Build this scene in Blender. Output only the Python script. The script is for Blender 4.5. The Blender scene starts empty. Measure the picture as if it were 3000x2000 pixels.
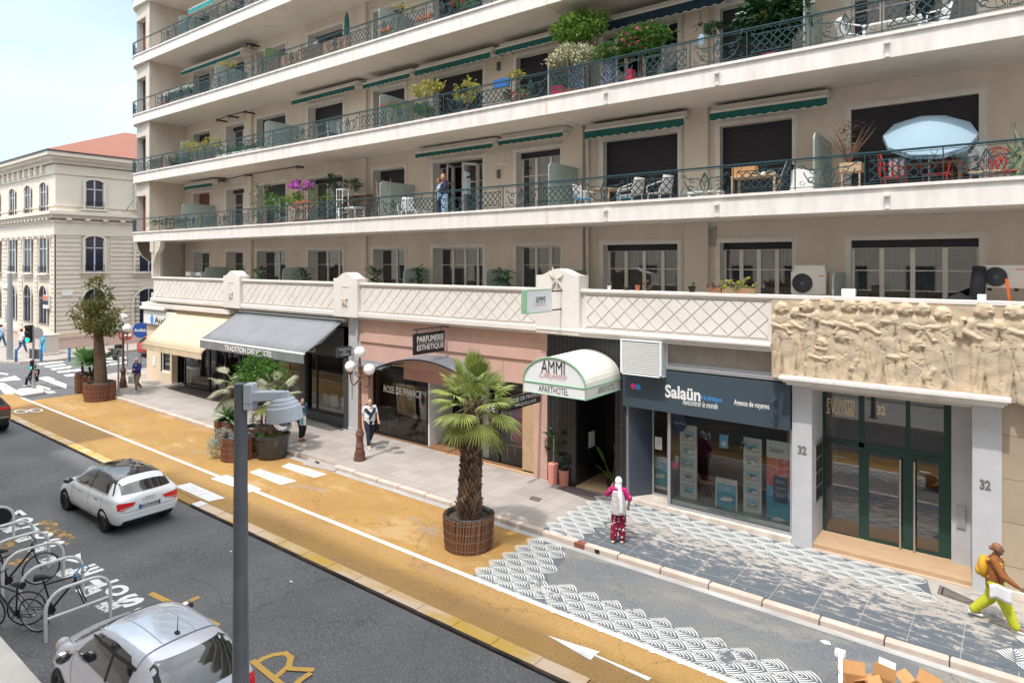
import bpy, bmesh, math, random
import numpy as np
from mathutils import Vector, Matrix, Euler
from mathutils.bvhtree import BVHTree
R = math.radians
rnd = random.Random(7)
sc = bpy.context.scene
COL = sc.collection
CAMZ = 7.2
FPX = 1927.0
TH = math.atan2(1485, FPX)
cam = bpy.data.cameras.new('camera')
cam_o = bpy.data.objects.new('camera', cam); COL.objects.link(cam_o)
cam.sensor_width = 36.0
cam.lens = FPX / 3000 * 36
cam.shift_y = -232 / 3000
cam.clip_end = 2000; cam.clip_start = 0.1
cam_o.location = (0, 0, CAMZ)
cam_o.rotation_euler = (R(90), 0, TH)
sc.camera = cam_o
sc.render.resolution_x = 1024; sc.render.resolution_y = 682
SUN_EL, SUN_X = 65.0, 0.03
sd = Vector((SUN_X, -math.cos(R(SUN_EL)), math.sin(R(SUN_EL)))).normalized()   # towards the sun
sun = bpy.data.lights.new('sun', 'SUN'); sun.energy = 2.45; sun.angle = R(1.2); sun.color = (1.0, .955, .90)
sun_o = bpy.data.objects.new('sun', sun); COL.objects.link(sun_o)
sun_o.rotation_euler = sd.to_track_quat('Z', 'Y').to_euler()
w = bpy.data.worlds.new('World'); sc.world = w; w.use_nodes = True
nt = w.node_tree
sky = nt.nodes.new('ShaderNodeTexSky'); sky.sky_type = 'NISHITA'; sky.sun_disc = False
sky.sun_elevation = R(SUN_EL); sky.sun_rotation = math.atan2(sd.x, sd.y)
sky.air_density = 1.0; sky.dust_density = 2.6; sky.ozone_density = 1.0; sky.altitude = 10
bg = nt.nodes['Background']; bg.inputs[1].default_value = 0.15
# thin high cloud veil mixed into the sky
tc = nt.nodes.new('ShaderNodeTexCoord'); mp = nt.nodes.new('ShaderNodeMapping'); mp.inputs['Scale'].default_value = (1.2, 1.2, 4.0)
ns = nt.nodes.new('ShaderNodeTexNoise'); ns.inputs['Scale'].default_value = 1.6; ns.inputs['Detail'].default_value = 6
rp = nt.nodes.new('ShaderNodeValToRGB'); rp.color_ramp.elements[0].position = .36; rp.color_ramp.elements[1].position = .66
rp.color_ramp.elements[0].color = (.52, .52, .52, 1); rp.color_ramp.elements[1].color = (.92, .92, .92, 1)
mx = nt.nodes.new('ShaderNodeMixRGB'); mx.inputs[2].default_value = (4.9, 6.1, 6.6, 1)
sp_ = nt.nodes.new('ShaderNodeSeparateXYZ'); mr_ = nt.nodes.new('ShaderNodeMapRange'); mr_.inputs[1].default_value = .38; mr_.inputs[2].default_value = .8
vm = nt.nodes.new('ShaderNodeMixRGB'); vm.inputs[1].default_value = (4.9, 6.1, 6.6, 1); vm.inputs[2].default_value = (19, 19.6, 20.2, 1)  # upper veil, out of view, made much brighter as added fill light
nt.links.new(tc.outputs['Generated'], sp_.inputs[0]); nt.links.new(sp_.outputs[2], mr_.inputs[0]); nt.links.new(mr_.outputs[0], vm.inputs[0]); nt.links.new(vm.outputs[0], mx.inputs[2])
nt.links.new(tc.outputs['Generated'], mp.inputs[0]); nt.links.new(mp.outputs[0], ns.inputs[0])
nt.links.new(ns.outputs[0], rp.inputs[0]); nt.links.new(rp.outputs[0], mx.inputs[0])
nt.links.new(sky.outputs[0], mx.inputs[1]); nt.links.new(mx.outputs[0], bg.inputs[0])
sc.view_settings.view_transform = 'Standard'; sc.view_settings.look = 'None'
sc.view_settings.exposure = 0.5; sc.view_settings.gamma = 1
sc.render.engine = 'CYCLES'
sc.cycles.max_bounces = 7; sc.cycles.transparent_max_bounces = 24
sc.cycles.glossy_bounces = 3; sc.cycles.transmission_bounces = 4; sc.cycles.diffuse_bounces = 3
def _ray(u, v):
 a = (u - 1500) / FPX; b = (768 - v) / FPX
 return Vector((-math.sin(TH) + math.cos(TH) * a, math.cos(TH) + math.sin(TH) * a, b))
SL = .009                                            # the street climbs gently to the left
def gz(x, h=0): return -SL * x + h
def F(u, v, Y):
 r = _ray(u, v); t = Y / r.y
 return Vector((t * r.x, Y, CAMZ + t * r.z))
def FX(u, Y): return F(u, 768, Y).x
def G(u, v, h=0):
 r = _ray(u, v); t = (-CAMZ + h) / (r.z + SL * r.x)
 return Vector((t * r.x, t * r.y, CAMZ + t * r.z))
def S(u, v, X):
 r = _ray(u, v); t = X / r.x
 return Vector((X, t * r.y, CAMZ + t * r.z))
def L(c):
 if isinstance(c, str):
  c = c.lstrip('#'); c = [int(c[i:i+2], 16) / 255 for i in (0, 2, 4)]
  return tuple(x / 12.92 if x <= .04045 else ((x + .055) / 1.055) ** 2.4 for x in c)
 return tuple(c)
def M(name, col, rough=.75, metal=0, col2=None, scale=3.0, detail=5, lo=.35, hi=.65, bump=0, bscale=60, spec=.4,
  stretch=(1, 1, 1), island=None, trans=0, emit=None, coat=0, alpha_noise=None, sheen=0):
 m = bpy.data.materials.new(name); m.use_nodes = True
 n = m.node_tree.nodes; l = m.node_tree.links; b = n['Principled BSDF']
 c = L(col)
 b.inputs['Base Color'].default_value = (*c, 1); b.inputs['Roughness'].default_value = rough
 b.inputs['Metallic'].default_value = metal; b.inputs['Specular IOR Level'].default_value = spec
 if coat: b.inputs['Coat Weight'].default_value = coat; b.inputs['Coat Roughness'].default_value = .03
 if emit: b.inputs['Emission Color'].default_value = (*L(emit[0]), 1); b.inputs['Emission Strength'].default_value = emit[1]
 t = n.new('ShaderNodeTexCoord'); mp = n.new('ShaderNodeMapping'); mp.inputs['Scale'].default_value = stretch
 l.new(t.outputs['Object'], mp.inputs[0])
 src = None
 if col2 is not None:
  ns = n.new('ShaderNodeTexNoise'); ns.inputs['Scale'].default_value = scale; ns.inputs['Detail'].default_value = detail
  ns.inputs['Roughness'].default_value = .6
  l.new(mp.outputs[0], ns.inputs[0])
  rp = n.new('ShaderNodeMapRange'); rp.inputs[1].default_value = lo; rp.inputs[2].default_value = hi
  l.new(ns.outputs[0], rp.inputs[0])
  mx = n.new('ShaderNodeMixRGB'); mx.inputs[1].default_value = (*c, 1); mx.inputs[2].default_value = (*L(col2), 1)
  l.new(rp.outputs[0], mx.inputs[0]); src = mx.outputs[0]
 if island is not None:
  g = n.new('ShaderNodeNewGeometry'); mx = n.new('ShaderNodeMixRGB')
  l.new(g.outputs['Random Per Island'], mx.inputs[0])
  if src: l.new(src, mx.inputs[1])
  else: mx.inputs[1].default_value = (*c, 1)
  mx.inputs[2].default_value = (*L(island), 1); src = mx.outputs[0]
 if src: l.new(src, b.inputs['Base Color'])
 if bump:
  nb = n.new('ShaderNodeTexNoise'); nb.inputs['Scale'].default_value = bscale; nb.inputs['Detail'].default_value = 4
  l.new(mp.outputs[0], nb.inputs[0])
  bp = n.new('ShaderNodeBump'); bp.inputs['Strength'].default_value = bump; bp.inputs['Distance'].default_value = .02
  l.new(nb.outputs[0], bp.inputs['Height']); l.new(bp.outputs[0], b.inputs['Normal'])
 if trans:
  tr = n.new('ShaderNodeBsdfTranslucent'); ms = n.new('ShaderNodeMixShader'); ms.inputs[0].default_value = trans
  if src: l.new(src, tr.inputs[0])
  else: tr.inputs[0].default_value = (*c, 1)
  l.new(b.outputs[0], ms.inputs[1]); l.new(tr.outputs[0], ms.inputs[2])
  l.new(ms.outputs[0], n['Material Output'].inputs[0])
 if alpha_noise:
  s_, lo_, hi_ = alpha_noise
  na = n.new('ShaderNodeTexNoise'); na.inputs['Scale'].default_value = s_; na.inputs['Detail'].default_value = 8; na.inputs['Roughness'].default_value = .75
  l.new(mp.outputs[0], na.inputs[0])
  r2 = n.new('ShaderNodeMapRange'); r2.inputs[1].default_value = lo_; r2.inputs[2].default_value = hi_
  l.new(na.outputs[0], r2.inputs[0])
  tb = n.new('ShaderNodeBsdfTransparent'); ms = n.new('ShaderNodeMixShader')
  l.new(r2.outputs[0], ms.inputs[0]); l.new(tb.outputs[0], ms.inputs[1]); l.new(b.outputs[0], ms.inputs[2])
  l.new(ms.outputs[0], n['Material Output'].inputs[0])
 return m
def glass(name, tint=(.6, .65, .65), refl=.16, rough=.02, gloss=(1, 1, 1)):
 m = bpy.data.materials.new(name); m.use_nodes = True
 n = m.node_tree.nodes; l = m.node_tree.links; n.remove(n['Principled BSDF'])
 tb = n.new('ShaderNodeBsdfTransparent'); tb.inputs[0].default_value = (*tint, 1)
 gl = n.new('ShaderNodeBsdfGlossy'); gl.inputs['Roughness'].default_value = rough; gl.inputs[0].default_value = (*gloss, 1)
 fr = n.new('ShaderNodeFresnel'); fr.inputs[0].default_value = 1.5
 ad = n.new('ShaderNodeMath'); ad.operation = 'ADD'; ad.inputs[1].default_value = refl; ad.use_clamp = True
 ms = n.new('ShaderNodeMixShader'); l.new(fr.outputs[0], ad.inputs[0]); l.new(ad.outputs[0], ms.inputs[0])
 l.new(tb.outputs[0], ms.inputs[1]); l.new(gl.outputs[0], ms.inputs[2]); l.new(ms.outputs[0], n['Material Output'].inputs[0])
 return m
def stripes(name, c1, c2, axis='X', freq=10, width=.5, rough=.7, distort=0):
 m = M(name, c1, rough); n = m.node_tree.nodes; l = m.node_tree.links; b = n['Principled BSDF']
 t = n.new('ShaderNodeTexCoord'); wv = n.new('ShaderNodeTexWave'); wv.bands_direction = axis
 wv.inputs['Scale'].default_value = freq; wv.inputs['Distortion'].default_value = distort; wv.inputs['Detail Scale'].default_value = 3
 rp = n.new('ShaderNodeValToRGB'); rp.color_ramp.interpolation = 'LINEAR'
 rp.color_ramp.elements[0].position = max(0, width - .12); rp.color_ramp.elements[1].position = min(1, width + .12)
 rp.color_ramp.elements[0].color = (*L(c1), 1); rp.color_ramp.elements[1].color = (*L(c2), 1)
 l.new(t.outputs['Object'], wv.inputs[0]); l.new(wv.outputs[0], rp.inputs[0]); l.new(rp.outputs[0], b.inputs['Base Color'])
 bp = n.new('ShaderNodeBump'); bp.inputs['Strength'].default_value = .5; bp.inputs['Distance'].default_value = .01
 l.new(wv.outputs[0], bp.inputs['Height']); l.new(bp.outputs[0], b.inputs['Normal'])
 return m
MT = {}
def mk(key, *a, **k): MT[key] = M(key, *a, **k); return MT[key]
mk('wall_tan', (.70, .60, .505), .9, col2=(.62, .53, .44), scale=1.1, detail=8, bump=.25, bscale=90, stretch=(1.2, 1.2, .5))
mk('wall_cream', (.62, .56, .49), .9, col2=(.55, .49, .42), scale=1.2, bump=.2, bscale=80)
mk('fascia', (.76, .72, .69), .85, col2=(.61, .57, .535), scale=1.6, detail=8, bump=.12, bscale=70, lo=.42, hi=.78, stretch=(2.2, 2.2, .45))
mk('soffit', (.72, .66, .59), .9, col2=(.66, .60, .53), scale=1.5, bump=.3, bscale=60)
mk('trim', (.74, .69, .63), .8, col2=(.66, .61, .55), scale=3)
mk('reveal', (.66, .62, .58), .85)
mk('white', (.8, .8, .79), .5)
mk('frame_white', (.74, .69, .65), .5)
mk('shutter', (.018, .016, .02), .55)
mk('shutter_red', (.16, .05, .045), .6)
mk('iron', (.008, .036, .046), .4, metal=.0, col2=(.016, .062, .072), scale=6, spec=.6)
mk('iron_black', (.018, .018, .022), .45)
mk('green_fabric', (.012, .12, .10), .8, col2=(.01, .09, .085), scale=2)
mk('cyan_fabric', (.03, .42, .40), .8)
mk('beige_metal', (.6, .55, .49), .5)
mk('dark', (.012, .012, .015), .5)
mk('black', (.008, .008, .01), .35, spec=.5)
mk('rubber', (.012, .012, .013), .8)
mk('grey_metal', (.13, .14, .16), .42, metal=.3, col2=(.10, .11, .13), scale=4)
mk('steel', (.55, .55, .55), .3, metal=.9)
mk('skin', (.56, .33, .24), .55); mk('skin_dark', (.17, .085, .055), .55); mk('skin_mid', (.38, .21, .14), .55)
mk('curtain', (.42, .41, .38), .9, col2=(.2, .2, .19), scale=1.2, stretch=(9, 9, .2))
mk('frost', (.42, .48, .44), .35, trans=.25, spec=.5)
mk('terracotta', (.38, .14, .08), .8)
mk('soil', (.05, .035, .025), .95, col2=(.09, .07, .05), scale=30)
mk('wood', (.30, .16, .08), .6, col2=(.22, .11, .06), scale=4, stretch=(1, 1, 10))
mk('wood_light', (.52, .36, .22), .6, col2=(.45, .3, .18), scale=4, stretch=(1, 8, 1))
mk('cardboard', (.50, .27, .11), .85, col2=(.45, .24, .10), scale=4)
MT['glass'] = glass('window_glass', (.42, .44, .46), .14)
MT['shop_glass'] = glass('shop_glass', (.93, .95, .95), .015)
MT['door_glass'] = glass('door_glass', (.42, .40, .38), .12)
MT['dome_glass'] = glass('dome_glass', (.25, .25, .27), .08)
class MB:
 def __init__(s): s.v = []; s.f = []; s.m = []
 def add(s, vs, fs, mi=0):
  o = len(s.v); s.v.extend([tuple(v) for v in vs])
  for f in fs: s.f.append(tuple(o + i for i in f)); s.m.append(mi)
  return s
 def quad(s, a, b, c, d, mi=0): return s.add([a, b, c, d], [(0, 1, 2, 3)], mi)
 def box(s, x0, x1, y0, y1, z0, z1, mi=0, mx=None):
  vs = [Vector((x, y, z)) for x in (x0, x1) for y in (y0, y1) for z in (z0, z1)]
  if mx is not None: vs = [mx @ v for v in vs]
  return s.add(vs, [(0, 1, 3, 2), (4, 6, 7, 5), (0, 4, 5, 1), (2, 3, 7, 6), (0, 2, 6, 4), (1, 5, 7, 3)], mi)
 def cbox(s, c, d, mi=0, rz=0, mx=None):
  m_ = Matrix.Translation(c) @ Matrix.Rotation(rz, 4, 'Z')
  if mx is not None: m_ = mx @ m_
  return s.box(-d[0]/2, d[0]/2, -d[1]/2, d[1]/2, -d[2]/2, d[2]/2, mi, m_)
 def tube(s, pts, r, n=6, mi=0, cap=True, closed=False):
  pts = [Vector(p) for p in pts]; N = len(pts)
  rr = list(r) if hasattr(r, '__len__') else [r] * N
  vs = []; up = None
  for i, p in enumerate(pts):
   if closed: d = pts[(i+1) % N] - pts[i-1]
   else: d = pts[min(i+1, N-1)] - pts[max(i-1, 0)]
   if d.length < 1e-9: d = Vector((0, 0, 1))
   d.normalize()
   if up is None: up = Vector((0, 0, 1)) if abs(d.z) < .9 else Vector((1, 0, 0))
   a = d.cross(up)
   if a.length < 1e-6: up = Vector((1, 0, 0)); a = d.cross(up)
   a.normalize(); b = a.cross(d).normalized(); up = b
   for k in range(n):
    t = 2 * math.pi * (k + .5) / n
    vs.append(p + (a * math.cos(t) + b * math.sin(t)) * rr[i])
  fs = []
  for i in range(N if closed else N - 1):
   j = (i + 1) % N
   for k in range(n): fs.append((i*n+k, i*n+(k+1) % n, j*n+(k+1) % n, j*n+k))
  if cap and not closed: fs.append(tuple(range(n-1, -1, -1))); fs.append(tuple((N-1)*n+k for k in range(n)))
  return s.add(vs, fs, mi)
 def lathe(s, prof, c=(0, 0, 0), n=16, mi=0, sx=1, sy=1, mx=None):
  vs = []; c = Vector(c)
  for (r, z) in prof:
   for k in range(n):
    t = 2 * math.pi * k / n
    p = c + Vector((r * sx * math.cos(t), r * sy * math.sin(t), z))
    vs.append(mx @ p if mx is not None else p)
  fs = [(i*n+k, i*n+(k+1) % n, (i+1)*n+(k+1) % n, (i+1)*n+k) for i in range(len(prof)-1) for k in range(n)]
  fs.append(tuple(range(n-1, -1, -1))); fs.append(tuple((len(prof)-1)*n+k for k in range(n)))
  return s.add(vs, fs, mi)
 def ball(s, c, r, n=10, mi=0, mx=None):
  rx, ry, rz_ = r if hasattr(r, '__len__') else (r, r, r)
  prof = [(math.sin(math.pi*i/n), -math.cos(math.pi*i/n)) for i in range(n+1)]
  prof[0] = (.001, -1); prof[-1] = (.001, 1)
  m_ = Matrix.Translation(c) @ (mx if mx is not None else Matrix()) @ Matrix.Diagonal((rx, ry, rz_, 1))
  return s.lathe(prof, n=max(8, n+2), mi=mi, mx=m_)
 def prism(s, poly, z0, z1, mi=0, mx=None):
  n = len(poly); vs = [Vector((p[0], p[1], z0)) for p in poly] + [Vector((p[0], p[1], z1)) for p in poly]
  if mx is not None: vs = [mx @ v for v in vs]
  fs = [tuple(range(n-1, -1, -1)), tuple(range(n, 2*n))] + [(i, (i+1) % n, n+(i+1) % n, n+i) for i in range(n)]
  return s.add(vs, fs, mi)
 def grid(s, fn, nu, nv, mi=0, wrap=False):
  vs = [fn(i/(nu if wrap else nu-1), j/(nv-1)) for i in range(nu) for j in range(nv)]
  fs = []
  for i in range(nu if wrap else nu-1):
   for j in range(nv-1):
    a = i*nv+j; b = ((i+1) % nu)*nv+j
    fs.append((a, b, b+1, a+1))
  return s.add(vs, fs, mi)
 def build(s, name, mats, parent=None, smooth=False, bevel=0, world=False, label=None, sub=0):
  me = bpy.data.meshes.new(name)
  off = Vector((0, 0, 0))
  if world and parent is not None:
   p = parent
   while p is not None: off += Vector(p.location); p = p.parent
  me.from_pydata([tuple(Vector(v) - off) for v in s.v] if world else s.v, [], s.f)
  if not isinstance(mats, (list, tuple)): mats = [mats]
  for m in mats: me.materials.append(MT[m] if isinstance(m, str) else m)
  me.polygons.foreach_set('material_index', s.m)
  if smooth:
   me.polygons.foreach_set('use_smooth', [True] * len(s.f))
   me.set_sharp_from_angle(angle=R(smooth if smooth is not True else 50))
  me.update()
  o = bpy.data.objects.new(name, me); COL.objects.link(o)
  if parent is not None: o.parent = parent
  if bevel:
   b = o.modifiers.new('bevel', 'BEVEL'); b.width = bevel; b.segments = 2; b.limit_method = 'ANGLE'
  if sub:
   b = o.modifiers.new('sub', 'SUBSURF'); b.levels = sub; b.render_levels = sub
  if label: o['label'] = label
  return o
def tag(o, label, cat, group=None):
 o['label'] = label; o['category'] = cat
 if group: o['group'] = group
 return o
def struct(o, kind='structure'): o['kind'] = kind; return o
def thing(name, label, cat, loc=(0, 0, 0), rz=0, group=None):
 o = bpy.data.objects.new(name, None); COL.objects.link(o); o.empty_display_size = .2
 o.location = loc; o.rotation_euler = (0, 0, rz)
 return tag(o, label, cat, group)
def dup(root, loc, rz=0, label=None, scale=None):
 r = root.copy(); COL.objects.link(r); r.location = loc; r.rotation_euler = (0, 0, rz)
 if label: r['label'] = label
 if scale: r.scale = (scale,) * 3
 for ch in [c for c in root.children]:
  c = ch.copy(); COL.objects.link(c); c.parent = r
  for g in ch.children:
   d = g.copy(); COL.objects.link(d); d.parent = c
 return r
_tcache = {}
def text_geo(s, shear=0, bold=0, spacing=1):
 k = (s, shear, bold, spacing)
 if k in _tcache: return _tcache[k]
 c = bpy.data.curves.new('t', 'FONT'); c.body = s; c.size = 1; c.shear = shear; c.offset = bold; c.resolution_u = 3; c.space_character = spacing
 o = bpy.data.objects.new('t', c); COL.objects.link(o)
 dg = bpy.context.evaluated_depsgraph_get(); e = o.evaluated_get(dg); me = e.to_mesh()
 vs = [Vector(v.co) for v in me.vertices]; fs = [tuple(p.vertices) for p in me.polygons]
 e.to_mesh_clear(); bpy.data.objects.remove(o); bpy.data.curves.remove(c)
 x0 = min(v.x for v in vs); x1 = max(v.x for v in vs); y0 = min(v.y for v in vs); y1 = max(v.y for v in vs)
 vs = [Vector(((v.x-x0)/(x1-x0), (v.y-y0)/(y1-y0), 0)) for v in vs]
 _tcache[k] = (vs, fs); return vs, fs
def text(mb, s, o, ux, uy, mi=0, shear=0, bold=0, spacing=1, th=0):
 """flat lettering filling the parallelogram o, o+ux, o+uy"""
 vs, fs = text_geo(s, shear, bold, spacing)
 o, ux, uy = Vector(o), Vector(ux), Vector(uy)
 mb.add([o + ux * v.x + uy * v.y for v in vs], fs, mi)
def textF(mb, s, u0, v0, u1, v1, Y, h, mi=0, **k):
 """lettering on the plane Y from baseline start to baseline end (survey marks), cap height h metres"""
 a, b = F(u0, v0, Y), F(u1, v1, Y)
 b.z = a.z = (a.z + b.z) / 2
 text(mb, s, a, b - a, (0, 0, h), mi, **k)
# leaves -----------------------------------------------------------
def leaf(mb, p, d, l, w_, mi=0, up=None, fold=.25):
 d = Vector(d).normalized(); up = up or Vector((rnd.uniform(-1, 1), rnd.uniform(-1, 1), rnd.uniform(.2, 1)))
 a = d.cross(up)
 if a.length < 1e-3: a = Vector((1, 0, 0))
 a.normalize(); n = a.cross(d)
 p = Vector(p); q = p + d * l - n * l * .12; m_ = p + d * l * .5 + n * l * .04
 mb.add([p, m_ + a * w_/2 + n*w_*fold, q, m_ - a * w_/2 + n*w_*fold], [(0, 1, 2), (0, 2, 3)], mi)
def clump(mb, c, r, n, l, w_, mi=0, out=.6, hollow=.35, gaps=0, seed=None):
 """leaves through the volume of an ellipsoid, gathered in tufts"""
 q = random.Random(seed if seed is not None else rnd.random())
 c = Vector(c); r = Vector(r if hasattr(r, '__len__') else (r, r, r))
 nt_ = max(6, n // 14)
 tufts = []
 for i in range(nt_):
  while True:
   v = Vector((q.uniform(-1, 1), q.uniform(-1, 1), q.uniform(-1, 1)))
   if hollow < v.length < 1: break
  tufts.append(v)
 for i in range(n):
  t = tufts[q.randrange(nt_)]
  v = t + Vector((q.gauss(0, 1), q.gauss(0, 1), q.gauss(0, 1))) * .13
  p = c + Vector((v.x*r.x, v.y*r.y, v.z*r.z))
  d = t.normalized() * out + Vector((q.uniform(-1, 1), q.uniform(-1, 1), q.uniform(-.8, 1)))
  leaf(mb, p, d, l * q.uniform(.6, 1.3), w_ * q.uniform(.7, 1.2), mi, Vector((q.uniform(-1, 1), q.uniform(-1, 1), q.uniform(.1, 1))))
# ================================================================ GROUND
def asphalt(name, c1, c2, speck, worn=None, wscale=.35, crack=True, tread=None):
 m = M(name, c1, .88, col2=c2, scale=.55, detail=6, lo=.38, hi=.64)
 n = m.node_tree.nodes; l = m.node_tree.links; b = n['Principled BSDF']
 src = b.inputs['Base Color'].links[0].from_socket
 t = n.new('ShaderNodeTexCoord')
 def mixin(fac, col, src, blend='MIX'):
  mx = n.new('ShaderNodeMixRGB'); mx.blend_type = blend
  l.new(fac, mx.inputs[0]); l.new(src, mx.inputs[1]); mx.inputs[2].default_value = (*L(col), 1); return mx.outputs[0]
 def noise(scale, lo, hi, stretch=(1, 1, 1), detail=4, rough=.6):
  mp = n.new('ShaderNodeMapping'); mp.inputs['Scale'].default_value = stretch; l.new(t.outputs['Object'], mp.inputs[0])
  ns = n.new('ShaderNodeTexNoise'); ns.inputs['Scale'].default_value = scale; ns.inputs['Detail'].default_value = detail; ns.inputs['Roughness'].default_value = rough
  l.new(mp.outputs[0], ns.inputs[0]); r = n.new('ShaderNodeMapRange'); r.inputs[1].default_value = lo; r.inputs[2].default_value = hi
  l.new(ns.outputs[0], r.inputs[0]); return r.outputs[0]
 if worn:
  for col, s_, lo, hi in worn: src = mixin(noise(s_, lo, hi, (.6, 1.3, 1), 9, .7), col, src)
 if tread: src = mixin(noise(3.0, .46, .72, (.07, 1.6, 1), 5), tread, src)
 src = mixin(noise(38, .54, .76, detail=3, rough=.7), speck, src)
 src = mixin(noise(30, .56, .78, (1.1, 1, 1), 3), tuple(x * .35 for x in L(c1)), src)
 if crack:
  v = n.new('ShaderNodeTexVoronoi'); v.feature = 'DISTANCE_TO_EDGE'; v.inputs['Scale'].default_value = .32
  wp = n.new('ShaderNodeTexNoise'); wp.inputs['Scale'].default_value = 2.2; wp.inputs['Detail'].default_value = 5
  ad = n.new('ShaderNodeMixRGB'); ad.blend_type = 'LINEAR_LIGHT'; ad.inputs[0].default_value = .35
  l.new(t.outputs['Object'], ad.inputs[1]); l.new(t.outputs['Object'], wp.inputs[0]); l.new(wp.outputs['Color'], ad.inputs[2]); l.new(ad.outputs[0], v.inputs[0])
  r = n.new('ShaderNodeMapRange'); r.inputs[1].default_value = 0; r.inputs[2].default_value = .006; r.inputs[3].default_value = .5; r.inputs[4].default_value = 0
  l.new(v.outputs[0], r.inputs[0]); src = mixin(r.outputs[0], tuple(x * .3 for x in L(c1)), src)
 l.new(src, b.inputs['Base Color'])
 nb = n.new('ShaderNodeTexNoise'); nb.inputs['Scale'].default_value = 45; nb.inputs['Detail'].default_value = 3
 l.new(t.outputs['Object'], nb.inputs[0])
 bp = n.new('ShaderNodeBump'); bp.inputs['Strength'].default_value = .5; bp.inputs['Distance'].default_value = .02
 l.new(nb.outputs[0], bp.inputs['Height']); l.new(bp.outputs[0], b.inputs['Normal'])
 return m
MT['asphalt'] = asphalt('asphalt', (.12, .12, .125), (.088, .088, .093), (.36, .36, .37))
MT['asphalt_far'] = asphalt('asphalt_far', (.125, .125, .13), (.095, .095, .10), (.20, .20, .20))
MT['painted_grey'] = asphalt('painted_grey', (.125, .135, .15), (.17, .17, .165), (.30, .29, .26), worn=[((.25, .235, .20), .9, .50, .66)])
MT['orange'] = asphalt('orange_paint', (.37, .215, .060), (.32, .18, .055), (.43, .28, .13), worn=[((.42, .28, .13), .55, .54, .62), ((.30, .24, .18), .9, .60, .68), ((.42, .25, .12), 1.6, .55, .70)])
MT['orange_lane'] = asphalt('orange_lane', (.36, .215, .065), (.30, .175, .055), (.56, .34, .16), worn=[((.22, .15, .09), .9, .56, .75)], tread=(.30, .18, .085))
def tiles(name, c1, c2, mortar, size, paint=None):
 m = M(name, c1, .85); n = m.node_tree.nodes; l = m.node_tree.links; b = n['Principled BSDF']
 t = n.new('ShaderNodeTexCoord'); br = n.new('ShaderNodeTexBrick'); br.offset = 0; br.squash = 1
 br.inputs['Scale'].default_value = 1; br.inputs['Brick Width'].default_value = size[0]; br.inputs['Row Height'].default_value = size[1]
 br.inputs['Mortar Size'].default_value = .009; br.inputs['Color1'].default_value = (*L(c1), 1); br.inputs['Color2'].default_value = (*L(c2), 1); br.inputs['Mortar'].default_value = (*L(mortar), 1)
 l.new(t.outputs['Object'], br.inputs[0]); src = br.outputs[0]
 def noise(scale, lo, hi, stretch=(1, 1, 1), rough=.6, detail=6):
  mp = n.new('ShaderNodeMapping'); mp.inputs['Scale'].default_value = stretch; l.new(t.outputs['Object'], mp.inputs[0])
  ns = n.new('ShaderNodeTexNoise'); ns.inputs['Scale'].default_value = scale; ns.inputs['Detail'].default_value = detail; ns.inputs['Roughness'].default_value = rough
  l.new(mp.outputs[0], ns.inputs[0]); r = n.new('ShaderNodeMapRange'); r.inputs[1].default_value = lo; r.inputs[2].default_value = hi
  l.new(ns.outputs[0], r.inputs[0]); return ns, r
 _, r = noise(.7, .42, .68); mx = n.new('ShaderNodeMixRGB'); mx.blend_type = 'MULTIPLY'; mx.inputs[2].default_value = (.82, .80, .79, 1)
 l.new(r.outputs[0], mx.inputs[0]); l.new(src, mx.inputs[1]); src = mx.outputs[0]
 _, r = noise(9, .66, .74); mx = n.new('ShaderNodeMixRGB'); mx.inputs[2].default_value = (.16, .15, .14, 1)
 l.new(r.outputs[0], mx.inputs[0]); l.new(src, mx.inputs[1]); src = mx.outputs[0]
 if paint:
  # worn blue grey paint: sounder towards the kerb
  sep = n.new('ShaderNodeSeparateXYZ'); l.new(t.outputs['Object'], sep.inputs[0])
  ns, _ = noise(3.6, 0, 1, (.8, 1.9, 1), .80, 10)
  g = n.new('ShaderNodeMapRange'); g.inputs[1].default_value = 13.9; g.inputs[2].default_value = 16.9; g.inputs[3].default_value = .12; g.inputs[4].default_value = -.09
  l.new(sep.outputs['Y'], g.inputs[0]); ad = n.new('ShaderNodeMath'); ad.operation = 'ADD'; l.new(ns.outputs[0], ad.inputs[0]); l.new(g.outputs[0], ad.inputs[1])
  r = n.new('ShaderNodeMapRange'); r.inputs[1].default_value = .50; r.inputs[2].default_value = .53; l.new(ad.outputs[0], r.inputs[0])
  mm = n.new('ShaderNodeMath'); mm.operation = 'MULTIPLY'; l.new(r.outputs[0], mm.inputs[0])
  inv = n.new('ShaderNodeMapRange'); inv.inputs[3].default_value = 1; inv.inputs[4].default_value = .35; l.new(br.outputs['Fac'], inv.inputs[0]); l.new(inv.outputs[0], mm.inputs[1])
  mx = n.new('ShaderNodeMixRGB'); mx.inputs[2].default_value = (*L(paint), 1); l.new(mm.outputs[0], mx.inputs[0]); l.new(src, mx.inputs[1]); src = mx.outputs[0]
 l.new(src, b.inputs['Base Color']); return m
MT['paving'] = tiles('paving', (.34, .305, .28), (.385, .345, .315), (.26, .23, .21), (.6, .6))
MT['paving_painted'] = tiles('paving_painted', (.37, .335, .30), (.40, .365, .33), (.38, .345, .31), (.82, .62), paint=(.095, .112, .13))
mk('kerb_stone', (.47, .37, .31), .8, col2=(.56, .48, .42), scale=2.5, detail=7, bump=.2, bscale=40)
mk('kerb_black', (.016, .013, .012), .8, col2=(.07, .05, .04), scale=2.5, detail=7, stretch=(.5, 1, 1))
mk('kerb_yellow', (.50, .32, .07), .85, col2=(.58, .44, .33), scale=1.4, detail=8, lo=.42, hi=.6, stretch=(.4, 1, 1))
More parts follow.
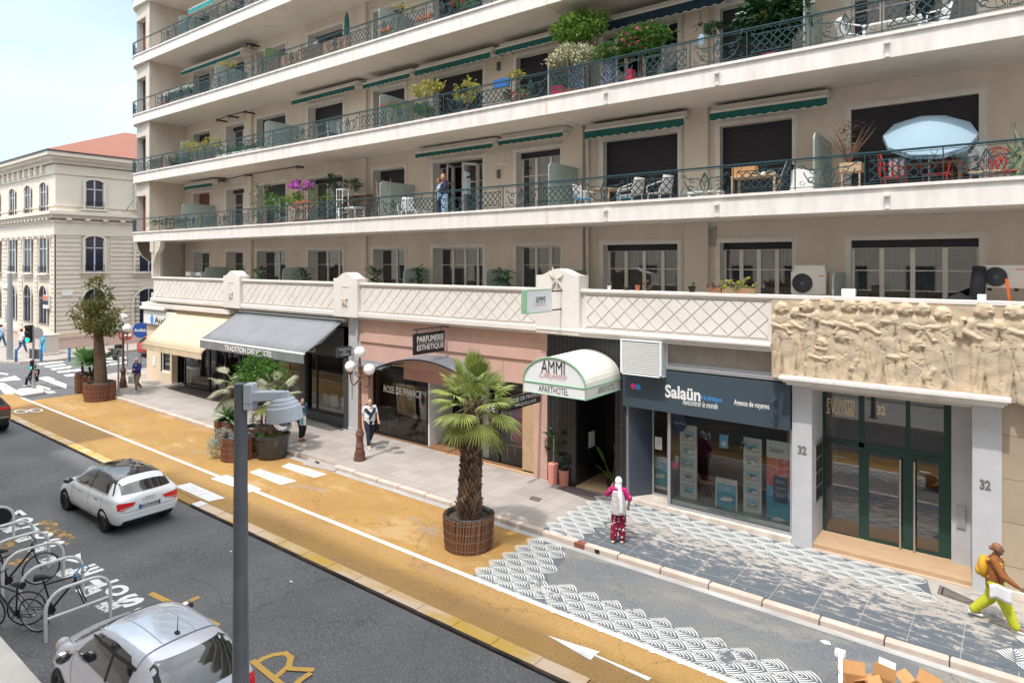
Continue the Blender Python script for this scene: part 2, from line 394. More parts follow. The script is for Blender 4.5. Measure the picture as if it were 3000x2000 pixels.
mk('road_white', (.72, .72, .70), .8, col2=(.5, .49, .47), scale=5, detail=8, lo=.5, hi=.75, alpha_noise=(7, .27, .36))
mk('road_white_worn', (.66, .66, .64), .85, alpha_noise=(6, .42, .50))
mk('pattern_white', (.60, .60, .585), .85, col2=(.6, .6, .58), scale=6, lo=.5, hi=.7, alpha_noise=(1.1, .38, .42))
mk('pattern_dark', (.10, .115, .13), .85, alpha_noise=(1.3, .36, .42))
mk('yellow_worn', (.42, .27, .10), .85, alpha_noise=(3.2, .46, .56))
mk('yellow_line', (.48, .29, .07), .85, alpha_noise=(8, .30, .38))
mk('gutter', (.42, .41, .40), .8, col2=(.30, .29, .28), scale=3, detail=8, stretch=(.4, 1, 1))
mk('concrete', (.58, .55, .51), .85, col2=(.48, .45, .42), scale=1.5, bump=.2)
mb = MB(); mb.quad((-420, -80, gz(-420)), (160, -80, gz(160)), (160, 400, gz(160)), (-420, 400, gz(-420)))
struct(mb.build('road', 'asphalt'))
def slab(poly, h, name, mt, side=None, lo=-.05):
 m_ = MB(); n = len(poly)
 top = [Vector((x, y, gz(x, h))) for x, y in poly]; bot = [Vector((x, y, gz(x, lo))) for x, y in poly]
 m_.add(top, [tuple(range(n))], 0)
 for i in range(n): m_.add([bot[i], bot[(i+1) % n], top[(i+1) % n], top[i]], [(0, 1, 2, 3)], 1)
 return struct(m_.build(name, [mt, side or mt]))
HL, HS = .09, .21            # heights of the orange lane and of the pavement
slab([(-41, 9.62), (14, 9.62), (14, 11.05), (-41, 11.05)], HL, 'bike_lane', 'orange_lane')
slab([(-38.3, 11.05), (-9.72, 11.05), (-9.72, 13.82), (-38.3, 13.82)], HL, 'orange_strip', 'orange')
slab([(-9.72, 11.05), (14, 11.05), (14, 13.82), (-9.72, 13.82)], HL, 'painted_strip', 'painted_grey')
slab([(-46, 13.0), (-38.3, 11.05), (-38.3, 13.82), (-37.2, 13.82), (-41.5, 14.6), (-43.6, 17.5), (-43.6, 60), (-46, 60)], .005, 'side_street', 'asphalt_far')
slab([(-37.4, 14.02), (-9.75, 14.02), (-9.75, 18.4), (-41, 18.4), (-41, 70), (-43.2, 70), (-43.2, 17.5), (-42.4, 15.6), (-40.4, 14.4)], HS, 'pavement', 'paving', 'kerb_stone')
slab([(-9.75, 14.02), (14, 14.02), (14, 18.6), (-9.75, 18.6)], HS, 'painted_pavement', 'paving_painted')
# kerb stones along the pavement
mb = MB(); x = -37.4; q = random.Random(3)
while x < 13.5:
 l_ = q.uniform(.95, 1.15)
 if not (-21.3 < x < -18.7):
  z = gz(x + l_/2); j = q.uniform(-.006, .006)
  red = -9.0 < x < -8.1
  mb.box(x + .008, x + l_ - .008, 13.83 + j, 14.02, z, z + HS + .004 + j, 0)
 x += l_
struct(mb.build('kerb', 'kerb_stone', bevel=.025))
mb = MB(); mb.box(-8.72, -8.42, 13.815, 13.99, gz(-8.5), gz(-8.5, HS + .012)); struct(mb.build('kerb_red_block', M('red_brick', (.22, .07, .05), .8), bevel=.02))
mb = MB(); mb.box(-8.12, -8.0, 13.81, 13.83, gz(-8.1, HL + .03), gz(-8.1, HL + .11)); mb.box(-19.2, -19.0, 13.81, 13.83, gz(-19, HL + .01), gz(-19, HL + .1)); struct(mb.build('gutter_drain', 'black'))
mb = MB(); mb.quad((-21, 13.62, gz(-21, HL+.004)), (14, 13.66, gz(14, HL+.004)), (14, 13.83, gz(14, HL+.004)), (-21, 13.83, gz(-21, HL+.004))); struct(mb.build('gutter', 'gutter'))
# dark kerb of the lane with its yellow painted top, flush at the crossing
def kerbrun(x0, x1, mats, nm):
 m_ = MB(); n = int((x1 - x0) / 1.0) + 1
 for i in range(n):
  a = x0 + (x1 - x0) * i / n; b = x0 + (x1 - x0) * (i + 1) / n
  z = gz((a + b) / 2)
  prof = [(9.33, z - .05), (9.33, z + HL - .035), (9.36, z + HL - .005), (9.40, z + HL + .006), (9.64, z + HL + .008), (9.64, z - .05)]
  for k in range(5):
   (y0, z0), (y1, z1) = prof[k], prof[k+1]
   m_.quad((a, y0, z0), (b, y0, z0), (b, y1, z1), (a, y1, z1), 0 if k < 2 else 1)
  if i in (0, n-1):
   xx = a if i == 0 else b
   m_.add([(xx, y, zz) for y, zz in prof], [tuple(range(6))], 0)
 return struct(m_.build(nm, mats))
kerbrun(-41, -22.6, ['kerb_black', 'kerb_yellow'], 'lane_kerb'); kerbrun(-18.45, -5.75, ['kerb_black', 'kerb_yellow'], 'lane_kerb')
kerbrun(-18.85, -18.46, ['kerb_black', 'road_white'], 'lane_kerb_end')
slab([(-22.6, 9.35), (-18.85, 9.35), (-18.85, 9.62), (-22.6, 9.62)], HL - .02, 'dropped_kerb', 'orange_lane')
slab([(-5.75, 9.35), (14, 9.0), (14, 9.62), (-5.75, 9.62)], HL - .01, 'lane_edge', 'orange_lane')
# camera side pavement
slab([(-70, -1.2), (16, -1.2), (16, 3.82), (-70, 3.95)], .14, 'near_pavement', 'concrete', 'kerb_stone')
# far pavement round the corner building
slab([(-200, 13.6), (-53.6, 13.9), (-52.4, 14.6), (-51.9, 16.5), (-52.6, 19.5), (-53, 23), (-53, 90), (-200, 90)], .13, 'far_pavement', 'paving', 'kerb_stone')
def gp(p, h): return Vector((p[0], p[1], gz(p[0], h)))
def mark(name, polys, h, mt):
 m_ = MB()
 for p in polys: m_.add([gp(a, h) for a in p], [tuple(range(len(p)))])
 return struct(m_.build(name, mt))
def pxq(pts, h): return [tuple(G(u, v, h)[:2]) for u, v in pts]
mark('lane_line', [[(-39.4, 11.0), (-19.9, 11.0), (-19.9, 11.12), (-39.4, 11.12)], [(-18.6, 11.0), (14, 11.0), (14, 11.13), (-18.6, 11.13)]], HL + .006, 'road_white')
cw = [[(512,1424),(557,1414),(660,1459),(612,1469)], [(617,1402),(665,1391),(767,1433),(732,1442)], [(730,1383),(759,1374),(869,1409),(822,1420)], [(824,1367),(846,1356),(958,1389),(920,1399)]]
mark('crossing_stripes', [pxq(p, HL) for p in cw], HL + .009, 'road_white')
mark('crossing_stripe', [pxq([(512,1438),(532,1437),(563,1460),(556,1482),(515,1462)], .0)], .0 + .006, 'road_white')
slab(pxq([(884,1360),(909,1338),(994,1367),(980,1380)], .12), .13, 'ramp_slab', 'paving')
zb = [[(108,1065),(180,1058),(190,1060),(116,1069)], [(126,1073),(185,1066),(196,1069),(138,1076)], [(146,1080),(205,1072),(214,1076),(156,1084)], [(165,1088),(232,1081),(240,1085),(172,1092)], [(185,1098),(240,1092),(255,1097),(196,1103)],
  [(0,1110),(45,1101),(62,1112),(0,1117)], [(110,1107),(140,1103),(162,1111),(138,1118)], [(141,1119),(163,1114),(195,1126),(194,1138)], [(0,1091),(24,1095),(24,1098),(0,1095)],
  [(298,1051),(372,1046),(372,1049),(300,1055)], [(303,1058),(365,1053),(365,1056),(303,1062)], [(300,1068),(373,1059),(373,1063),(300,1073)]]
mark('zebra_stripes', [pxq(p, .005) for p in zb], .012, 'road_white')
mark('worn_stripes', [pxq(p, .0) for p in [[(0,1122),(10,1121),(60,1150),(20,1160),(0,1140)], [(125,1146),(150,1143),(165,1150),(140,1153)]]], .012, 'road_white_worn')
# arrow on the lane
sh = pxq([(1737,1914),(1744,1922),(1899,1994),(1908,1986)], HL)
mark('lane_arrow', [pxq([(1604,1861),(1757,1909),(1745,1918),(1730,1934)], HL), sh], HL + .009, 'road_white')
# bicycle symbol on the lane, far end
m_ = MB()
c0 = G(62, 1205, HL); c1 = G(105, 1202, HL)
for c in (c0, c1):
 for k in range(14):
  a0, a1 = 2*math.pi*k/14, 2*math.pi*(k+1)/14
  P = lambda a, r: (c.x + r*1.5*math.cos(a), c.y + r*.75*math.sin(a), gz(c.x, HL+.009))
  m_.quad(P(a0, .24), P(a1, .24), P(a1, .34), P(a0, .34))
d = c1 - c0
for a, b in (((.2, .15), (.8, .2)), ((.2, .15), (.45, -.3)), ((.8, .2), (.95, -.05)), ((.45, -.3), (.8, .2))):
 p = c0 + d * a[0] + Vector((0, a[1], 0)); q_ = c0 + d * b[0] + Vector((0, b[1], 0))
 n_ = Vector((-(q_ - p).y, (q_ - p).x, 0)).normalized() * .05
 p.z = q_.z = gz(c0.x, HL + .012); m_.quad(p - n_, q_ - n_, q_ + n_, p + n_)
struct(m_.build('bicycle_symbol', 'road_white'))
# stacked letters for motorbikes and bikes
m_ = MB()
def gl(s, cx, cy, w_, l_, h=.0, mi=0, bold=.05):
 vs, fs = text_geo(s, 0, bold)
 m_.add([(cx + l_/2 - v.y * l_, cy - w_/2 + v.x * w_, gz(cx, h + .006)) for v in vs], fs, mi)
for s, x in zip('MOTOS', (-22.1, -21.37, -20.62, -19.9, -19.17)): gl(s, x, 6.05, .40, .56)
for s, x in zip('VELOS', (-17.72, -16.88, -16.08, -15.38, -14.72)): gl(s, x, 6.03, .42, .56)
struct(m_.build('road_lettering', 'road_white'))
mark('bay_marks', [[(x-.24, 5.46), (x+.24, 5.5), (x+.22, 5.84), (x-.22, 5.8)] for x in (-21.0, -20.08, -19.09, -18.1, -17.09, -15.85, -14.84)], .007, 'road_white_worn')
mark('yellow_scuff', [pxq([(108,1530),(150,1518),(200,1560),(232,1578),(195,1597),(160,1575)], 0), pxq([(0,1590),(35,1580),(85,1640),(40,1660),(0,1640)], 0)], .006, 'yellow_worn')
mark('yellow_lines', [pxq(p, 0) for p in ([(432,1741),(450,1733),(647,1827),(633,1838)], [(530,1766),(538,1772),(588,1750),(580,1745)], [(668,1872),(690,1880),(690,1890),(670,1882)])], .006, 'yellow_line')
def stroke(pts, wd, h):
 pts = [Vector((*p, 0)) for p in pts]; o = []
 for i in range(len(pts) - 1):
  d = (pts[i+1] - pts[i]); e = d.normalized() * wd * .4; n_ = Vector((-d.y, d.x, 0)).normalized() * wd / 2
  a, b = pts[i] - e, pts[i+1] + e
  o.append([tuple((a - n_)[:2]), tuple((b - n_)[:2]), tuple((b + n_)[:2]), tuple((a + n_)[:2])])
 return o
rp_ = [pxq([(746,1943),(772,1928),(800,1918),(835,1913),(852,1925),(846,1950),(815,1978)], 0), pxq([(742,1938),(768,1960),(805,1990),(830,2010)], 0), pxq([(846,1960),(868,1962),(913,1964)], 0), pxq([(905,1978),(880,1995),(860,2015)], 0)]
m_ = MB()
for i, pl in enumerate(rp_):
 for j, s in enumerate(stroke(pl, .11, 0)): m_.add([gp(a, .006 + .0012 * (i * 7 + j)) for a in s], [(0, 1, 2, 3)])
struct(m_.build('yellow_letters', 'yellow_line'))
# fan pattern paint -------------------------------------------------
def inside(p, poly):
 x, y = p; c = False; n = len(poly); j = n - 1
 for i in range(n):
  xi, yi = poly[i]; xj, yj = poly[j]
  if (yi > y) != (yj > y) and x < (xj - xi) * (y - yi) / (yj - yi) + xi: c = not c
  j = i
 return c
def fans(poly, h, mb_, ang0=180, dx=.27, dy=.50, K=1.0):
 xs = [p[0] for p in poly]; ys = [p[1] for p in poly]
 i = 0; x = min(xs) - .5
 ca, sa = math.cos(R(ang0 - 180)), math.sin(R(ang0 - 180))
 while x < max(xs) + .5:
  y = min(ys) - .5 + (dy / 2 if i % 2 else 0)
  while y < max(ys) + .5:
   if inside((x - .18, y), poly):
    for k in range(12):
     sg = 1 if k % 2 else -1; i_ = k // 2; f = i_ / 5.6
     a0 = (-.03 - .075 * i_, .010 * sg); e = (-.30 - .24 * f, .225 * (1 - f) * sg + .012 * sg); c_ = ((a0[0] * .35 + e[0] * .65) + .02 + .03 * (1 - f), (a0[1] * .2 + e[1] * .8) * 1.10)
     pts = []; vs = []
     for t in (0, .35, .7, 1):
      px, py = [a0[j] * (1-t)**2 + 2 * c_[j] * t * (1-t) + e[j] * t * t for j in (0, 1)]
      dx_, dy_ = [2 * (1-t) * (c_[j] - a0[j]) + 2 * t * (e[j] - c_[j]) for j in (0, 1)]; L_ = math.hypot(dx_, dy_) + 1e-6
      w2 = .0125 * K * (.45, 1, 1.15, .75)[len(pts)]; pts.append(0)
      for s_ in (-1, 1):
       lx, ly = px - s_ * dy_ / L_ * w2, py + s_ * dx_ / L_ * w2
       vs.append((x + lx * ca - ly * sa, y + lx * sa + ly * ca))
     mb_.add([gp(v, h) for v in vs], [(0, 2, 3, 1), (2, 4, 5, 3), (4, 6, 7, 5)])
   y += dy
  x += dx; i += 1
fm = MB(); fd = MB()
za = [(-9.68, 11.2), (-9.68, 13.6), (-8.9, 13.6), (-8.5, 13.1), (-8.4, 12.2), (-7.9, 11.6), (-7.9, 11.2)]
zc = [(-7.9, 11.2), (-8.3, 11.75), (-7.7, 12.0), (-4.1, 12.0), (2, 12.1), (8, 12.1), (8, 11.2)]
for z_ in (za, zc): fans(z_, HL + .010, fm); fd.add([gp(p, HL + .005) for p in z_], [tuple(range(len(z_)))])
struct(fm.build('fan_pattern', 'pattern_white'))
fm2 = MB(); fd2 = MB()
zd = [(-9.7, 14.1), (-9.7, 17.0), (-8.9, 17.0), (-8.6, 15.6), (-8.75, 14.1)]
ze = [(-8.9, 16.1), (-8.9, 17.05), (-1.6, 17.0), (-1.4, 16.1)]
zf = [(-.35, 14.2), (-.1, 15.2), (.3, 15.9), (4, 15.9), (4, 14.2)]
for z_, a in ((zd, 180), (ze, 180)): fans(z_, HS + .010, fm2, a, K=1.15); fd2.add([gp(p, HS + .005) for p in z_], [tuple(range(len(z_)))])
fans(zf, HS + .010, fm2, 95); fd2.add([gp(p, HS + .005) for p in zf], [tuple(range(len(zf)))])
struct(fm2.build('pavement_fan_pattern', M('pattern_white_pavement', (.66, .66, .64), .85, alpha_noise=(1.3, .30, .36))))
struct(fd2.build('pavement_pattern_ground', 'pattern_dark')); struct(fd.build('pattern_ground', 'pattern_dark'))
# drain covers, grids and mats in the pavement
def cover(name, pts, mt, label, h=HS):
 p = pxq(pts, h); m_ = MB(); n = len(p)
 cx = sum(a[0] for a in p) / n; cy = sum(a[1] for a in p) / n
 t = thing(name, label, 'cover' if 'cover' in name else 'mat', (cx, cy, gz(cx, h)))
 top = [Vector((a[0], a[1], gz(a[0], h + .008))) for a in p]
 m_.add(top, [tuple(range(n))]); lo_ = [v - Vector((0, 0, .02)) for v in top]
 for i in range(n): m_.add([lo_[i], lo_[(i+1) % n], top[(i+1) % n], top[i]], [(0, 1, 2, 3)])
 m_.build('plate', mt, t, world=True)
 b = MB(); c = Vector((cx, cy, gz(cx, h + .009)))
 for i in range(n):
  a, d = c.lerp(top[i], .8), c.lerp(top[(i+1) % n], .8); e, f_ = c.lerp(top[(i+1) % n], .72), c.lerp(top[i], .72)
  for q_ in (a, d, e, f_): q_.z += .0015
  b.quad(a, d, e, f_)
 b.build('rim', 'iron_black', t, world=True)
mk('cast_iron', (.13, .11, .10), .6, col2=(.2, .17, .15), scale=12, metal=.2)
cover('metal_cover', [(2753,1713),(2873,1768),(2838,1771),(2745,1738)], 'cast_iron', 'long riveted steel cover in the pavement below the doorstep')
cover('drain_cover', [(1549,1461),(1560,1452),(1588,1460),(1578,1470)], 'cast_iron', 'small square drain cover in the pavement behind the big palm')
cover('drain_cover', [(720,1300),(735,1288),(772,1284),(757,1298)], 'cast_iron', 'dark drain cover in the pavement beside the black plant tub')
cover('drain_cover', [(352,1092),(372,1088),(390,1092),(372,1099)], 'cast_iron', 'dark drain cover near the blue round sign')
mk('doormat', (.10, .075, .07), .95, col2=(.16, .13, .12), scale=20)
cover('door_mat', [(488,1138),(526,1128),(655,1163),(640,1177),(622,1175)], 'doormat', 'long brown doormat under the grey awning')
cover('door_mat', [(905,1218),(935,1206),(1022,1250),(1000,1262)], 'doormat', 'dark doormat before the bedding shop window beside the white column')
cover('door_mat', [(1630,1430),(1650,1418),(1770,1452),(1755,1475)], 'doormat', 'grey doormat at the hotel entrance')
# litter on the road
m_ = MB(); p = G(2418, 1883, HL); m_.prism([(p.x + a, p.y + b) for a, b in ((-.09, 0), (0, -.05), (.1, -.01), (.05, .07), (-.04, .06))], p.z + .004, p.z + .02)
tag(m_.build('litter', 'white'), 'crumpled white paper litter on the grey painted road', 'litter')
m_ = MB(); p = G(676, 1615, 0); m_.prism([(p.x + a, p.y + b) for a, b in ((-.04, 0), (0, -.02), (.04, 0), (0, .03))], p.z + .002, p.z + .012)
tag(m_.build('litter', 'white'), 'white scrap of litter on the dark asphalt left of the camera pole', 'litter')
m_ = MB(); p = G(852, 1703, 0); m_.prism([(p.x + a, p.y + b) for a, b in ((-.05, 0), (0, -.02), (.05, 0), (.02, .03))], p.z + .002, p.z + .012)
tag(m_.build('litter', 'white'), 'white scrap of litter on the dark asphalt right of the camera pole', 'litter')
# ================================================================ APARTMENT BUILDING
bld = thing('apartment_building', 'long cream apartment building with white balconies and green iron railings over shops', 'building', (-20, 17.15, 0))
YW, YB, YP = 19.1, 16.9, 16.9
XR = 7.0
CX, CY, CR = -40.6, 18.5, 1.6          # round corner
SB = [8.38, 11.8, 15.22, 18.64, 22.06]  # slab undersides
FL = [5.5] + [b + .36 for b in SB]
CLS = [(-38.31, -36.21), (-34.67, -32.63), (-31.64, -28.83), (-27.19, -24.35), (-22.47, -20.27), (-18.84, -15.99), (-14.61, -12.48), (-11.0, -8.18), (-7.08, -4.84), (-3.6, -.64), (1.0, 4.0)]
TOPS = [7.88, 11.30, 14.76, 18.2, 21.6]
def wall_holes(mb_, x0, x1, z0, z1, Y, holes, th, mi=0, mr=1):
 xs = sorted({x0, x1, *[h[0] for h in holes], *[h[1] for h in holes]}); zs = sorted({z0, z1, *[h[2] for h in holes], *[h[3] for h in holes]})
 for i in range(len(xs) - 1):
  for j in range(len(zs) - 1):
   cx, cz = (xs[i] + xs[i+1]) / 2, (zs[j] + zs[j+1]) / 2
   if any(h[0] < cx < h[1] and h[2] < cz < h[3] for h in holes): continue
   mb_.quad((xs[i], Y, zs[j]), (xs[i+1], Y, zs[j]), (xs[i+1], Y, zs[j+1]), (xs[i], Y, zs[j+1]), mi)
 for a, b, c, d in holes:
  mb_.quad((a, Y, c), (a, Y, d), (a, Y+th, d), (a, Y+th, c), mr); mb_.quad((b, Y, c), (b, Y+th, c), (b, Y+th, d), (b, Y, d), mr)
  mb_.quad((a, Y, d), (b, Y, d), (b, Y+th, d), (a, Y+th, d), mr); mb_.quad((a, Y, c), (a, Y+th, c), (b, Y+th, c), (b, Y, c), mr)
TR = .11
for lv in range(5):
 m_ = MB(); hs = [(a + TR, b - TR, FL[lv] + .02, TOPS[lv] - TR) for a, b in CLS]
 wall_holes(m_, -39.25, XR, FL[lv] - .1, SB[lv], YW, hs, .5)
 # pilasters
 for a, b in ((-32.46, -31.9), (-23.31, -22.73), (-12.42, -11.62), (-8.02, -7.3)):
  m_.box(a, b, YW - .14, YW - .001, FL[lv] - .1, SB[lv] - .002)
 m_.build('wall', ['wall_tan', 'reveal'], bld, world=True)
# rain pipes beside the joint
for lv in range(4):
 m_ = MB(); m_.tube([(-11.45, YW - .1, FL[lv]), (-11.45, YW - .1, SB[lv])], .06, 8); m_.tube([(-11.2, YW - .05, FL[lv]), (-11.2, YW - .05, SB[lv])], .02, 6)
 m_.build('rain_pipe', 'beige_metal', bld, smooth=True, world=True)
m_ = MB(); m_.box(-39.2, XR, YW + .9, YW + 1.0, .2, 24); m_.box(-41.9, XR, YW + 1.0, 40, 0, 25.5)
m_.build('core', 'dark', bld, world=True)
# windows -----------------------------------------------------------
mk('curtain_light', (.55, .53, .48), .9, col2=(.38, .37, .34), scale=1.2, stretch=(14, 14, .2))
_shut = stripes('roller_slats', (.012, .011, .016), (.030, .028, .036), 'Z', 4.3, .5, .5); MT['slats'] = _shut
MT['slats_red'] = stripes('roller_slats_red', (.13, .035, .03), (.2, .07, .05), 'Z', 4.3, .5, .5)
def window(x0, x1, z0, z1, Y, leaves, style, parent, dep=.3, frame='frame_white', curt=True, midbar=.70):
 """white surround, frame, panes, and (part of the) roller shutter"""
 m = MB(); q = TR
 # surround (proud of the wall)
 m.box(x0, x0 + q, Y - .035, Y + .02, z0, z1 - q); m.box(x1 - q, x1, Y - .035, Y + .02, z0, z1 - q); m.box(x0, x1, Y - .045, Y + .02, z1 - q, z1)
 m.box(x0 - .05, x0, Y - .015, Y + .01, z0, z1 + .05); m.box(x1, x1 + .05, Y - .015, Y + .01, z0, z1 + .05); m.box(x0, x1, Y - .016, Y + .01, z1, z1 + .05)
 a, b, t = x0 + q, x1 - q, z1 - q
 o = m.build('window', 'trim', parent, world=True)
 yf = Y + dep; closed = style in ('closed', 'red')
 sh = {'closed': 1.0, 'red': 1.0, 'glass': .07, 'half': .45, 'third': .28, 'open': .05, 'none': 0}[style]
 zt = t - (t - z0) * sh
 if not closed:
  f = MB(); n = leaves; w_ = (b - a) / n; fw = .055
  f.box(a, b, yf, yf + .06, zt - fw, zt); f.box(a, b, yf, yf + .06, z0, z0 + fw)
  panes = MB(); cur = MB(); rr = random.Random(int(abs(x0 * 31 + z0 * 7)))
  for i in range(n + 1):
   x = a + w_ * i; f.box(max(a, x - fw), min(b, x + fw), yf - .004, yf + .058, z0 + fw, zt - fw)
  for i in range(n):
   if style == 'open' and 0 < i < n - 1 and n >= 3: continue
   lx0, lx1 = a + w_ * i + fw, a + w_ * (i + 1) - fw
   zb = z0 + (zt - z0) * midbar; f.box(lx0, lx1, yf + .01, yf + .05, zb - .015, zb + .015)
   panes.quad((lx0, yf + .03, z0 + fw), (lx1, yf + .03, z0 + fw), (lx1, yf + .03, zt - fw), (lx0, yf + .03, zt - fw))
   if curt and rr.random() < .75:
    c0 = lx0 if rr.random() < .7 else (lx0 + lx1) / 2; c1 = lx1 if rr.random() < .7 else (c0 + lx1) / 2
    k = 9
    for j in range(k):
     xa, xb = c0 + (c1 - c0) * j / k, c0 + (c1 - c0) * (j + 1) / k; ya, yb = yf + .16 + .035 * (j % 2), yf + .16 + .035 * ((j + 1) % 2)
     cur.quad((xa, ya, z0), (xb, yb, z0), (xb, yb, zt), (xa, ya, zt))
  f.build('frame', frame, o, world=True)
  panes.build('pane', 'glass', o, world=True)
  if cur.v: cur.build('curtain', 'curtain_light', o, world=True)
  if style == 'open':
   for xx, dx in ((a + w_, .16), (b - w_, -.35)):
    d = MB(); y1 = yf - .55
    P = lambda s, z: (xx + dx * s, yf + (y1 - yf) * s, z)
    for s0, s1, za, zc in ((0, .12, z0, zt), (.88, 1, z0, zt), (.12, .88, z0, z0 + .12), (.12, .88, zt - .1, zt), (.12, .88, (z0+zt)/2 + .4, (z0+zt)/2 + .44)):
     d.quad(P(s0, za), P(s1, za), P(s1, zc), P(s0, zc))
    l_ = d.build('open_leaf', frame, o, world=True)
    sm = l_.modifiers.new('s', 'SOLIDIFY'); sm.thickness = .04
    g_ = MB(); g_.quad(P(.12, z0 + .12), P(.88, z0 + .12), P(.88, zt - .1), P(.12, zt - .1)); g_.build('pane', 'glass', o, world=True)
 if sh > 0:
  s = MB(); ys = yf - .06 if not closed else yf - .12
  s.box(a, b, ys, ys + .04, zt, t)
  if not closed: s.box(a, b, ys - .01, ys + .045, zt - .04, zt)
  s.build('roller_shutter', 'slats_red' if style == 'red' else 'slats', o, world=True)
 return o
STY = [['none'] * 7 + ['glass'] * 4,
  ['red', 'glass', 'third', 'glass', 'third', 'open', 'glass', 'closed', 'closed', 'closed', 'closed'],
  ['closed', 'glass', 'closed', 'third', 'third', 'closed', 'closed', 'glass', 'closed', 'glass', 'glass'],
  ['closed', 'closed', 'third', 'third', 'glass', 'closed', 'glass', 'closed', 'closed', 'closed', 'closed'],
  ['closed'] * 5 + ['glass'] * 3 + ['closed'] * 3]
NL = [2, 2, 2, 3, 2, 4, 3, 4, 4, 4, 4]
for lv in range(5):
 for c, (a, b) in enumerate(CLS):
  if lv >= 4 and c > 4: continue
  if lv == 3 and c > 7: continue
  window(a, b, FL[lv] + .02, TOPS[lv], YW, NL[c], STY[lv][c], bld, dep=.46 if c < 6 else .34 if c != 9 else .2, midbar=.70)
# balcony slabs -----------------------------------------------------
def arc(r, a0, a1, n): return [(CX + r * math.cos(R(a0 + (a1 - a0) * i / n)), CY + r * math.sin(R(a0 + (a1 - a0) * i / n))) for i in range(n + 1)]
def ring(m_, off, z0, z1, mi, inner=None):
 """vertical band following the balcony front, round the corner and up the side street"""
 p = [(XR, YB - off)] + arc(CR + off, 270, 180, 14) + [(CX - CR - off, 40)]
 for i in range(len(p) - 1): m_.quad((*p[i+1], z0), (*p[i], z0), (*p[i], z1), (*p[i+1], z1), mi)
 if inner is not None:
  k = [(XR, YB - inner)] + arc(CR + inner, 270, 180, 14) + [(CX - CR - inner, 40)]
  for i in range(len(p) - 1):
   m_.quad((*p[i], z1), (*k[i], z1), (*k[i+1], z1), (*p[i+1], z1), mi); m_.quad((*p[i], z0), (*p[i+1], z0), (*k[i+1], z0), (*k[i], z0), mi)
for lv, z in enumerate(SB):
 m_ = MB(); t = z + .57
 outline = [(XR, YB)] + arc(CR, 270, 180, 14) + [(CX - CR, 40), (-39.2, 40), (-39.2, YW - .002), (XR, YW - .002)]
 m_.add([(*p, z) for p in outline], [tuple(range(len(outline)))], 1)
 ring(m_, 0, z, t - .07, 0)
 ring(m_, .05, t - .07, t, 0, inner=-.16)
 ring(m_, -.16, z + .36, t, 0)
 m_.add([(*p, z + .36) for p in [(XR, YB + .16)] + arc(CR - .16, 270, 180, 14) + [(CX - CR + .16, 40), (-39.2, 40), (-39.2, YW - .002), (XR, YW - .002)]], [tuple(range(len(outline)))], 1)
 # expansion joint
 m_.box(-11.72, -11.62, YB - .004, YB + .02, z + .001, t - .071, 2); m_.box(-11.74, -11.66, YB, YW - .2, z - .012, z - .001, 2)
 m_.build('balcony_slab', ['fascia', 'soffit', 'wall_tan'], bld, world=True)
 if lv < 4:
  for x in (-9.55, -6.25, -2.35):
   s = MB(); s.box(x - .065, x + .065, YB - .12, YB + .02, z + .30, z + .36); s.box(x - .05, x + .05, YB - .03, YB - .002, z + .02, z + .30)
   s.build('overflow_spout', 'fascia', bld, world=True)
# balcony floor drip stains are in the fascia material; rounded bay between the slabs
for lv in range(1, 5):
 z0, z1 = FL[lv] - .3, SB[lv]
 r = 1.42; zt, zb = z1 - .75, z0 + .1
 p = [(-39.2, CY - r), (-39.72, CY - r), (-41.05, CY - r + .07)] + arc(r, 247, 180, 8) + [(CX - r, 40)]
 m_ = MB()
 for i in range(len(p) - 1):
  if i == 1:
   m_.quad((*p[i+1], zt), (*p[i], zt), (*p[i], z1), (*p[i+1], z1), 0)
   m_.quad((*p[i+1], z0), (*p[i], z0), (*p[i], zb), (*p[i+1], zb), 0)
  else: m_.quad((*p[i+1], z0), (*p[i], z0), (*p[i], z1), (*p[i+1], z1), 0)
 a, b = Vector((*p[1], 0)), Vector((*p[2], 0)); n_ = Vector((0, .36, 0))
 for e in (a, b): m_.quad((e.x, e.y, zb), (e.x + n_.x, e.y + n_.y, zb), (e.x + n_.x, e.y + n_.y, zt), (e.x, e.y, zt), 1)
 m_.quad((a.x, a.y, zt), (b.x, b.y, zt), (b.x, b.y + .36, zt), (a.x, a.y + .36, zt), 1)
 m_.quad((-39.2, CY - r, z0), (-39.2, YW, z0), (-39.2, YW, z1), (-39.2, CY - r, z1), 2)
 m_.box(-39.45, -39.19, CY - r - .03, CY - r + .1, z0, z1 - .02, 0)
 m_.build('corner_bay', ['wall_cream', 'reveal', 'wall_tan'], bld, world=True)
 s = MB(); A, B = a + n_, b + n_
 s.quad((A.x, A.y, zb), (B.x, B.y, zb), (B.x, B.y, zt), (A.x, A.y, zt)); s.build('bay_window', 'slats_red' if lv in (1, 4) else 'slats', bld, world=True)
 f = MB(); f.tube([(A.x - .5, A.y - .04, zb), (A.x - .5, A.y - .04, zt)], .03, 4); f.build('bay_frame', 'frame_white', bld, world=True)
m_ = MB(); m_.lathe([(1.42, 22.5), (1.42, 26)], (CX, CY, 0), 32); m_.box(CX, XR, CY - 1.0, YW + 1, 22.6, 26); m_.build('attic', 'wall_cream', bld, smooth=True, world=True)
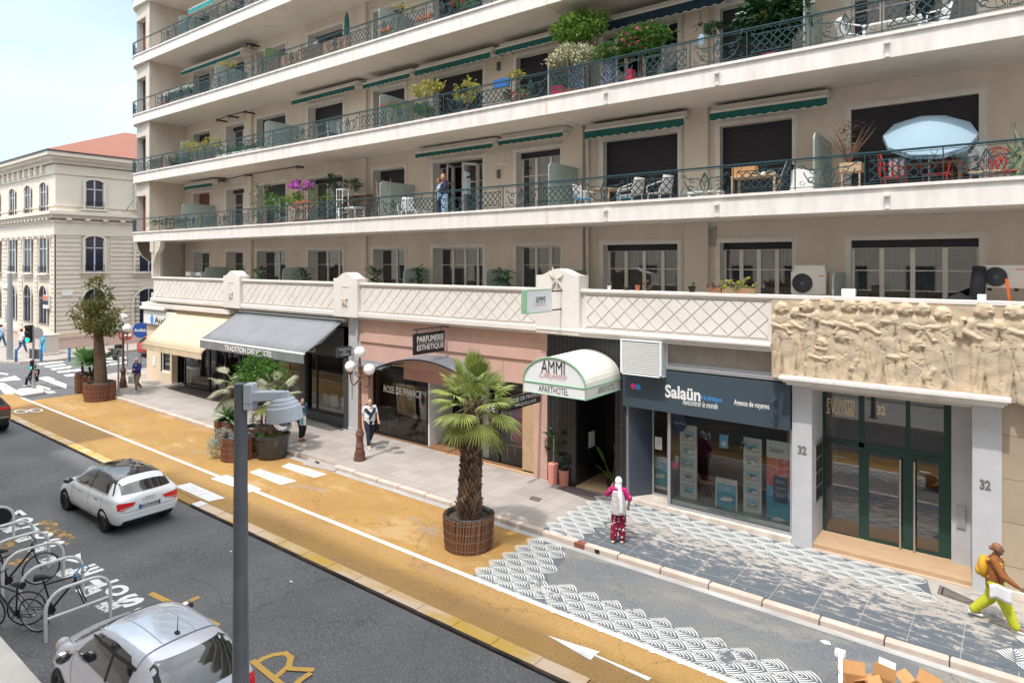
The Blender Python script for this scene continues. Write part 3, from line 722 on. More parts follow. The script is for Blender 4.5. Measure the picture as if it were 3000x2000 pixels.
# corbel below the corner
m_ = MB(); nn = 14; pr = [(0, 8.38), (.1, 8.0), (.3, 7.6), (.7, 7.25), (1.05, 7.05), (1.25, 6.9)]
for k in range(len(pr) - 1):
 for i in range(nn):
  def P(j, kk):
   th = R(270 - 90 * j / nn); r = CR - .06 - pr[kk][0]
   return (CX + r * math.cos(th), CY + r * math.sin(th), pr[kk][1])
  m_.quad(P(i+1, k), P(i, k), P(i, k+1), P(i+1, k+1))
m_.build('corbel', 'wall_cream', bld, smooth=True, world=True)
m_ = MB(); r = .3
m_.box(-39.6, -39.45, 17.5, 40, 0, 8.36)
m_.build('corner_wall', 'wall_cream', bld, world=True)
# corner post and curved bracket at the terrace end
m_ = MB(); m_.box(-38.5, -38.28, 16.86, 17.2, 6.4, 8.36); m_.box(-38.62, -38.22, 16.83, 17.25, 7.75, 8.37)
prof = [(0, 8.36), (.55, 8.36)] + [(.55 - .55 * math.sin(R(a)) , 7.75 - .62 * (1 - math.cos(R(a))) ) for a in range(0, 91, 15)]
prof = [(-38.28, 8.36), (-37.5, 8.36), (-37.56, 8.1), (-37.75, 7.85), (-38.0, 7.7), (-38.18, 7.45), (-38.28, 7.1)]
m_.add([(x, 16.9, z) for x, z in prof] + [(x, 17.15, z) for x, z in prof], [tuple(range(7)), tuple(range(13, 6, -1))] + [(i, (i+1) % 7, 7+(i+1) % 7, 7+i) for i in range(7)])
m_.box(-39.2, -38.5, 17.35, 17.5, 6.3, 8.36)
m_.build('terrace_post', 'wall_cream', bld, world=True)
# terrace floor
m_ = MB(); m_.box(-39.2, XR, 17.16, YW - .01, 5.2, 5.48); m_.build('terrace_floor', 'concrete', bld, world=True)
# parapet ------------------------------------------------------------
mk('parapet', (.72, .675, .63), .85, col2=(.66, .615, .57), scale=1.3, bump=.12, bscale=60)
m_ = MB()
PZ0, PZ1 = 5.22, 6.38
m_.box(-38.4, -4.85, YP + .03, YP + .25, PZ0, PZ1 - .08); m_.box(-38.45, XR, YP - .06, YP + .32, PZ1 - .08, PZ1 + .01)
m_.box(-38.43, XR, YP - .02, YP + .28, PZ1 - .14, PZ1 - .08)
m_.box(-4.85, XR, YP + .10, YP + .25, 4.5, PZ1 - .14)
m_.build('parapet', 'parapet', bld, world=True, bevel=.012)
m_ = MB(); m_.box(-38.55, -4.86, YP - .10, YP + .25, 5.04, PZ0 - .002); m_.box(-38.5, -4.86, YP - .04, YP + .25, 4.97, 5.04)
m_.box(-11.95, -4.86, YP - .16, YP + .1, 5.10, 5.18)
m_.build('cornice', 'parapet', bld, world=True, bevel=.02)
def clip(poly, x0, x1, z0, z1):
 for ax, val, sg in ((0, x0, 1), (0, x1, -1), (1, z0, 1), (1, z1, -1)):
  out = []
  for i in range(len(poly)):
   a, b = poly[i-1], poly[i]; da, db = (a[ax] - val) * sg, (b[ax] - val) * sg
   if (da >= 0) != (db >= 0):
    t = da / (da - db); out.append((a[0] + (b[0]-a[0])*t, a[1] + (b[1]-a[1])*t))
   if db >= 0: out.append(b)
  poly = out
  if len(poly) < 3: return []
 return poly
def lattice(x0, x1, z0, z1, name, w_, h_):
 m = MB(); hx, hz = w_/2 - .016, h_/2 - .016
 i = 0; z = z0 - h_
 while z < z1 + h_:
  x = x0 - w_ + (w_/2 if i % 2 else 0)
  while x < x1 + w_:
   pl = clip([(x - hx, z), (x, z - hz), (x + hx, z), (x, z + hz)], x0, x1, z0, z1)
   if pl and len(pl) > 2:
    ar = abs(sum(pl[k-1][0]*pl[k][1] - pl[k][0]*pl[k-1][1] for k in range(len(pl)))) / 2
    if ar > .002:
     n = len(pl); cx = sum(p[0] for p in pl)/n; cz = sum(p[1] for p in pl)/n
     f = [(cx + (p[0]-cx)*.97, cz + (p[1]-cz)*.97) for p in pl]
     vs = [(p[0], YP + .03, p[1]) for p in pl] + [(p[0], YP - .0, p[1]) for p in f]
     m.add(vs, [tuple(range(n, 2*n))] + [(k, (k+1) % n, n+(k+1) % n, n+k) for k in range(n)])
   x += w_
  z += h_/2; i += 1
 m.box(x0 - .10, x0, YP - .003, YP + .035, z0 - .05, z1 + .03); m.box(x1, x1 + .10, YP - .003, YP + .035, z0 - .05, z1 + .03)
 m.build(name, 'parapet', bld, world=True)
for x0, x1 in ((-38.2, -30.75), (-28.95, -22.2), (-20.4, -12.1), (-10.2, -4.95)): lattice(x0, x1, 5.30, 6.2, 'lattice_panel', .50, .47)
def pier(x0, x1, zt, hump, big=False):
 m = MB(); y0, y1 = YP - .135, YP + .42
 cx = (x0 + x1)/2; n = 14; top = []
 for i in range(n + 1):
  s = -1 + 2*i/n; top.append((cx + s*(x1-x0)/2, zt + hump * (math.cos(min(1, abs(s)/.85) * math.pi) * .5 + .5)))
 poly = [(x1, PZ0 - .20), (x0, PZ0 - .20)] + [(x, z) for x, z in top]
 N = len(poly)
 m.add([(x, y0, z) for x, z in poly] + [(x, y1, z) for x, z in poly], [tuple(range(N)), tuple(range(2*N-1, N-1, -1))] + [(i, (i+1) % N, N+(i+1) % N, N+i) for i in range(N)])
 if not big:
  m.box(cx - .22, cx - .19, y0 - .02, y0, PZ0 + .1, zt - .3); m.box(cx - .19, cx + .2, y0 - .02, y0, zt - .33, zt - .3)
 o = m.build('parapet_pier', 'parapet', bld, world=True)
 # bird like relief ornament
 k = MB(); zc = PZ0 + .45 if not big else zt - .12; sc_ = .30 if not big else .42
 for dx, dz in ((-.7, .6), (-.35, .9), (.55, .35), (.5, -.75), (-.45, -.8), (.1, -.95)):
  k.tube([(cx, y0 - .02, zc), (cx + dx * sc_ * .6, y0 - .05, zc + dz * sc_ * .45), (cx + dx * sc_, y0 - .02, zc + dz * sc_)], [.045, .03, .012], 6)
 k.build('carved_ornament', 'wall_cream', o, world=True, smooth=True)
pier(-30.64, -29.17, 6.55, .24); pier(-22.09, -20.59, 6.55, .24); pier(-11.97, -10.40, 6.80, .20, True)
# railings ------------------------------------------------------------
def sp(cx, cz, r, a0, turns, sg=1, n=12):
 return [(cx + r*(1-.75*t/n)*math.cos(R(a0 + sg*360*turns*t/n)), 0, cz + r*(1-.75*t/n)*math.sin(R(a0 + sg*360*turns*t/n))) for t in range(n+1)]
def bz(p, n=8):
 p = [Vector((a, 0, b)) for a, b in p]; o = []
 for i in range(n+1):
  t = i/n; o.append(p[0]*(1-t)**3 + p[1]*3*t*(1-t)**2 + p[2]*3*t*t*(1-t) + p[3]*t**3)
 return o
mr = MB(); b_ = .017
MW, RH = 3.02, .74
mr.tube([(0, 0, RH), (MW, 0, RH)], .026, 6); mr.tube([(0, 0, RH - .055), (MW, 0, RH - .055)], .010, 4); mr.tube([(0, 0, .05), (MW, 0, .05)], .011, 4)
for x in (0.0, MW * .5): mr.tube([(x, 0, 0), (x, 0, RH)], .017, 4)
# lattice
lx0, lx1, lz0, lz1 = MW*.5 + .10, MW - .10, .12, .56
mr.tube([(lx0, 0, lz0), (lx1, 0, lz0), (lx1, 0, lz1), (lx0, 0, lz1)], b_, 4, closed=True)
def seg(x0, z0, x1, z1):
 # liang-barsky clip
 dx, dz = x1-x0, z1-z0; t0, t1 = 0, 1
 for p, q_ in ((-dx, x0-lx0), (dx, lx1-x0), (-dz, z0-lz0), (dz, lz1-z0)):
  if p == 0:
   if q_ < 0: return
  else:
   r = q_/p
   if p < 0: t0 = max(t0, r)
   else: t1 = min(t1, r)
 if t1 - t0 > .02: mr.tube([(x0+dx*t0, 0, z0+dz*t0), (x0+dx*t1, 0, z0+dz*t1)], .0155, 4)
x = lx0 - .6
while x < lx1 + .6:
 seg(x, lz0, x + .42, lz1); seg(x + .42, lz0, x, lz1); x += .21
for xx in (lx0 + .06, lx1 - .06, (lx0+lx1)/2):
 for s in (-1, 1):
  mr.tube(bz([(xx, lz1), (xx + s*.02, lz1 + .06), (xx + s*.07, lz1 + .06), (xx + s*.06, lz1 + .12)], 5), .008, 4)
  mr.tube(bz([(xx, lz0), (xx + s*.02, lz0 - .03), (xx + s*.06, lz0 - .03), (xx + s*.05, lz0 - .07)], 5), .007, 4)
# scrolls
for s in (-1, 1):
 c = MW * .25; X = lambda d: c + s*d
 mr.tube([(X(.16), 0, .06), (X(.20), 0, .25), (X(.12), 0, .38), (X(.20), 0, .5)], .007, 4)
 for pts in ([(.02, .10), (.30, .02), (.50, .20), (.56, .42)], [(.02, .34), (.22, .60), (.34, .34), (.60, .56)], [(.03, .12), (.18, .28), (.10, .42), (.0, .62)]):
  mr.tube(bz([(X(a), b) for a, b in pts]), .016, 4)
 mr.tube([(X(.36) + s*(p[0]), 0, p[2]) for p in sp(0, .44, .085, 200, 1.05, 1)], .015, 4)
 mr.tube([(X(.40) + s*(p[0]), 0, p[2]) for p in sp(0, .20, .095, -200, 1.05, -1)], .015, 4)
 mr.tube([(X(.60) + s*(p[0]), 0, p[2]) for p in sp(0, .53, .075, 180, .9, -1)], .009, 4)
 mr.tube([(X(.60) + s*(p[0]), 0, p[2]) for p in sp(0, .16, .075, 180, .9, 1)], .009, 4)
mr.tube([(MW*.25, 0, .05), (MW*.25, 0, .62)], .008, 4)
mr.tube([(MW*.25 + .045*math.cos(R(a)), 0, .40 + .16*math.sin(R(a))) for a in range(0, 360, 30)], .009, 4, closed=True)
rail0 = mr.build('railing_panel', 'iron', None, smooth=True)
first = True
X0 = -7.33 - MW * 11
for lv in range(5):
 for i in range(15):
  x = X0 + i * MW + (0.0, .35, -.5, .2, .0)[lv]
  if x < -40.2 or (lv == 4 and i > 7) or x + MW > XR + .6: continue
  o = rail0 if first else rail0.copy()
  if not first: COL.objects.link(o)
  first = False
  o.parent = bld; o.location = (x + 20, YB - .03 - 17.15, SB[lv] + .57)
 # curved corner part
 m = MB(); n = 12; z = SB[lv] + .57
 A = arc(CR + .02, 270, 178, n)
 for h, r_ in ((RH, .026), (RH - .055, .01), (.06, .011)): m.tube([(*p, z + h) for p in [(X0 - .02 + (0.0, .35, -.5, .2, .0)[lv] + (MW if X0 + (0.0, .35, -.5, .2, .0)[lv] < -40.2 else 0), YB - .02)] + A], r_, 5)
 for i in range(n):
  p, q_ = Vector((*A[i], z)), Vector((*A[i+1], z)); up = Vector((0, 0, 1)); d = (q_ - p)
  if i % 3 == 0: m.tube([p, p + up*RH], .016, 4)
  for k in range(2):
   a = p + d*k/2; m.tube([a + up*.06, a + d*.5 + up*.66], .009, 4); m.tube([a + d*.5 + up*.06, a + up*.66], .009, 4)
 m.build('corner_railing', 'iron', bld, smooth=True, world=True)
# frosted glass dividers -----------------------------------------------
def divider(lv, u, zt_off=None, short=False, mt='frost'):
 r = _ray(u, 768); yf = 17.22 if not short else 17.75
 X = r.x / r.y * yf; m = MB()
 z0 = FL[lv] + .03; h = (1.62 if lv else 1.42); yb = YW - .03
 n = 6; rr = .22
 poly = [(yb, z0), (yf, z0)] + [(yf + rr - rr*math.cos(R(90*i/n)), z0 + h - rr + rr*math.sin(R(90*i/n))) for i in range(n+1)] + [(yb, z0 + h - .02)]
 N = len(poly)
 m.add([(X - .02, y, z) for y, z in poly] + [(X + .02, y, z) for y, z in poly], [tuple(range(N-1, -1, -1)), tuple(range(N, 2*N))] + [(i, (i+1) % N, N+(i+1) % N, N+i) for i in range(N)])
 o = m.build('divider_panel', mt, bld, world=True)
 return o
for u in (600, 828, 1183, 1423, 1652, 2440): divider(0, u, short=True)
for u in (533, 1113, 1607, 2384): divider(1, u)
for u in (530, 776, 1112, 1606, 2355): divider(2, u)
mk('ivy_screen', (.06, .12, .05), .9, col2=(.3, .35, .2), scale=30)
for u, mt in ((630, 'frost'), (774, 'ivy_screen'), (1110, 'frost')): divider(3, u, mt=mt)
divider(4, 525)
# privacy screens behind the railing
MT['reed'] = stripes('reed', (.24, .15, .11), (.38, .27, .2), 'X', 14, .5, .9)
mk('teal_mesh', (.015, .10, .11), .8)
for lv, u0, u1, mt in ((3, 775, 1046, 'teal_mesh'), (2, 780, 1030, 'reed'), (1, 442, 500, 'reed'), (4, 500, 700, 'teal_mesh')):
 m = MB(); z = SB[lv] + .60; m.box(FX(u0, YB + .05), FX(u1, YB + .05), YB + .03, YB + .05, z, z + .64 - (.1 if mt == 'reed' else 0)); m.build('privacy_screen', mt, bld, world=True)
def awning(u0, v0, u1, v1, drop, Y, fab, label, box=True, grp='green awnings rolled up under the balconies'):
 a, b = F(u0, v0, Y), F(u1, v1, Y); z = (a.z + b.z)/2; x0, x1 = a.x, b.x; dz = drop / FPX * (Y / _ray((u0+u1)/2, 768).y)
 t = thing('awning', label, 'awning', ((x0+x1)/2, Y, z), 0, grp)
 m = MB(); m.box(x0, x1, Y - .02, Y + .05, z - .01, z + .07)
 for x in (x0 + .12, x1 - .12): m.box(x - .03, x + .03, Y + .05, YW - .03, z + .0, z + .05)
 m.build('front_bar', 'trim', t, world=True, bevel=.008)
 m = MB(); m.box(x0 + .02, x1 - .02, Y + .16, YW - .02, z + .10, z + .26); m.build('cassette', 'beige_metal', t, world=True, bevel=.03)
 n = max(6, int((x1 - x0) / .28)); K = n * 6; m = MB()
 P = lambda i, e: (x0 + (x1-x0)*i/K, Y - .025 - .012*math.sin(i*1.3)*e, z - (dz * (.82 + .18*abs(math.sin(math.pi*i/6 + .2))) if e else 0))
 for i in range(K): m.quad(P(i, 1), P(i+1, 1), P(i+1, 0), P(i, 0))
 o = m.build('valance', fab, t, world=True)
 m = MB(); m.tube([Vector(P(i, 1)) for i in range(K+1)], .011, 4); m.build('piping', 'trim', o, world=True)
 return t
awning(1712, 389, 2004, 345, 24, 18.45, 'green_fabric', 'green scalloped awning over the closed shutter right of the joint, first balcony')
awning(2080, 335, 2424, 285, 24, 18.45, 'green_fabric', 'green scalloped awning over the wide shutter nearest the blue parasol')
awning(1218, 452, 1445, 421, 13, 18.4, 'green_fabric', 'green awning right above the two women on the first balcony')
awning(1460, 415, 1650, 387, 14, 18.4, 'green_fabric', 'green awning ending at the pier, above the ceiling lamp')
awning(539, 547, 622, 537, 11, 18.2, 'green_fabric', 'small teal awning over the red shutter at the far left of the first balcony')
awning(855, 297, 1040, 250, 14, 18.3, 'green_fabric', 'dark green awning left of the pipes on the second balcony, over the white window')
awning(1064, 250, 1202, 215, 14, 18.3, 'green_fabric', 'green awning over the brown and grey divider of the second balcony')
awning(1216, 210, 1438, 152, 18, 18.3, 'green_fabric', 'green awning above the yellow leaved plant on the second balcony')
awning(1452, 148, 1640, 100, 18, 18.3, 'green_fabric', 'green awning left of the tall flowering bushes on the second balcony')
awning(1755, 75, 2125, -25, 30, 18.3, M('navy_fabric', (.01, .035, .06), .8), 'dark navy awning above the tall flowering bushes')
awning(531, 213, 705, 150, 12, 18.1, 'green_fabric', 'green awning over the white flower box on the third balcony')
awning(553, 30, 628, -2, 12, 17.6, 'cyan_fabric', 'bright turquoise awning at the top left corner of the building')
# bare awning arms
def arms(pts, Y, label):
 p = [F(u, v, Y) for u, v in pts]; c = p[0]
 t = thing('bare_awning', label, 'awning frame', tuple(c))
 m = MB(); m.tube(p, .028, 6); m.build('bar', 'iron_black', t, world=True)
 for q_ in p:
  k = MB(); k.box(q_.x - .04, q_.x + .04, Y - .02, YW - .2, q_.z - .03, q_.z + .05); k.tube([q_, q_ + Vector((.12, 0, -.16))], .02, 5); k.build('bracket', 'iron_black', t, world=True)
arms([(640, 530), (718, 513), (868, 489)], 18.5, 'bare black awning bar over the flowering plants of the first balcony')
arms([(634, 352), (668, 340), (715, 328)], 18.3, 'bare folded awning frame at the left of the second balcony')
arms([(722, 128), (733, 130)], 18.4, 'small black camera bracket under the third balcony ceiling')
# ================================================================ GROUND FLOOR OF THE BUILDING AND ITS SHOPS
YF = 17.15
mk('pink', (.60, .38, .31), .9, col2=(.53, .34, .28), scale=1.5, detail=7)
mk('pink_dark', (.50, .30, .25), .9, col2=(.45, .26, .22), scale=2)
mk('slate', (.045, .06, .08), .35, spec=.5)
mk('slate_sign', (.050, .072, .095), .4)
mk('white_pillar', (.52, .52, .54), .8, col2=(.46, .46, .48), scale=2.2, detail=7)
mk('cream_front', (.72, .58, .42), .85)
mk('marble', (.68, .62, .56), .4, col2=(.5, .42, .36), scale=3, detail=8)
mk('step_pink', (.60, .43, .31), .7, col2=(.64, .48, .37), scale=2)
mk('green_paint', (.012, .045, .040), .35, col2=(.016, .058, .050), scale=2)
mk('black_tile', (.012, .012, .013), .18, spec=.5)
mk('band_stone', (.30, .26, .22), .9, col2=(.38, .34, .30), scale=2, detail=8)
mk('alu', (.42, .43, .45), .4, metal=.5)
MT['cladding'] = tiles('cladding', (.40, .31, .23), (.46, .36, .27), (.22, .17, .13), (.78, .9))
n = MT['cladding'].node_tree.nodes; l = MT['cladding'].node_tree.links
mp = n.new('ShaderNodeMapping'); mp.inputs['Rotation'].default_value = (R(90), 0, 0)
br = [x for x in n if x.type == 'TEX_BRICK'][0]; tcn = [x for x in n if x.type == 'TEX_COORD'][0]
l.new(tcn.outputs['Object'], mp.inputs[0]); l.new(mp.outputs[0], br.inputs[0])
def btile(name, c, mortar, size):
 m = tiles(name, c, c, mortar, size); n = m.node_tree.nodes; l = m.node_tree.links
 mp = n.new('ShaderNodeMapping'); mp.inputs['Rotation'].default_value = (R(90), 0, 0)
 br = [x for x in n if x.type == 'TEX_BRICK'][0]; t = [x for x in n if x.type == 'TEX_COORD'][0]
 l.new(t.outputs['Object'], mp.inputs[0]); l.new(mp.outputs[0], br.inputs[0]); br.inputs['Mortar Size'].default_value = .006
 n['Principled BSDF'].inputs['Roughness'].default_value = .25; return m
MT['black_tiles'] = btile('black_tiles', (.014, .014, .016), (.07, .07, .08), (.15, .075))
def part(name, fn, mats, parent=bld, **k):
 m = MB(); fn(m); return m.build(name, mats, parent, world=True, **k)
zg = lambda x: gz(x, HS)
# walls above the shops and the interior shells
part('shop_beam', lambda m: (m.box(-39.3, -20.86, YF + .12, YF + .4, 4.55, 4.97)), 'band_stone')
part('interior_ceiling', lambda m: m.box(-39.3, XR, YF + .42, 20.0, 4.3, 4.5), 'wall_cream')
part('interior_floor', lambda m: m.box(-39.3, XR, YF + .01, 20.0, .0, .36), 'wood_light')
for x in (-39.3, -30.0, -21.3, -11.9, -9.1, -4.3): part('interior_wall', lambda m: m.box(x - .03, x + .03, YF + .5, 20.0, .2, 4.3), 'wall_cream')
part('white_column', lambda m: (m.box(-21.6, -20.86, YF - .02, YF + .3, zg(-21) - .1, 4.97), m.box(-21.62, -20.84, YF - .04, YF + .3, zg(-21) - .1, zg(-21) + .12)), 'white_pillar', bevel=.01)
part('rain_pipe', lambda m: (m.tube([(-20.95, YF - .1, 4.9), (-20.95, YF - .1, 4.3), (-20.98, YF - .08, 4.1)], .05, 8)), 'white_pillar', smooth=True)
PX0, PX1 = -20.86, -11.81
def pink(m):
 wall_holes(m, PX0, PX1, zg(-16) - .15, 4.97, YF, [(-20.4, -12.35, zg(-16) - .14, 3.25)], .35, 0, 0)
 m.box(PX0 + .01, PX1, YF - .06, YF, 4.05, 4.42); m.box(PX0 + .01, PX1, YF - .03, YF, 4.02, 4.05)
part('pink_wall', pink, 'pink'); part('pink_recess', lambda m: (m.box(-16.6, -16.58, YF - .01, YF, 3.3, 4.0), m.box(-13.6, -13.58, YF - .01, YF, 3.3, 4.0)), 'pink_dark')
def shopwin(x0, x1, z0, z1, Y, parent, mull=(), fr='black', gl='shop_glass', name='shop_window', w_=.06, kick=0, kmat=None):
 m = MB(); m.box(x0, x1, Y - .03, Y + .05, z0, z0 + w_ + .02); m.box(x0, x1, Y - .03, Y + .05, z1 - w_, z1)
 for x in (x0, *mull, x1 - w_): m.box(x, x + w_, Y - .032, Y + .052, z0 + w_ + .02, z1 - w_)
 o = m.build(name, fr, parent, world=True)
 g = MB(); g.quad((x0 + .02, Y + .01, z0 + .04), (x1 - .02, Y + .01, z0 + .04), (x1 - .02, Y + .01, z1 - .03), (x0 + .02, Y + .01, z1 - .03)); g.build('pane', gl, o, world=True)
 return o
Z = zg(-18.5)
shopwin(-20.4, -17.35, Z + .02, 3.25, 17.42, bld); shopwin(-15.7, -12.9, zg(-14) + .02, 3.25, 17.42, bld, (-14.0,))
part('shop_return', lambda m: m.box(-17.35, -17.28, 17.42, 18.7, Z, 3.2), 'white'); part('shop_return', lambda m: m.box(-15.74, -15.7, 17.42, 18.7, Z, 3.2), 'black')
shopwin(-17.28, -15.74, Z + .02, 2.7, 18.7, bld, (-16.5,), name='shop_door')
part('shop_pilaster', lambda m: m.box(-12.9, -12.35, 17.3, 17.5, zg(-12.6), 3.25), 'wood_light'); part('shop_transom', lambda m: (m.box(-18.6, -15.2, 17.36, 17.40, 2.75, 3.5)), 'pink_dark')
part('shop_floor', lambda m: m.box(-20.5, -12.4, 17.3, 18.75, .2, Z + .03), 'wood')
# contents of the perfume shop
def table(loc, w_, d, h, mt, label, cat='table'):
 t = thing('table', label, cat, loc); m = MB(); m.box(-w_/2, w_/2, -d/2, d/2, h - .05, h); m.build('tabletop', mt, t, bevel=.006)
 for sx in (-1, 1):
  for sy in (-1, 1): m = MB(); m.cbox((sx*(w_/2-.04), sy*(d/2-.04), (h-.05)/2), (.06, .06, h-.05)); m.build('leg', mt, t)
 return t
def poster(x0, x1, z0, z1, Y, label, draw, lean=0, frame='white', cat='poster', rz=0):
 t = thing('poster', label, cat, ((x0+x1)/2, Y, z0), rz); w_, h = x1-x0, z1-z0
 t.rotation_euler = (R(-lean), 0, rz)
 m = MB(); m.box(-w_/2, w_/2, 0, .03, 0, h); m.build('board', frame, t)
 m = draw(w_, h); m.build('print', [MT[k] if isinstance(k, str) else k for k in PRN], t); return t
mk('p_white', (.75, .75, .73), .6); mk('p_sky', (.08, .38, .62), .6, col2=(.25, .6, .78), scale=3); mk('p_sea', (.015, .22, .42), .6, col2=(.02, .4, .5), scale=5)
mk('p_skin', (.6, .38, .3), .6); mk('p_pink', (.75, .10, .35), .6); mk('p_red', (.60, .04, .04), .6, col2=(.75, .3, .25), scale=9); mk('p_dark', (.03, .03, .04), .6)
mk('p_gold', (.5, .36, .14), .6, col2=(.7, .62, .4), scale=6); mk('p_green', (.1, .25, .08), .6); mk('p_grey', (.4, .42, .44), .6); mk('p_navy', (.02, .05, .16), .5)
mk('p_lilac', (.35, .22, .5), .6); mk('p_mint', (.66, .74, .71), .5)
PRN = ['p_white', 'p_sky', 'p_sea', 'p_skin', 'p_pink', 'p_red', 'p_dark', 'p_gold', 'p_green', 'p_grey', 'p_navy', 'p_lilac', 'p_mint']
def rect(m, w_, h, a, b, c, d, mi, y=-.004): m.quad((-w_/2 + a*w_, y, c*h), (-w_/2 + b*w_, y, c*h), (-w_/2 + b*w_, y, d*h), (-w_/2 + a*w_, y, d*h), mi)
def blob(m, w_, h, cx, cz, rx, rz_, mi, y=-.006, n=12, rot=0):
 P = []
 for k in range(n):
  a = 2*math.pi*k/n; x, z = rx*math.cos(a), rz_*math.sin(a)
  P.append((-w_/2 + cx*w_ + x*math.cos(rot) - z*math.sin(rot), y, cz*h + x*math.sin(rot) + z*math.cos(rot)))
 m.add(P, [tuple(range(n))], mi)
def txt(m, w_, h, s, a, b, c, d, mi, y=-.007, **k): text(m, s, (-w_/2 + a*w_, y, c*h), ((b-a)*w_, 0, 0), (0, 0, (d-c)*h), mi, **k)
def d_flower(w_, h):
 m = MB(); rect(m, w_, h, .04, .96, .03, .97, 7)
 rect(m, w_, h, .5, .9, .05, .35, 9)
 for k in range(8): a = k*math.pi/4; blob(m, w_, h, .72, .62, .055, .14, 0, -.006 - k*.0004, rot=a)
 blob(m, w_, h, .72, .62, .05, .05, 7, -.012); rect(m, w_, h, .22, .5, .15, .62, 3, -.006); return m
def d_face(w_, h):
 m = MB(); rect(m, w_, h, .04, .96, .03, .97, 0); blob(m, w_, h, .45, .62, .17*w_/.7, .26*h/1.1, 3, rot=-.1); blob(m, w_, h, .28, .72, .12, .22, 6, -.009); rect(m, w_, h, .35, .5, .25, .45, 3, -.007)
 for k in range(5): rect(m, w_, h, .1+.17*k, .12+.17*k, .05, .3, 9, -.01)
 return m
def d_pink(w_, h):
 m = MB(); rect(m, w_, h, .03, .97, .02, .98, 11); rect(m, w_, h, .03, .97, .02, .34, 4, -.005); blob(m, w_, h, .52, .72, .11, .14, 3); blob(m, w_, h, .52, .80, .15, .10, 6, -.0055); blob(m, w_, h, .74, .60, .1, .13, 3, -.007); blob(m, w_, h, .74, .68, .13, .09, 6, -.0065)
 rect(m, w_, h, .38, .68, .36, .60, 4, -.0062); rect(m, w_, h, .66, .92, .3, .5, 0, -.0072); txt(m, w_, h, 'Sorry', .1, .5, .18, .30, 0, shear=.2); return m
def d_ship(w_, h):
 m = MB(); rect(m, w_, h, .02, .98, .02, .98, 0); rect(m, w_, h, .06, .94, .10, .84, 2, -.005); rect(m, w_, h, .06, .94, .58, .84, 1, -.006)
 txt(m, w_, h, 'La mer', .2, .75, .72, .80, 0, -.008, shear=.2); txt(m, w_, h, 'Salaün', .35, .68, .88, .94, 9, -.006)
 blob(m, w_, h, .52, .40, .30*w_, .05*h, 0, -.008, rot=.12); blob(m, w_, h, .55, .45, .20*w_, .04*h, 0, -.009, rot=.12); blob(m, w_, h, .56, .47, .1*w_, .03*h, 9, -.010, rot=.12); blob(m, w_, h, .88, .2, .07*w_, .08*h, 8, -.008)
 rect(m, w_, h, .3, .7, .66, .70, 0, -.0075); return m
def d_land(kind):
 def f(w_, h):
  m = MB(); rect(m, w_, h, .0, 1, 0, 1, 9); rect(m, w_, h, .08, .92, .12, .88, 0, -.005)
  rect(m, w_, h, .14, .86, .45, .80, 1, -.006); rect(m, w_, h, .14, .86, .2, .5, (2, 7, 8)[kind % 3], -.007); blob(m, w_, h, .5, .45, .22*w_, .1*h, (8, 6, 0)[kind % 3], -.008); rect(m, w_, h, .5, .86, .2, .42, 0, -.009) if kind > 2 else None
  return m
 return f
def d_rollup(w_, h):
 m = MB(); rect(m, w_, h, 0, 1, 0, 1, 5); rect(m, w_, h, 0, 1, 0, .42, 2, -.005); rect(m, w_, h, 0, 1, .36, .48, 1, -.006); rect(m, w_, h, 0, 1, .80, 1, 12, -.006)
 txt(m, w_, h, 'Salaün', .12, .7, .87, .93, 6, -.008); txt(m, w_, h, 'Tourisme & voyages', .4, .95, .83, .855, 9, -.008)
 rect(m, w_, h, .28, .88, .30, .60, 10, -.008)
 for k, s in enumerate(('CIRCUITS', 'SÉJOURS', 'CROISIÈRES')): txt(m, w_, h, s, .38, .80, .52 - k*.075, .56 - k*.075, 0, -.010)
 blob(m, w_, h, .5, .09, .17, .09, 0, -.009); blob(m, w_, h, .75, .07, .14, .07, 8, -.010); return m
ZF = Z + .04
table((-19.15, 18.0, ZF), 1.5, .5, .72, 'wood', 'long wooden display bench under the flower poster'); table((-17.95, 17.85, ZF), .75, .5, .70, 'wood', 'small wooden stool table under the portrait poster')
poster(-19.75, -18.7, ZF + .74, ZF + 1.95, 18.1, 'perfume poster with a white flower on a wooden bench', d_flower, -4)
poster(-18.3, -17.6, ZF + .72, ZF + 1.85, 17.95, 'white poster with a woman in profile behind the left shop window', d_face, -4)
for i, (x, z_) in enumerate(((-18.62, .16), (-18.5, .2), (-18.38, .13))):
 m = MB(); m.box(x-.05, x+.05, 17.86, 17.94, ZF + .72, ZF + .72 + z_); m.box(x-.02, x+.02, 17.88, 17.92, ZF + .72 + z_, ZF + .75 + z_)
 tag(m.build('perfume_bottle', ('p_gold', 'p_white', 'p_grey')[i], bevel=.01), ('low gold perfume bottle between the two posters', 'tall white perfume box between the two posters', 'small grey bottle beside the portrait poster')[i], 'bottle')
table((-13.45, 18.0, zg(-13.4) + .04), .95, .5, .62, 'wood_light', 'pale wooden display table under the pink poster')
poster(-13.95, -12.98, zg(-13.4) + .68, zg(-13.4) + 2.15, 18.05, 'pink poster of two laughing women in the right shop window', d_pink, -3)
m = MB(); m.box(-14.85, -14.5, 17.5, 17.56, zg(-14) + .04, 3.2); tag(m.build('display_column', 'p_mint'), 'pale mint column behind the right perfume shop window', 'column')
_rs = random.Random(5)
part('shelving', lambda m: [m.box(-20.2, -12.5, 19.6, 19.95, z, z + .04) for z in (.9, 1.4, 1.9, 2.4, 2.9)], 'wood')
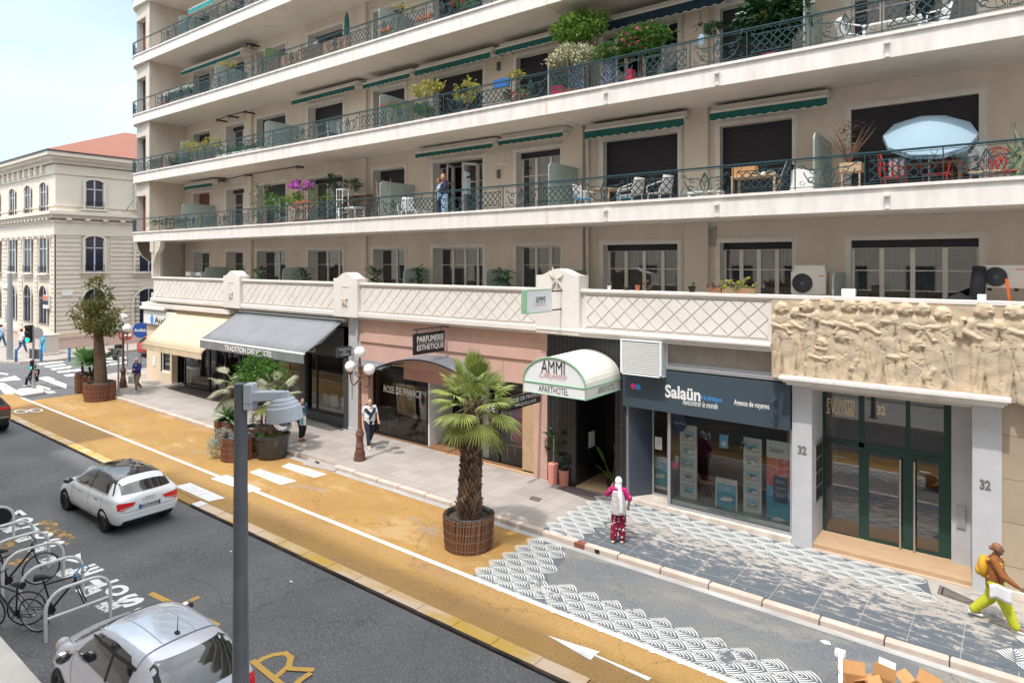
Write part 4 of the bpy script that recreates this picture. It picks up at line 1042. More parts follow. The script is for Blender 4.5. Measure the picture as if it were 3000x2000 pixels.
for i in range(14):
 x = -20 + i * .53; m = MB(); z = (.94, 1.44, 1.94, 2.44)[i % 4]; h = _rs.uniform(.12, .26)
 m.box(x, x + .16, 19.62, 19.74, z, z + h); m.box(x + .04, x + .12, 19.64, 19.72, z + h, z + h + .05)
 o = m.build('product_box', ('p_white', 'p_pink', 'p_gold', 'p_lilac', 'p_grey')[i % 5]); tag(o, ('white', 'pink', 'golden', 'lilac', 'grey')[i % 5] + ' cosmetics box on the ' + ('lowest', 'second', 'third', 'upper')[i % 4] + ' back shelf, ' + ('far left', 'left', 'centre', 'right')[min(3, i // 4)] + ' of the perfume shop', 'box', 'cosmetics on the back shelves')
# lettering on glass
m = MB(); textF(m, 'ROSE DE FRANCE', 1124, 1148, 1234, 1166, 17.40, .27, bold=.015); m.build('window_lettering', 'p_white', bld, world=True)
m = MB(); textF(m, 'ROSE DE', 1385, 1198, 1450, 1207, 17.38, .25, bold=.015); m.build('window_lettering', 'p_white', bld, world=True)
c = F(1371, 1182, 17.36); m = MB()
P = [(16*math.sin(t)**3, 13*math.cos(t) - 5*math.cos(2*t) - 2*math.cos(3*t) - math.cos(4*t)) for t in [2*math.pi*k/30 for k in range(30)]]
m.add([(c.x + a*.0155, c.y, c.z + b*.0155) for a, b in P], [tuple(range(29, -1, -1))], 0); m.add([(c.x + a*.013, c.y - .003, c.z + b*.013) for a, b in P], [tuple(range(29, -1, -1))], 1); m.build('heart_sticker', ['p_white', 'p_red'], bld, world=True)
# arched metal canopy
mk('canopy_metal', (.13, .15, .18), .35, metal=.2, col2=(.22, .24, .27), scale=3)
def canopy(name, u0, v0, u1, v1, ua, va, Yf, label):
 a, b, ap = F(u0, v0, Yf), F(u1, v1, Yf), F(ua, va, Yf)
 t = thing(name, label, 'canopy', ((a.x+b.x)/2, YF, a.z)); n = 18; pts = []
 zc = (a.z + b.z)/2; hgt = ap.z - zc
 for i in range(n+1):
  s = i/n; pts.append((a.x + (b.x-a.x)*s, zc + hgt * math.sin(math.pi*s)**.9))
 m = MB()
 for i in range(n):
  (xa, za), (xb, zb_) = pts[i], pts[i+1]
  m.quad((xa, Yf, za), (xb, Yf, zb_), (xb, YF, zb_ + .06), (xa, YF, za + .06)); m.quad((xa, Yf, za - .05), (xb, Yf, zb_ - .05), (xb, YF, zb_), (xa, YF, za)); m.quad((xa, Yf, za - .05), (xb, Yf, zb_ - .05), (xb, Yf, zb_), (xa, Yf, za), 1)
 m.build('roof', ['canopy_metal', 'black'], t, world=True)
 for x, z in (pts[2], pts[-3]): m = MB(); m.tube([(x, YF, z - .1), (x, Yf + .05, z - .06)], .02, 5); m.build('bracket', 'black', t, world=True)
 return t
canopy('arched_canopy', 1100, 1082, 1385, 1112, 1238, 1054, 16.25, 'arched dark grey metal canopy over the pink perfume shop')
m = MB(); a = F(1040, 1070, 16.5); m.add([(-20.9, YF, a.z + .12), (-19.0, YF, a.z + .12), (-19.0, 16.6, a.z), (-20.9, 16.6, a.z), (-20.9, YF, a.z + .05), (-19.0, YF, a.z + .05), (-19.0, 16.6, a.z - .06), (-20.9, 16.6, a.z - .06)], [(0, 1, 2, 3), (7, 6, 5, 4), (3, 2, 6, 7), (0, 3, 7, 4), (1, 5, 6, 2)])
tag(m.build('flat_canopy', 'canopy_metal'), 'flat grey canopy between the globe lamp and the arched canopy', 'canopy')
def psign(X, pts, label, back, lines, border=None, th=.09, lit='p_white', name='hanging_sign', rod=None, edge=None):
 (u0, va, vb), (u1, vc, vd) = pts
 tl, bl, tr, br_ = S(u0, va, X), S(u0, vb, X), S(u1, vc, X), S(u1, vd, X)
 y0, y1 = tl.y, tr.y; z1 = (tl.z + tr.z)/2; z0 = (bl.z + br_.z)/2
 t = thing(name, label, 'sign', (X, (y0+y1)/2, z0))
 m = MB(); m.box(X - th, X, y0, y1, z0, z1); o = m.build('panel', back, t, world=True, bevel=.006)
 if edge: m = MB(); m.box(X - th - .01, X + .01, y0 - .03, y0, z0 - .02, z1 + .02); m.box(X - th - .01, X + .01, y0, y1, z1, z1 + .02); m.box(X - th - .01, X + .01, y0, y1, z0 - .02, z0); m.build('frame', edge, t, world=True)
 m = MB(); w_, h = y1 - y0, z1 - z0
 for s, a, b, c_, d, mi, k in lines: text(m, s, (X + .004 + .002*mi, y0 + a*w_, z0 + c_*h), (0, (b-a)*w_, 0), (0, 0, (d-c_)*h), mi, **k)
 m.build('lettering', [lit, 'p_pinkish', 'p_dark'], t, world=True)
 if rod:
  m = MB()
  for zz in rod: m.tube([(X - th/2, y0, z1 + zz), (X - th/2, YF, z1 + zz)], .022, 6)
  if rod[0] > 0: m.tube([(X - th/2, y0 + .15, z1), (X - th/2, y0 + .15, z1 + rod[0])], .015, 5); m.tube([(X - th/2, y1 - .15, z1), (X - th/2, y1 - .15, z1 + rod[0])], .015, 5); m.ball((X - th/2, YF - .03, z1 + rod[0]), .06, 6)
  m.build('bracket', 'iron_black', t, world=True)
 return t
mk('p_pinkish', (.66, .36, .36), .6); mk('sign_black', (.012, .014, .018), .4)
psign(FX(1316, YF), ((1214, 979, 1039), (1303, 967, 1029)), 'black projecting sign reading PARFUMERIE ESTHETIQUE over the arched canopy', 'sign_black', [('PARFUMERIE', .08, .96, .56, .86, 0, dict(bold=.02)), ('ESTHETIQUE', .08, .96, .14, .44, 0, dict(bold=.02)), ('_', .08, .96, .49, .505, 0, {})], rod=(.14,))
psign(FX(1588, YF), ((1490, 1158, 1200), (1584, 1148, 1182)), 'black slanted sign reading ROSE DE FRANCE MAQUILLAGE', 'sign_black', [('ROSE DE FRANCE', .04, .97, .56, .88, 0, dict(bold=.02)), ('MAQUILLAGE', .2, .85, .12, .42, 0, dict(bold=.02))], rod=None)
psign(FX(1038, YF), ((988, 1018, 1048), (1030, 1014, 1042)), 'small grey sign reading TRADITION DES VOSGES beside the globe lamp', 'p_signgrey' if 'p_signgrey' in MT else 'slate', [('TRADITION', .1, .92, .66, .84, 0, {}), ('DES', .38, .62, .42, .56, 0, {}), ('VOSGES', .22, .80, .14, .32, 0, {})], rod=(-.1,))
mk('ammi_white', (.74, .75, .77), .5); mk('ammi_green', (.22, .42, .27), .5)
X_ = FX(1650, 16.75)
psign(X_, ((1543, 852, 918), (1617, 848, 911)), 'white box sign with green edge reading AMMI on the parapet pier', 'ammi_white', [('AMMI', .34, .72, .40, .72, 2, dict(bold=0)), ('Lafayette', .28, .74, .24, .40, 1, dict(shear=.4))], edge='ammi_green', th=.16, rod=(-.06, -.62))
m = MB(); X2 = FX(2283, 17.0)
psign(-4.75, ((2266, 1172, 1248), (2296, 1160, 1232)), 'small slate projecting sign at the right end of the travel agency', 'slate', [('Salaün', .12, .9, .50, .62, 0, {}), ('Holidays', .2, .9, .40, .47, 0, {}), ('voyages', .2, .9, .08, .14, 0, {})], rod=(-.1, -.5), lit='p_grey')
part('tiled_wall', lambda m: (m.box(-11.81, -9.03, YF, YF + .12, 3.55, 4.97), m.box(-11.81, -10.75, YF, YF + .12, zg(-11), 3.55), m.box(-9.4, -9.03, YF, YF + .12, zg(-9) - .02, 3.55)), 'black_tiles')
part('entrance_sides', lambda m: (m.quad((-10.75, YF + .12, zg(-10)), (-10.75, 19.0, zg(-10)), (-10.75, 19.0, 3.55), (-10.75, YF + .12, 3.55)), m.quad((-9.4, YF + .12, zg(-10)), (-9.4, YF + .12, 3.55), (-9.4, 19.0, 3.55), (-9.4, 19.0, zg(-10))), m.box(-10.75, -9.4, 19.0, 19.1, zg(-10), 3.55)), 'black_tile')
mk('mosaic_white', (.6, .6, .58), .5)
part('entrance_floor', lambda m: m.box(-10.75, -9.4, YF, 19.0, zg(-10) - .1, zg(-10) + .012), 'black_tile')
def mos(m):
 for i in range(5):
  for j in range(7):
   x, y = -10.7 + i*.27 + (.12 if j % 2 else 0), YF + .08 + j*.26
   if x < -9.55: m.box(x, x + .12, y, y + .05, zg(-10) + .013, zg(-10) + .016); m.box(x + .07, x + .12, y, y + .15, zg(-10) + .013, zg(-10) + .0165)
part('entrance_mosaic', mos, 'mosaic_white')
part('entrance_door', lambda m: (m.box(-9.47, -9.41, 17.55, 18.5, zg(-10), 2.9), m.box(-9.5, -9.47, 17.5, 17.55, zg(-10), 2.95), m.box(-9.5, -9.47, 18.5, 18.55, zg(-10), 2.95)), 'iron_black')
m = MB(); a = F(1700, 1256, 18.6); m.box(-10.74, -10.73, 17.9, 18.25, a.z - .35, a.z + .15); tag(m.build('notice', 'p_white'), 'white notice on the black wall inside the hotel entrance', 'notice')
m = MB(); m.box(-9.45, -9.42, 17.3, 17.36, 1.55, 1.9); tag(m.build('intercom_plate', 'alu'), 'narrow steel plate on the right wall of the hotel entrance', 'intercom')
# barrel canopy
Xr = -9.22; fr_ = S(1716, 1139, Xr); frb = S(1713, 1173, Xr); Xl = FX(1534, fr_.y); apz = F(1625, 1048, fr_.y).z
t = thing('hotel_awning', 'white barrel awning with green edging reading AMMI Lafayette APARTHOTEL', 'awning', ((Xl+Xr)/2, YF, frb.z))
mk('ammi_cloth', (.74, .71, .65), .75, col2=(.66, .63, .57), scale=2)
n = 20; ar = [(Xl + (Xr-Xl)*(.5 - .5*math.cos(math.pi*i/n)), fr_.z + (apz - fr_.z)*math.sin(math.pi*i/n)) for i in range(n+1)]
m = MB(); y0 = fr_.y
for i in range(n): (xa, za), (xb, zb_) = ar[i], ar[i+1]; m.quad((xa, y0, za), (xb, y0, zb_), (xb, YF, zb_ + .04), (xa, YF, za + .04))
m.box(Xl, Xl + .01, y0, YF, frb.z, fr_.z); m.box(Xr - .01, Xr, y0, YF, frb.z, fr_.z); m.build('cloth', 'ammi_cloth', t, world=True, smooth=True)
m = MB(); m.add([(x, y0 - .002, z) for x, z in ar], [tuple(range(n+1))]); m.box(Xl, Xr, y0 - .01, y0, frb.z, fr_.z); m.build('front', 'ammi_white', t, world=True)
m = MB(); m.tube([(x, y0 - .012, z) for x, z in ar], .028, 6); m.tube([(Xl, y0 - .012, fr_.z), (Xr, y0 - .012, fr_.z), (Xr, YF, fr_.z)], .024, 6); m.tube([(Xr, y0 - .012, fr_.z), (Xr, y0 - .012, frb.z), (Xr, YF, frb.z)], .02, 6); m.tube([(Xl, y0 - .012, fr_.z), (Xl, y0 - .012, frb.z), (Xr, y0 - .012, frb.z)], .012, 5); m.build('edging', 'ammi_green', t, world=True)
W_ = Xr - Xl; m = MB()
text(m, 'AMMI', (Xl + .30*W_, y0 - .016, fr_.z + .30), (.38*W_, 0, 0), (0, 0, .36), 2, bold=-.0); text(m, 'Lafayette', (Xl + .27*W_, y0 - .019, fr_.z + .12), (.44*W_, 0, 0), (0, 0, .24), 1, shear=.45)
hz_ = fr_.z - frb.z
text(m, 'APARTHOTEL', (Xl + .26*W_, y0 - .016, frb.z + .18*hz_), (.48*W_, 0, 0), (0, 0, .6*hz_), 2); text(m, 'APARTHOTEL', (Xr + .004, y0 + .33*(YF-y0), frb.z + .18*hz_), (0, .5*(YF-y0), 0), (0, 0, .6*hz_), 2)
m.build('lettering', ['p_white', 'p_pinkish', 'p_dark'], t, world=True)
SX0, SX1 = -9.03, -4.46
part('stone_band', lambda m: m.box(SX0, SX1, YF + .05, YF + .35, 4.38, 4.97), 'band_stone')
part('metal_ledge', lambda m: (m.box(SX0, SX1, YF - .12, YF + .2, 4.24, 4.34), m.box(SX0, SX1, YF - .02, YF + .2, 4.34, 4.42)), 'alu', bevel=.01)
t = thing('shop_sign', 'long slate shop sign reading Salaün Holidays Agence de voyages', 'sign', ((SX0+SX1)/2, YF, 3.06))
m = MB(); m.box(SX0 - .05, SX1 - .01, YF - .12, YF + .1, 3.05, 4.2); m.build('panel', 'slate_sign', t, world=True, bevel=.01)
m = MB(); Ys = YF - .124
textF(m, 'Salaün', 1948, 1168, 2052, 1172, Ys, .36, 0, bold=.03); textF(m, 'Holidays', 2054, 1176, 2116, 1180, Ys, .16, 1, bold=.01); textF(m, 'Rencontrer le monde', 2000, 1191, 2103, 1192, Ys - .002, .16, 0, shear=.3, bold=.01); textF(m, 'Agence de voyages', 2150, 1194, 2254, 1200, Ys, .19, 0, bold=.02)
mk('sal_blue', (.05, .30, .70), .5); mk('sal_pink', (.80, .06, .30), .5)
for u, v, mi in ((1855, 1131, 2), (1869, 1133, 3)): c = F(u, v, Ys - .002*mi); m.add([(c.x + .085*math.cos(k*math.pi/8), c.y, c.z + .085*math.sin(k*math.pi/8)) for k in range(16)], [tuple(range(16))], mi)
m.build('lettering', ['p_white', 'sal_blue', 'sal_pink', 'sal_blue'], t, world=True)
ZS = zg(-6.5)
o_ = shopwin(-7.75, -4.47, ZS + .12, 3.05, YF + .1, bld, fr='alu', w_=.05);
part('shop_sill', lambda m: (m.box(-7.8, -4.45, YF - .06, YF + .2, ZS - .08, ZS + .12)), 'marble', bevel=.01)
shopwin(-8.55, -7.8, ZS + .1, 3.0, YF + .75, bld, fr='alu', name='shop_door', w_=.04)
part('shop_return', lambda m: m.box(-7.82, -7.75, YF + .15, YF + .8, ZS + .12, 3.05), 'alu'); part('door_side', lambda m: m.quad((-9.0, YF + .1, ZS), (-8.55, YF + .75, ZS), (-8.55, YF + .75, 3.05), (-9.0, YF + .1, 3.05)), 'slate')
part('door_edge', lambda m: m.box(-9.03, -8.99, YF + .02, YF + .12, ZS, 3.05), 'alu'); part('doorstep', lambda m: m.box(-9.0, -7.8, YF - .02, YF + .8, ZS - .08, ZS + .10), 'marble')
part('window_ledge', lambda m: m.box(-7.7, -4.5, YF + .16, YF + .9, ZS + .1, ZS + .32), 'p_mint')
m = MB(); textF(m, 'www.salaun-holidays.com', 2075, 1493, 2190, 1527, YF + .095, .09); m.build('window_lettering', 'p_dark', bld, world=True)
Zl = ZS + .33
def dcol(x, w_, label, hh=2.0):
 t = thing('display_column', label, 'display stand', (x + w_/2, YF + .42, Zl)); m = MB(); m.box(x, x + w_, YF + .40, YF + .46, Zl, Zl + hh); m.build('column', 'p_mint', t, world=True)
 for k in range(5):
  z = Zl + .12 + k*.375; m = d_land(k + (0 if x < -6 else 2))(w_*.74, .27)
  m.v = [(a + x + w_/2, b + YF + .392, c_ + z) for a, b, c_ in m.v]; m.build('picture_frame', PRN, t, world=True)
a, b = FX(1992, YF + .4), FX(2041, YF + .4); dcol(a, b - a, 'mint display column with five framed holiday pictures, left in the window', 2.05)
a, b = FX(2178, YF + .4), FX(2231, YF + .4); dcol(a, b - a, 'mint display column with five framed offers, beside the red banner', 1.98)
def px_poster(u0, u1, v0, v1, Y, *a, **k):
 A, B = F(u0, v1, Y), F(u1, v0, Y); return poster(A.x, B.x, A.z, B.z, Y, *a, **k)
px_poster(2096, 2160, 1408, 1494, YF + .3, 'blue cruise ship poster standing between the two mint columns', d_ship)
px_poster(1904, 1960, 1342, 1425, YF + .95, 'blue cruise ship poster behind the agency door', d_ship)
px_poster(2246, 2316, 1298, 1540, YF + .3, 'tall red roll-up banner with CIRCUITS SÉJOURS CROISIÈRES', d_rollup, cat='banner')
def d_blue(w_, h):
 m = MB(); rect(m, w_, h, 0, 1, 0, 1, 1); blob(m, w_, h, .5, .35, .3*w_, .2*h, 0); return m
def d_note(w_, h):
 m = MB(); rect(m, w_, h, .05, .95, .05, .95, 0); [rect(m, w_, h, .2, .8, .2+.12*k, .24+.12*k, 9, -.006) for k in range(5)]; return m
def d_pk(w_, h):
 m = MB(); rect(m, w_, h, 0, 1, 0, 1, 4); rect(m, w_, h, 0, .5, .5, 1, 6, -.005); rect(m, w_, h, .5, 1, .5, 1, 7, -.0055); return m
px_poster(2108, 2133, 1275, 1310, YF + .14, 'small blue flyer hung in the middle of the agency window', d_blue, cat='flyer')
px_poster(1966, 1988, 1335, 1370, YF + .14, 'small pink and black flyer on the agency glass', d_pk, cat='flyer')
px_poster(1919, 1939, 1282, 1314, YF + .73, 'white notice on the agency door', d_note, cat='notice')
m = MB(); c = F(1990, 1238, YF + .3); m.add([(c.x + (.21 if k > 7 or True else 0)*math.cos(k*math.pi/8), c.y, c.z + .24*math.sin(k*math.pi/8)) for k in range(16)], [tuple(range(16))], 0); textF(m, 'Club Med', 1972, 1242, 2008, 1243, YF + .295, .07, 1); tag(m.build('round_sticker', ['p_navy', 'p_white']), 'dark blue round sign hung top left in the agency window', 'sign')
for u, v, lb in ((2073, 1275, 'small striped flag hanging left in the agency window'), (2174, 1300, 'small striped flag hanging right in the agency window')):
 c = F(u, v, YF + .3); m = MB(); [m.add([(c.x - .05 + .02*k, c.y, c.z - .12 + .02*k), (c.x + .06 + .02*k*.5, c.y, c.z - .05), (c.x + .06, c.y, c.z + .0 + .02*k), (c.x - .03, c.y, c.z - .04 + .02*k)], [(0, 1, 2, 3)], k % 2) for k in range(5)]; m.tube([(c.x + .06, c.y, c.z - .14), (c.x + .06, c.y, c.z + .14)], .006, 4)
 tag(m.build('flag', ['p_white', 'p_dark']), lb, 'flag')
# shell chair
mk('chair_tan', (.42, .22, .15), .6)
def shell_chair(loc, rz, label, mt='chair_tan'):
 t = thing('chair', label, 'chair', loc, rz)
 m = MB(); m.grid(lambda a, b: (Vector(((a-.5)*.56*(1-.25*b), -.28 + .5*min(1, b*1.7) + .1*max(0, b-.55)*2, .44 + (max(0, b-.5)**1.3)*1.15 + ((a-.5)**2)*(.9 if b < .7 else .5)))), 9, 10)
 o = m.build('shell', mt, t, smooth=True); s = o.modifiers.new('s', 'SOLIDIFY'); s.thickness = .02
 for sx in (-1, 1):
  for sy in (-1, 1): m = MB(); m.tube([(sx*.12, sy*.1, .44), (sx*.24, sy*.24, 0)], .015, 6); m.build('leg', 'wood_light', t)
 return t
shell_chair((F(2070, 1470, YF + 1.0).x, YF + 1.0, ZS + .16), R(120), 'tan shell armchair with wooden legs behind the agency window'); shell_chair((-5.35, YF + 1.1, ZS + .16), R(-110), 'tan shell armchair half hidden behind the right mint column')
part('agency_floor', lambda m: m.box(-8.9, -4.5, YF + .8, 19.9, .1, ZS + .15), 'wood_light')
m = MB(); m.box(-7.2, -5.4, 19.0, 19.5, ZS + .15, ZS + 1.2); m.box(-7.3, -5.3, 18.9, 19.55, ZS + 1.2, ZS + 1.26); tag(m.build('counter', 'wood'), 'brown service counter at the back of the travel agency', 'counter')
m = MB(); m.box(-5.2, -4.5, 19.5, 19.6, 2.0, 3.2); tag(m.build('wall_panel', 'p_gold'), 'ochre panel high at the back of the travel agency', 'panel')
# louvred box
a = F(1838, 1098, 16.72); b = F(1938, 1015, 16.72)
t = thing('ventilation_box', 'white louvred ventilation box above the left end of the slate sign', 'vent', ((a.x+b.x)/2, YF - .12, a.z + .02))
x0, x1, z0, z1 = -8.98, b.x, a.z + .02, b.z + .12
m = MB(); m.box(x0 + .04, x1 - .04, 16.78, YF, z0 + .03, z1 - .03, 1); m.box(x0, x1, 16.70, YF, z1 - .03, z1 + .01)
for xx in (x0, x1 - .05): m.box(xx, xx + .05, 16.70, 16.76, z0, z1 - .03)
m.box(x0, x1, 16.70, 16.76, z0, z0 + .04); m.box(x1 - .05, x1, YF - .06, YF, z0, z1); m.box(x1 - .05, x1, 16.76, YF, z0, z0 + .04); m.build('case', ['white', 'p_grey'], t, world=True)
m = MB(); k = z0 + .07
while k < z1 - .05: m.box(x0 + .05, x1 - .05, 16.715, 16.74, k, k + .035); m.box(x1 - .03, x1 - .01, 16.77, YF - .06, k, k + .035); k += .062
m.build('louvres', 'white', t, world=True)
def col(x0, x1, nm='entrance_pillar'): return part(nm, lambda m: (m.box(x0, x1, YF - .06, 18.3, zg(x0) - .1, 4.22)), 'white_pillar', bevel=.008)
c1 = col(-4.44, -3.98); c2 = col(-.79, -.28)
part('inner_pillar', lambda m: m.box(-1.22, -.80, 18.0, 18.35, zg(-1), 4.2), 'white_pillar')
part('door_ledge', lambda m: (m.box(-4.62, -.12, YF - .58, YF + .1, 4.36, 4.45), m.box(-4.55, -.18, YF - .50, YF + .1, 4.29, 4.36), m.box(-4.5, -.24, YF - .38, YF + .1, 4.22, 4.29)), 'fascia', bevel=.015)
part('door_ceiling', lambda m: m.box(-4.0, -.8, YF - .05, 20, 4.1, 4.2), 'wall_cream')
part('doorstep', lambda m: (m.box(-4.0, -.78, YF - .02, 18.3, zg(-.8) - .1, zg(-4) + .015), ), 'step_pink', bevel=.006)
DZ = zg(-4) + .017; Yd = 18.18
t = MB(); x0, x1, zt = -3.97, -1.22, 4.12
for a, b, c_, d in ((x0, x0+.07, DZ, zt), (x1-.16, x1, DZ, zt), (x0, x1, zt-.1, zt), (x0+.07, x1-.16, 2.62, 2.74), (-3.15, -3.03, DZ, zt-.1), (-2.14, -2.05, 2.74, zt-.1)): t.box(a, b, Yd, Yd + .07, c_, d)
t.box(x0+.07, -3.15, Yd, Yd + .07, DZ, DZ + .1)
fr = t.build('entrance_frame', 'green_paint', bld, world=True)
g = MB(); g.quad((x0, Yd + .03, DZ), (-3.1, Yd + .03, DZ), (-3.1, Yd + .03, zt), (x0, Yd + .03, zt)); g.build('side_pane', 'door_glass', bld, world=True)
g = MB(); g.quad((-3.1, Yd + .03, 2.7), (x1 - .1, Yd + .03, 2.7), (x1 - .1, Yd + .03, zt), (-3.1, Yd + .03, zt)); g.build('transom_pane', 'door_glass', bld, world=True)
for xa, xb, hx in ((-3.03, -2.10, -2.24), (-2.10, -1.38, -1.95)):
 m = MB(); m.box(xa, xb, Yd - .01, Yd + .05, DZ + .02, DZ + .16); m.box(xa, xb, Yd - .01, Yd + .05, 2.52, 2.62)
 m.box(xa, xa + .1, Yd - .01, Yd + .05, DZ + .16, 2.52); m.box(xb - .1, xb, Yd - .01, Yd + .05, DZ + .16, 2.52)
 d = m.build('entrance_door', 'green_paint', bld, world=True)
 m = MB(); m.quad((xa + .1, Yd + .02, DZ + .16), (xb - .1, Yd + .02, DZ + .16), (xb - .1, Yd + .02, 2.52), (xa + .1, Yd + .02, 2.52)); m.build('pane', 'door_glass', d, world=True)
 m = MB(); m.tube([(hx, Yd - .12, DZ + .12), (hx, Yd - .12, 2.5)], .025, 8); m.tube([(hx, Yd - .12, DZ + .2), (hx, Yd, DZ + .2)], .015, 6); m.tube([(hx, Yd - .12, 2.42), (hx, Yd, 2.42)], .015, 6); m.build('door_handle', 'steel', d, world=True, smooth=True)
m = MB(); textF(m, 'LE LAFAYETTE', 2418, 1189, 2505, 1201, Yd + .025, .22, bold=.02); textF(m, 'LE VOLTAIRE', 2418, 1208, 2503, 1222, Yd + .025, .22, bold=.02); textF(m, '32', 2569, 1214, 2594, 1217, Yd + .025, .24, bold=.04); m.build('gold_lettering', M('gold', (.80, .62, .38), .5), bld, world=True)
mk('numeral', (.15, .15, .15), .5)
for c_, u0, v0, u1, v1 in ((c1, 2337, 1330, 2363, 1333), (c2, 2870, 1434, 2903, 1437)): m = MB(); textF(m, '32', u0, v0, u1, v1, YF - .066, .22, bold=.05); m.build('house_number', 'numeral', c_, world=True)
m = MB(); m.box(-3.975, -3.95, 17.35, 18.05, 1.25, 2.75); o = m.build('letterbox_panel', 'alu', bld, world=True); m = MB(); [m.box(-3.949, -3.945, 17.4 + .32*i, 17.68 + .32*i, 1.32 + .35*j, 1.62 + .35*j) for i in range(2) for j in range(4)]; m.build('letterbox_flap', 'black', o, world=True)
m = MB(); m.box(-1.12, -.95, 17.96, 18.0, 1.2, 1.7); t_ = tag(m.build('intercom', 'alu', bevel=.005), 'steel intercom plate on the inner pillar right of the green door', 'intercom')
# lobby behind the door
part('lobby_wall', lambda m: m.box(-4.2, 0, 19.85, 19.9, .3, 4.1), 'wood'); part('lobby_lining', lambda m: m.box(-4.0, -.8, 18.3, 19.84, 4.0, 4.09), 'dark'); part('lobby_side', lambda m: m.box(-3.99, -3.97, 18.3, 19.9, .3, 4.1), 'cladding'); part('lobby_floor', lambda m: m.box(-4.0, -.8, 18.3, 19.9, .2, DZ), 'marble')
# stone clad wall to the right
part('clad_wall', lambda m: (m.box(-.28, XR, YF - .04, YF + .3, zg(2) - .1, 4.45)), 'cladding'); part('clad_base', lambda m: (m.box(-.27, XR, YF - .10, YF - .04, zg(2) - .1, .42)), 'marble', bevel=.01)
part('dark_front', lambda m: (m.box(-21.85, -21.6, YF - .05, YF + .3, zg(-22) - .1, 4.5), m.box(-24.9, -24.5, YF - .05, YF + .3, zg(-22), 3.4), m.box(-30.05, -21.6, YF - .05, YF + .3, 3.3, 4.5), m.box(-24.5, -21.85, YF - .02, YF + .3, zg(-22) - .1, zg(-22) + .42)), M('anthracite', (.05, .055, .06), .5))
m = MB(); textF(m, 'TRADITION DES VOSGES', 640, 1000, 924, 1025, YF - .055, .38); m.build('fascia_lettering', 'p_white', bld, world=True)
shopwin(-24.5, -21.85, zg(-22) + .42, 3.3, YF + .12, bld, (-23.9,))
shopwin(-27.6, -24.95, zg(-25) + .02, 3.3, YF + .4, bld, (-26.4,), fr='wood_light', name='shop_window');
shopwin(-30.0, -27.7, zg(-28) + .02, 3.3, YF + .12, bld, (-28.9,))
def cushion(loc, s, mt, label, rot=0):
 m = MB(); m.grid(lambda a, b: Vector(loc) + Matrix.Rotation(rot, 3, 'Y') @ Vector(((a-.5)*s, -.12*math.sin(math.pi*a)**.6*math.sin(math.pi*b)**.6, (b-.5)*s)), 9, 9)
 o = m.build('cushion', mt, smooth=True); s_ = o.modifiers.new('s', 'SOLIDIFY'); s_.thickness = .08; s_.offset = 1; return tag(o, label, 'cushion')
mk('quilt', (.42, .50, .42), .9, col2=(.55, .60, .5), scale=3); mk('bolster', (.45, .25, .15), .9, col2=(.6, .5, .4), scale=5)
part('window_bed', lambda m: m.box(-24.4, -21.9, YF + .25, 19.4, zg(-22) + .1, zg(-22) + .62), 'p_white')
m = MB(); m.grid(lambda a, b: (-23.6 + 1.0*a, 18.4 + .05*math.sin(a*20), 1.0 + 1.9*b), 20, 3); tag(m.build('hanging_quilt', 'quilt', smooth=True), 'pale green quilt hanging behind the bedding shop window', 'quilt')
z_ = zg(-22) + .85
cushion((-23.75, 17.75, z_), .42, 'bolster', 'brown striped cushion at the left of the bedding shop window', .2); cushion((-23.1, 17.65, z_ + .03), .5, 'p_mint', 'pale mint cushion in the middle of the bedding shop window', -.1); cushion((-22.3, 17.6, z_), .5, 'p_white', 'white embroidered cushion at the right of the bedding shop window', .15)
m = MB(); m.lathe([(.1, 0), (.26, .4), (.2, .9), (.08, 1.2)], (-22.2, 18.3, z_ - .2), 10); tag(m.build('dress_form', 'p_gold', smooth=True), 'ochre draped dress form in the bedding shop window', 'dress form')
part('cream_front_wall', lambda m: (m.box(-39.5, -38.0, YF - .02, YF + .3, zg(-39) - .1, 3.6), m.box(-38.0, -36.9, YF - .02, YF + .3, zg(-37) - .1, zg(-37) + .55), m.box(-36.9, -36.7, YF - .02, YF + .3, zg(-36) - .1, 3.6), m.box(-39.5, -30.05, YF + .0, YF + .3, 3.3, 4.55), m.box(-38.2, -38.0, YF + .01, YF + .3, zg(-36) - .1, 3.6)), 'cream_front')
part('side_wall', lambda m: m.box(-39.7, -39.5, YF - .02, 40, 0, 4.97), 'cream_front')
shopwin(-38.0, -36.9, zg(-37) + .55, 3.2, YF + .1, bld, fr='white'); shopwin(-36.7, -35.5, zg(-36) + .02, 3.2, YF + .5, bld, fr='black', name='shop_door'); shopwin(-35.5, -32.9, zg(-34) + .02, 3.2, YF + .12, bld, (-33.0,), fr='black'); shopwin(-32.9, -30.05, zg(-32) + .02, 3.3, YF + .12, bld, (-32.2, -31.3), fr='black')
part('white_hood', lambda m: (m.box(-39.75, -30.3, YF - .30, YF + .2, 4.64, 4.92), m.box(-39.9, -36.9, YF - .36, YF + .2, 4.52, 4.70)), 'parapet', bevel=.05)
t = thing('shop_sign', 'white shop sign with a blue drop reading Audilab at the corner', 'sign', (-39.5, YF - .1, 3.8))
a, b = F(420, 958, YF - .22), F(516, 920, YF - .22); m = MB(); m.box(a.x, b.x, YF - .22, YF, 3.72, 4.48); m.build('panel', 'p_white', t, world=True, bevel=.03)
m = MB(); textF(m, 'Audilab', 452, 948, 512, 953, YF - .225, .36, 0, bold=.03); c = F(445, 935, YF - .225)
m.add([(c.x + .20*math.sin(a_)*(1 if math.cos(a_) < 0 else 1-.4*math.cos(a_)), c.y, c.z + .32*math.cos(a_)) for a_ in [2*math.pi*k/20 for k in range(20)]], [tuple(range(20))], 1); m.build('lettering', ['p_dark', 'sal_blue'], t, world=True)
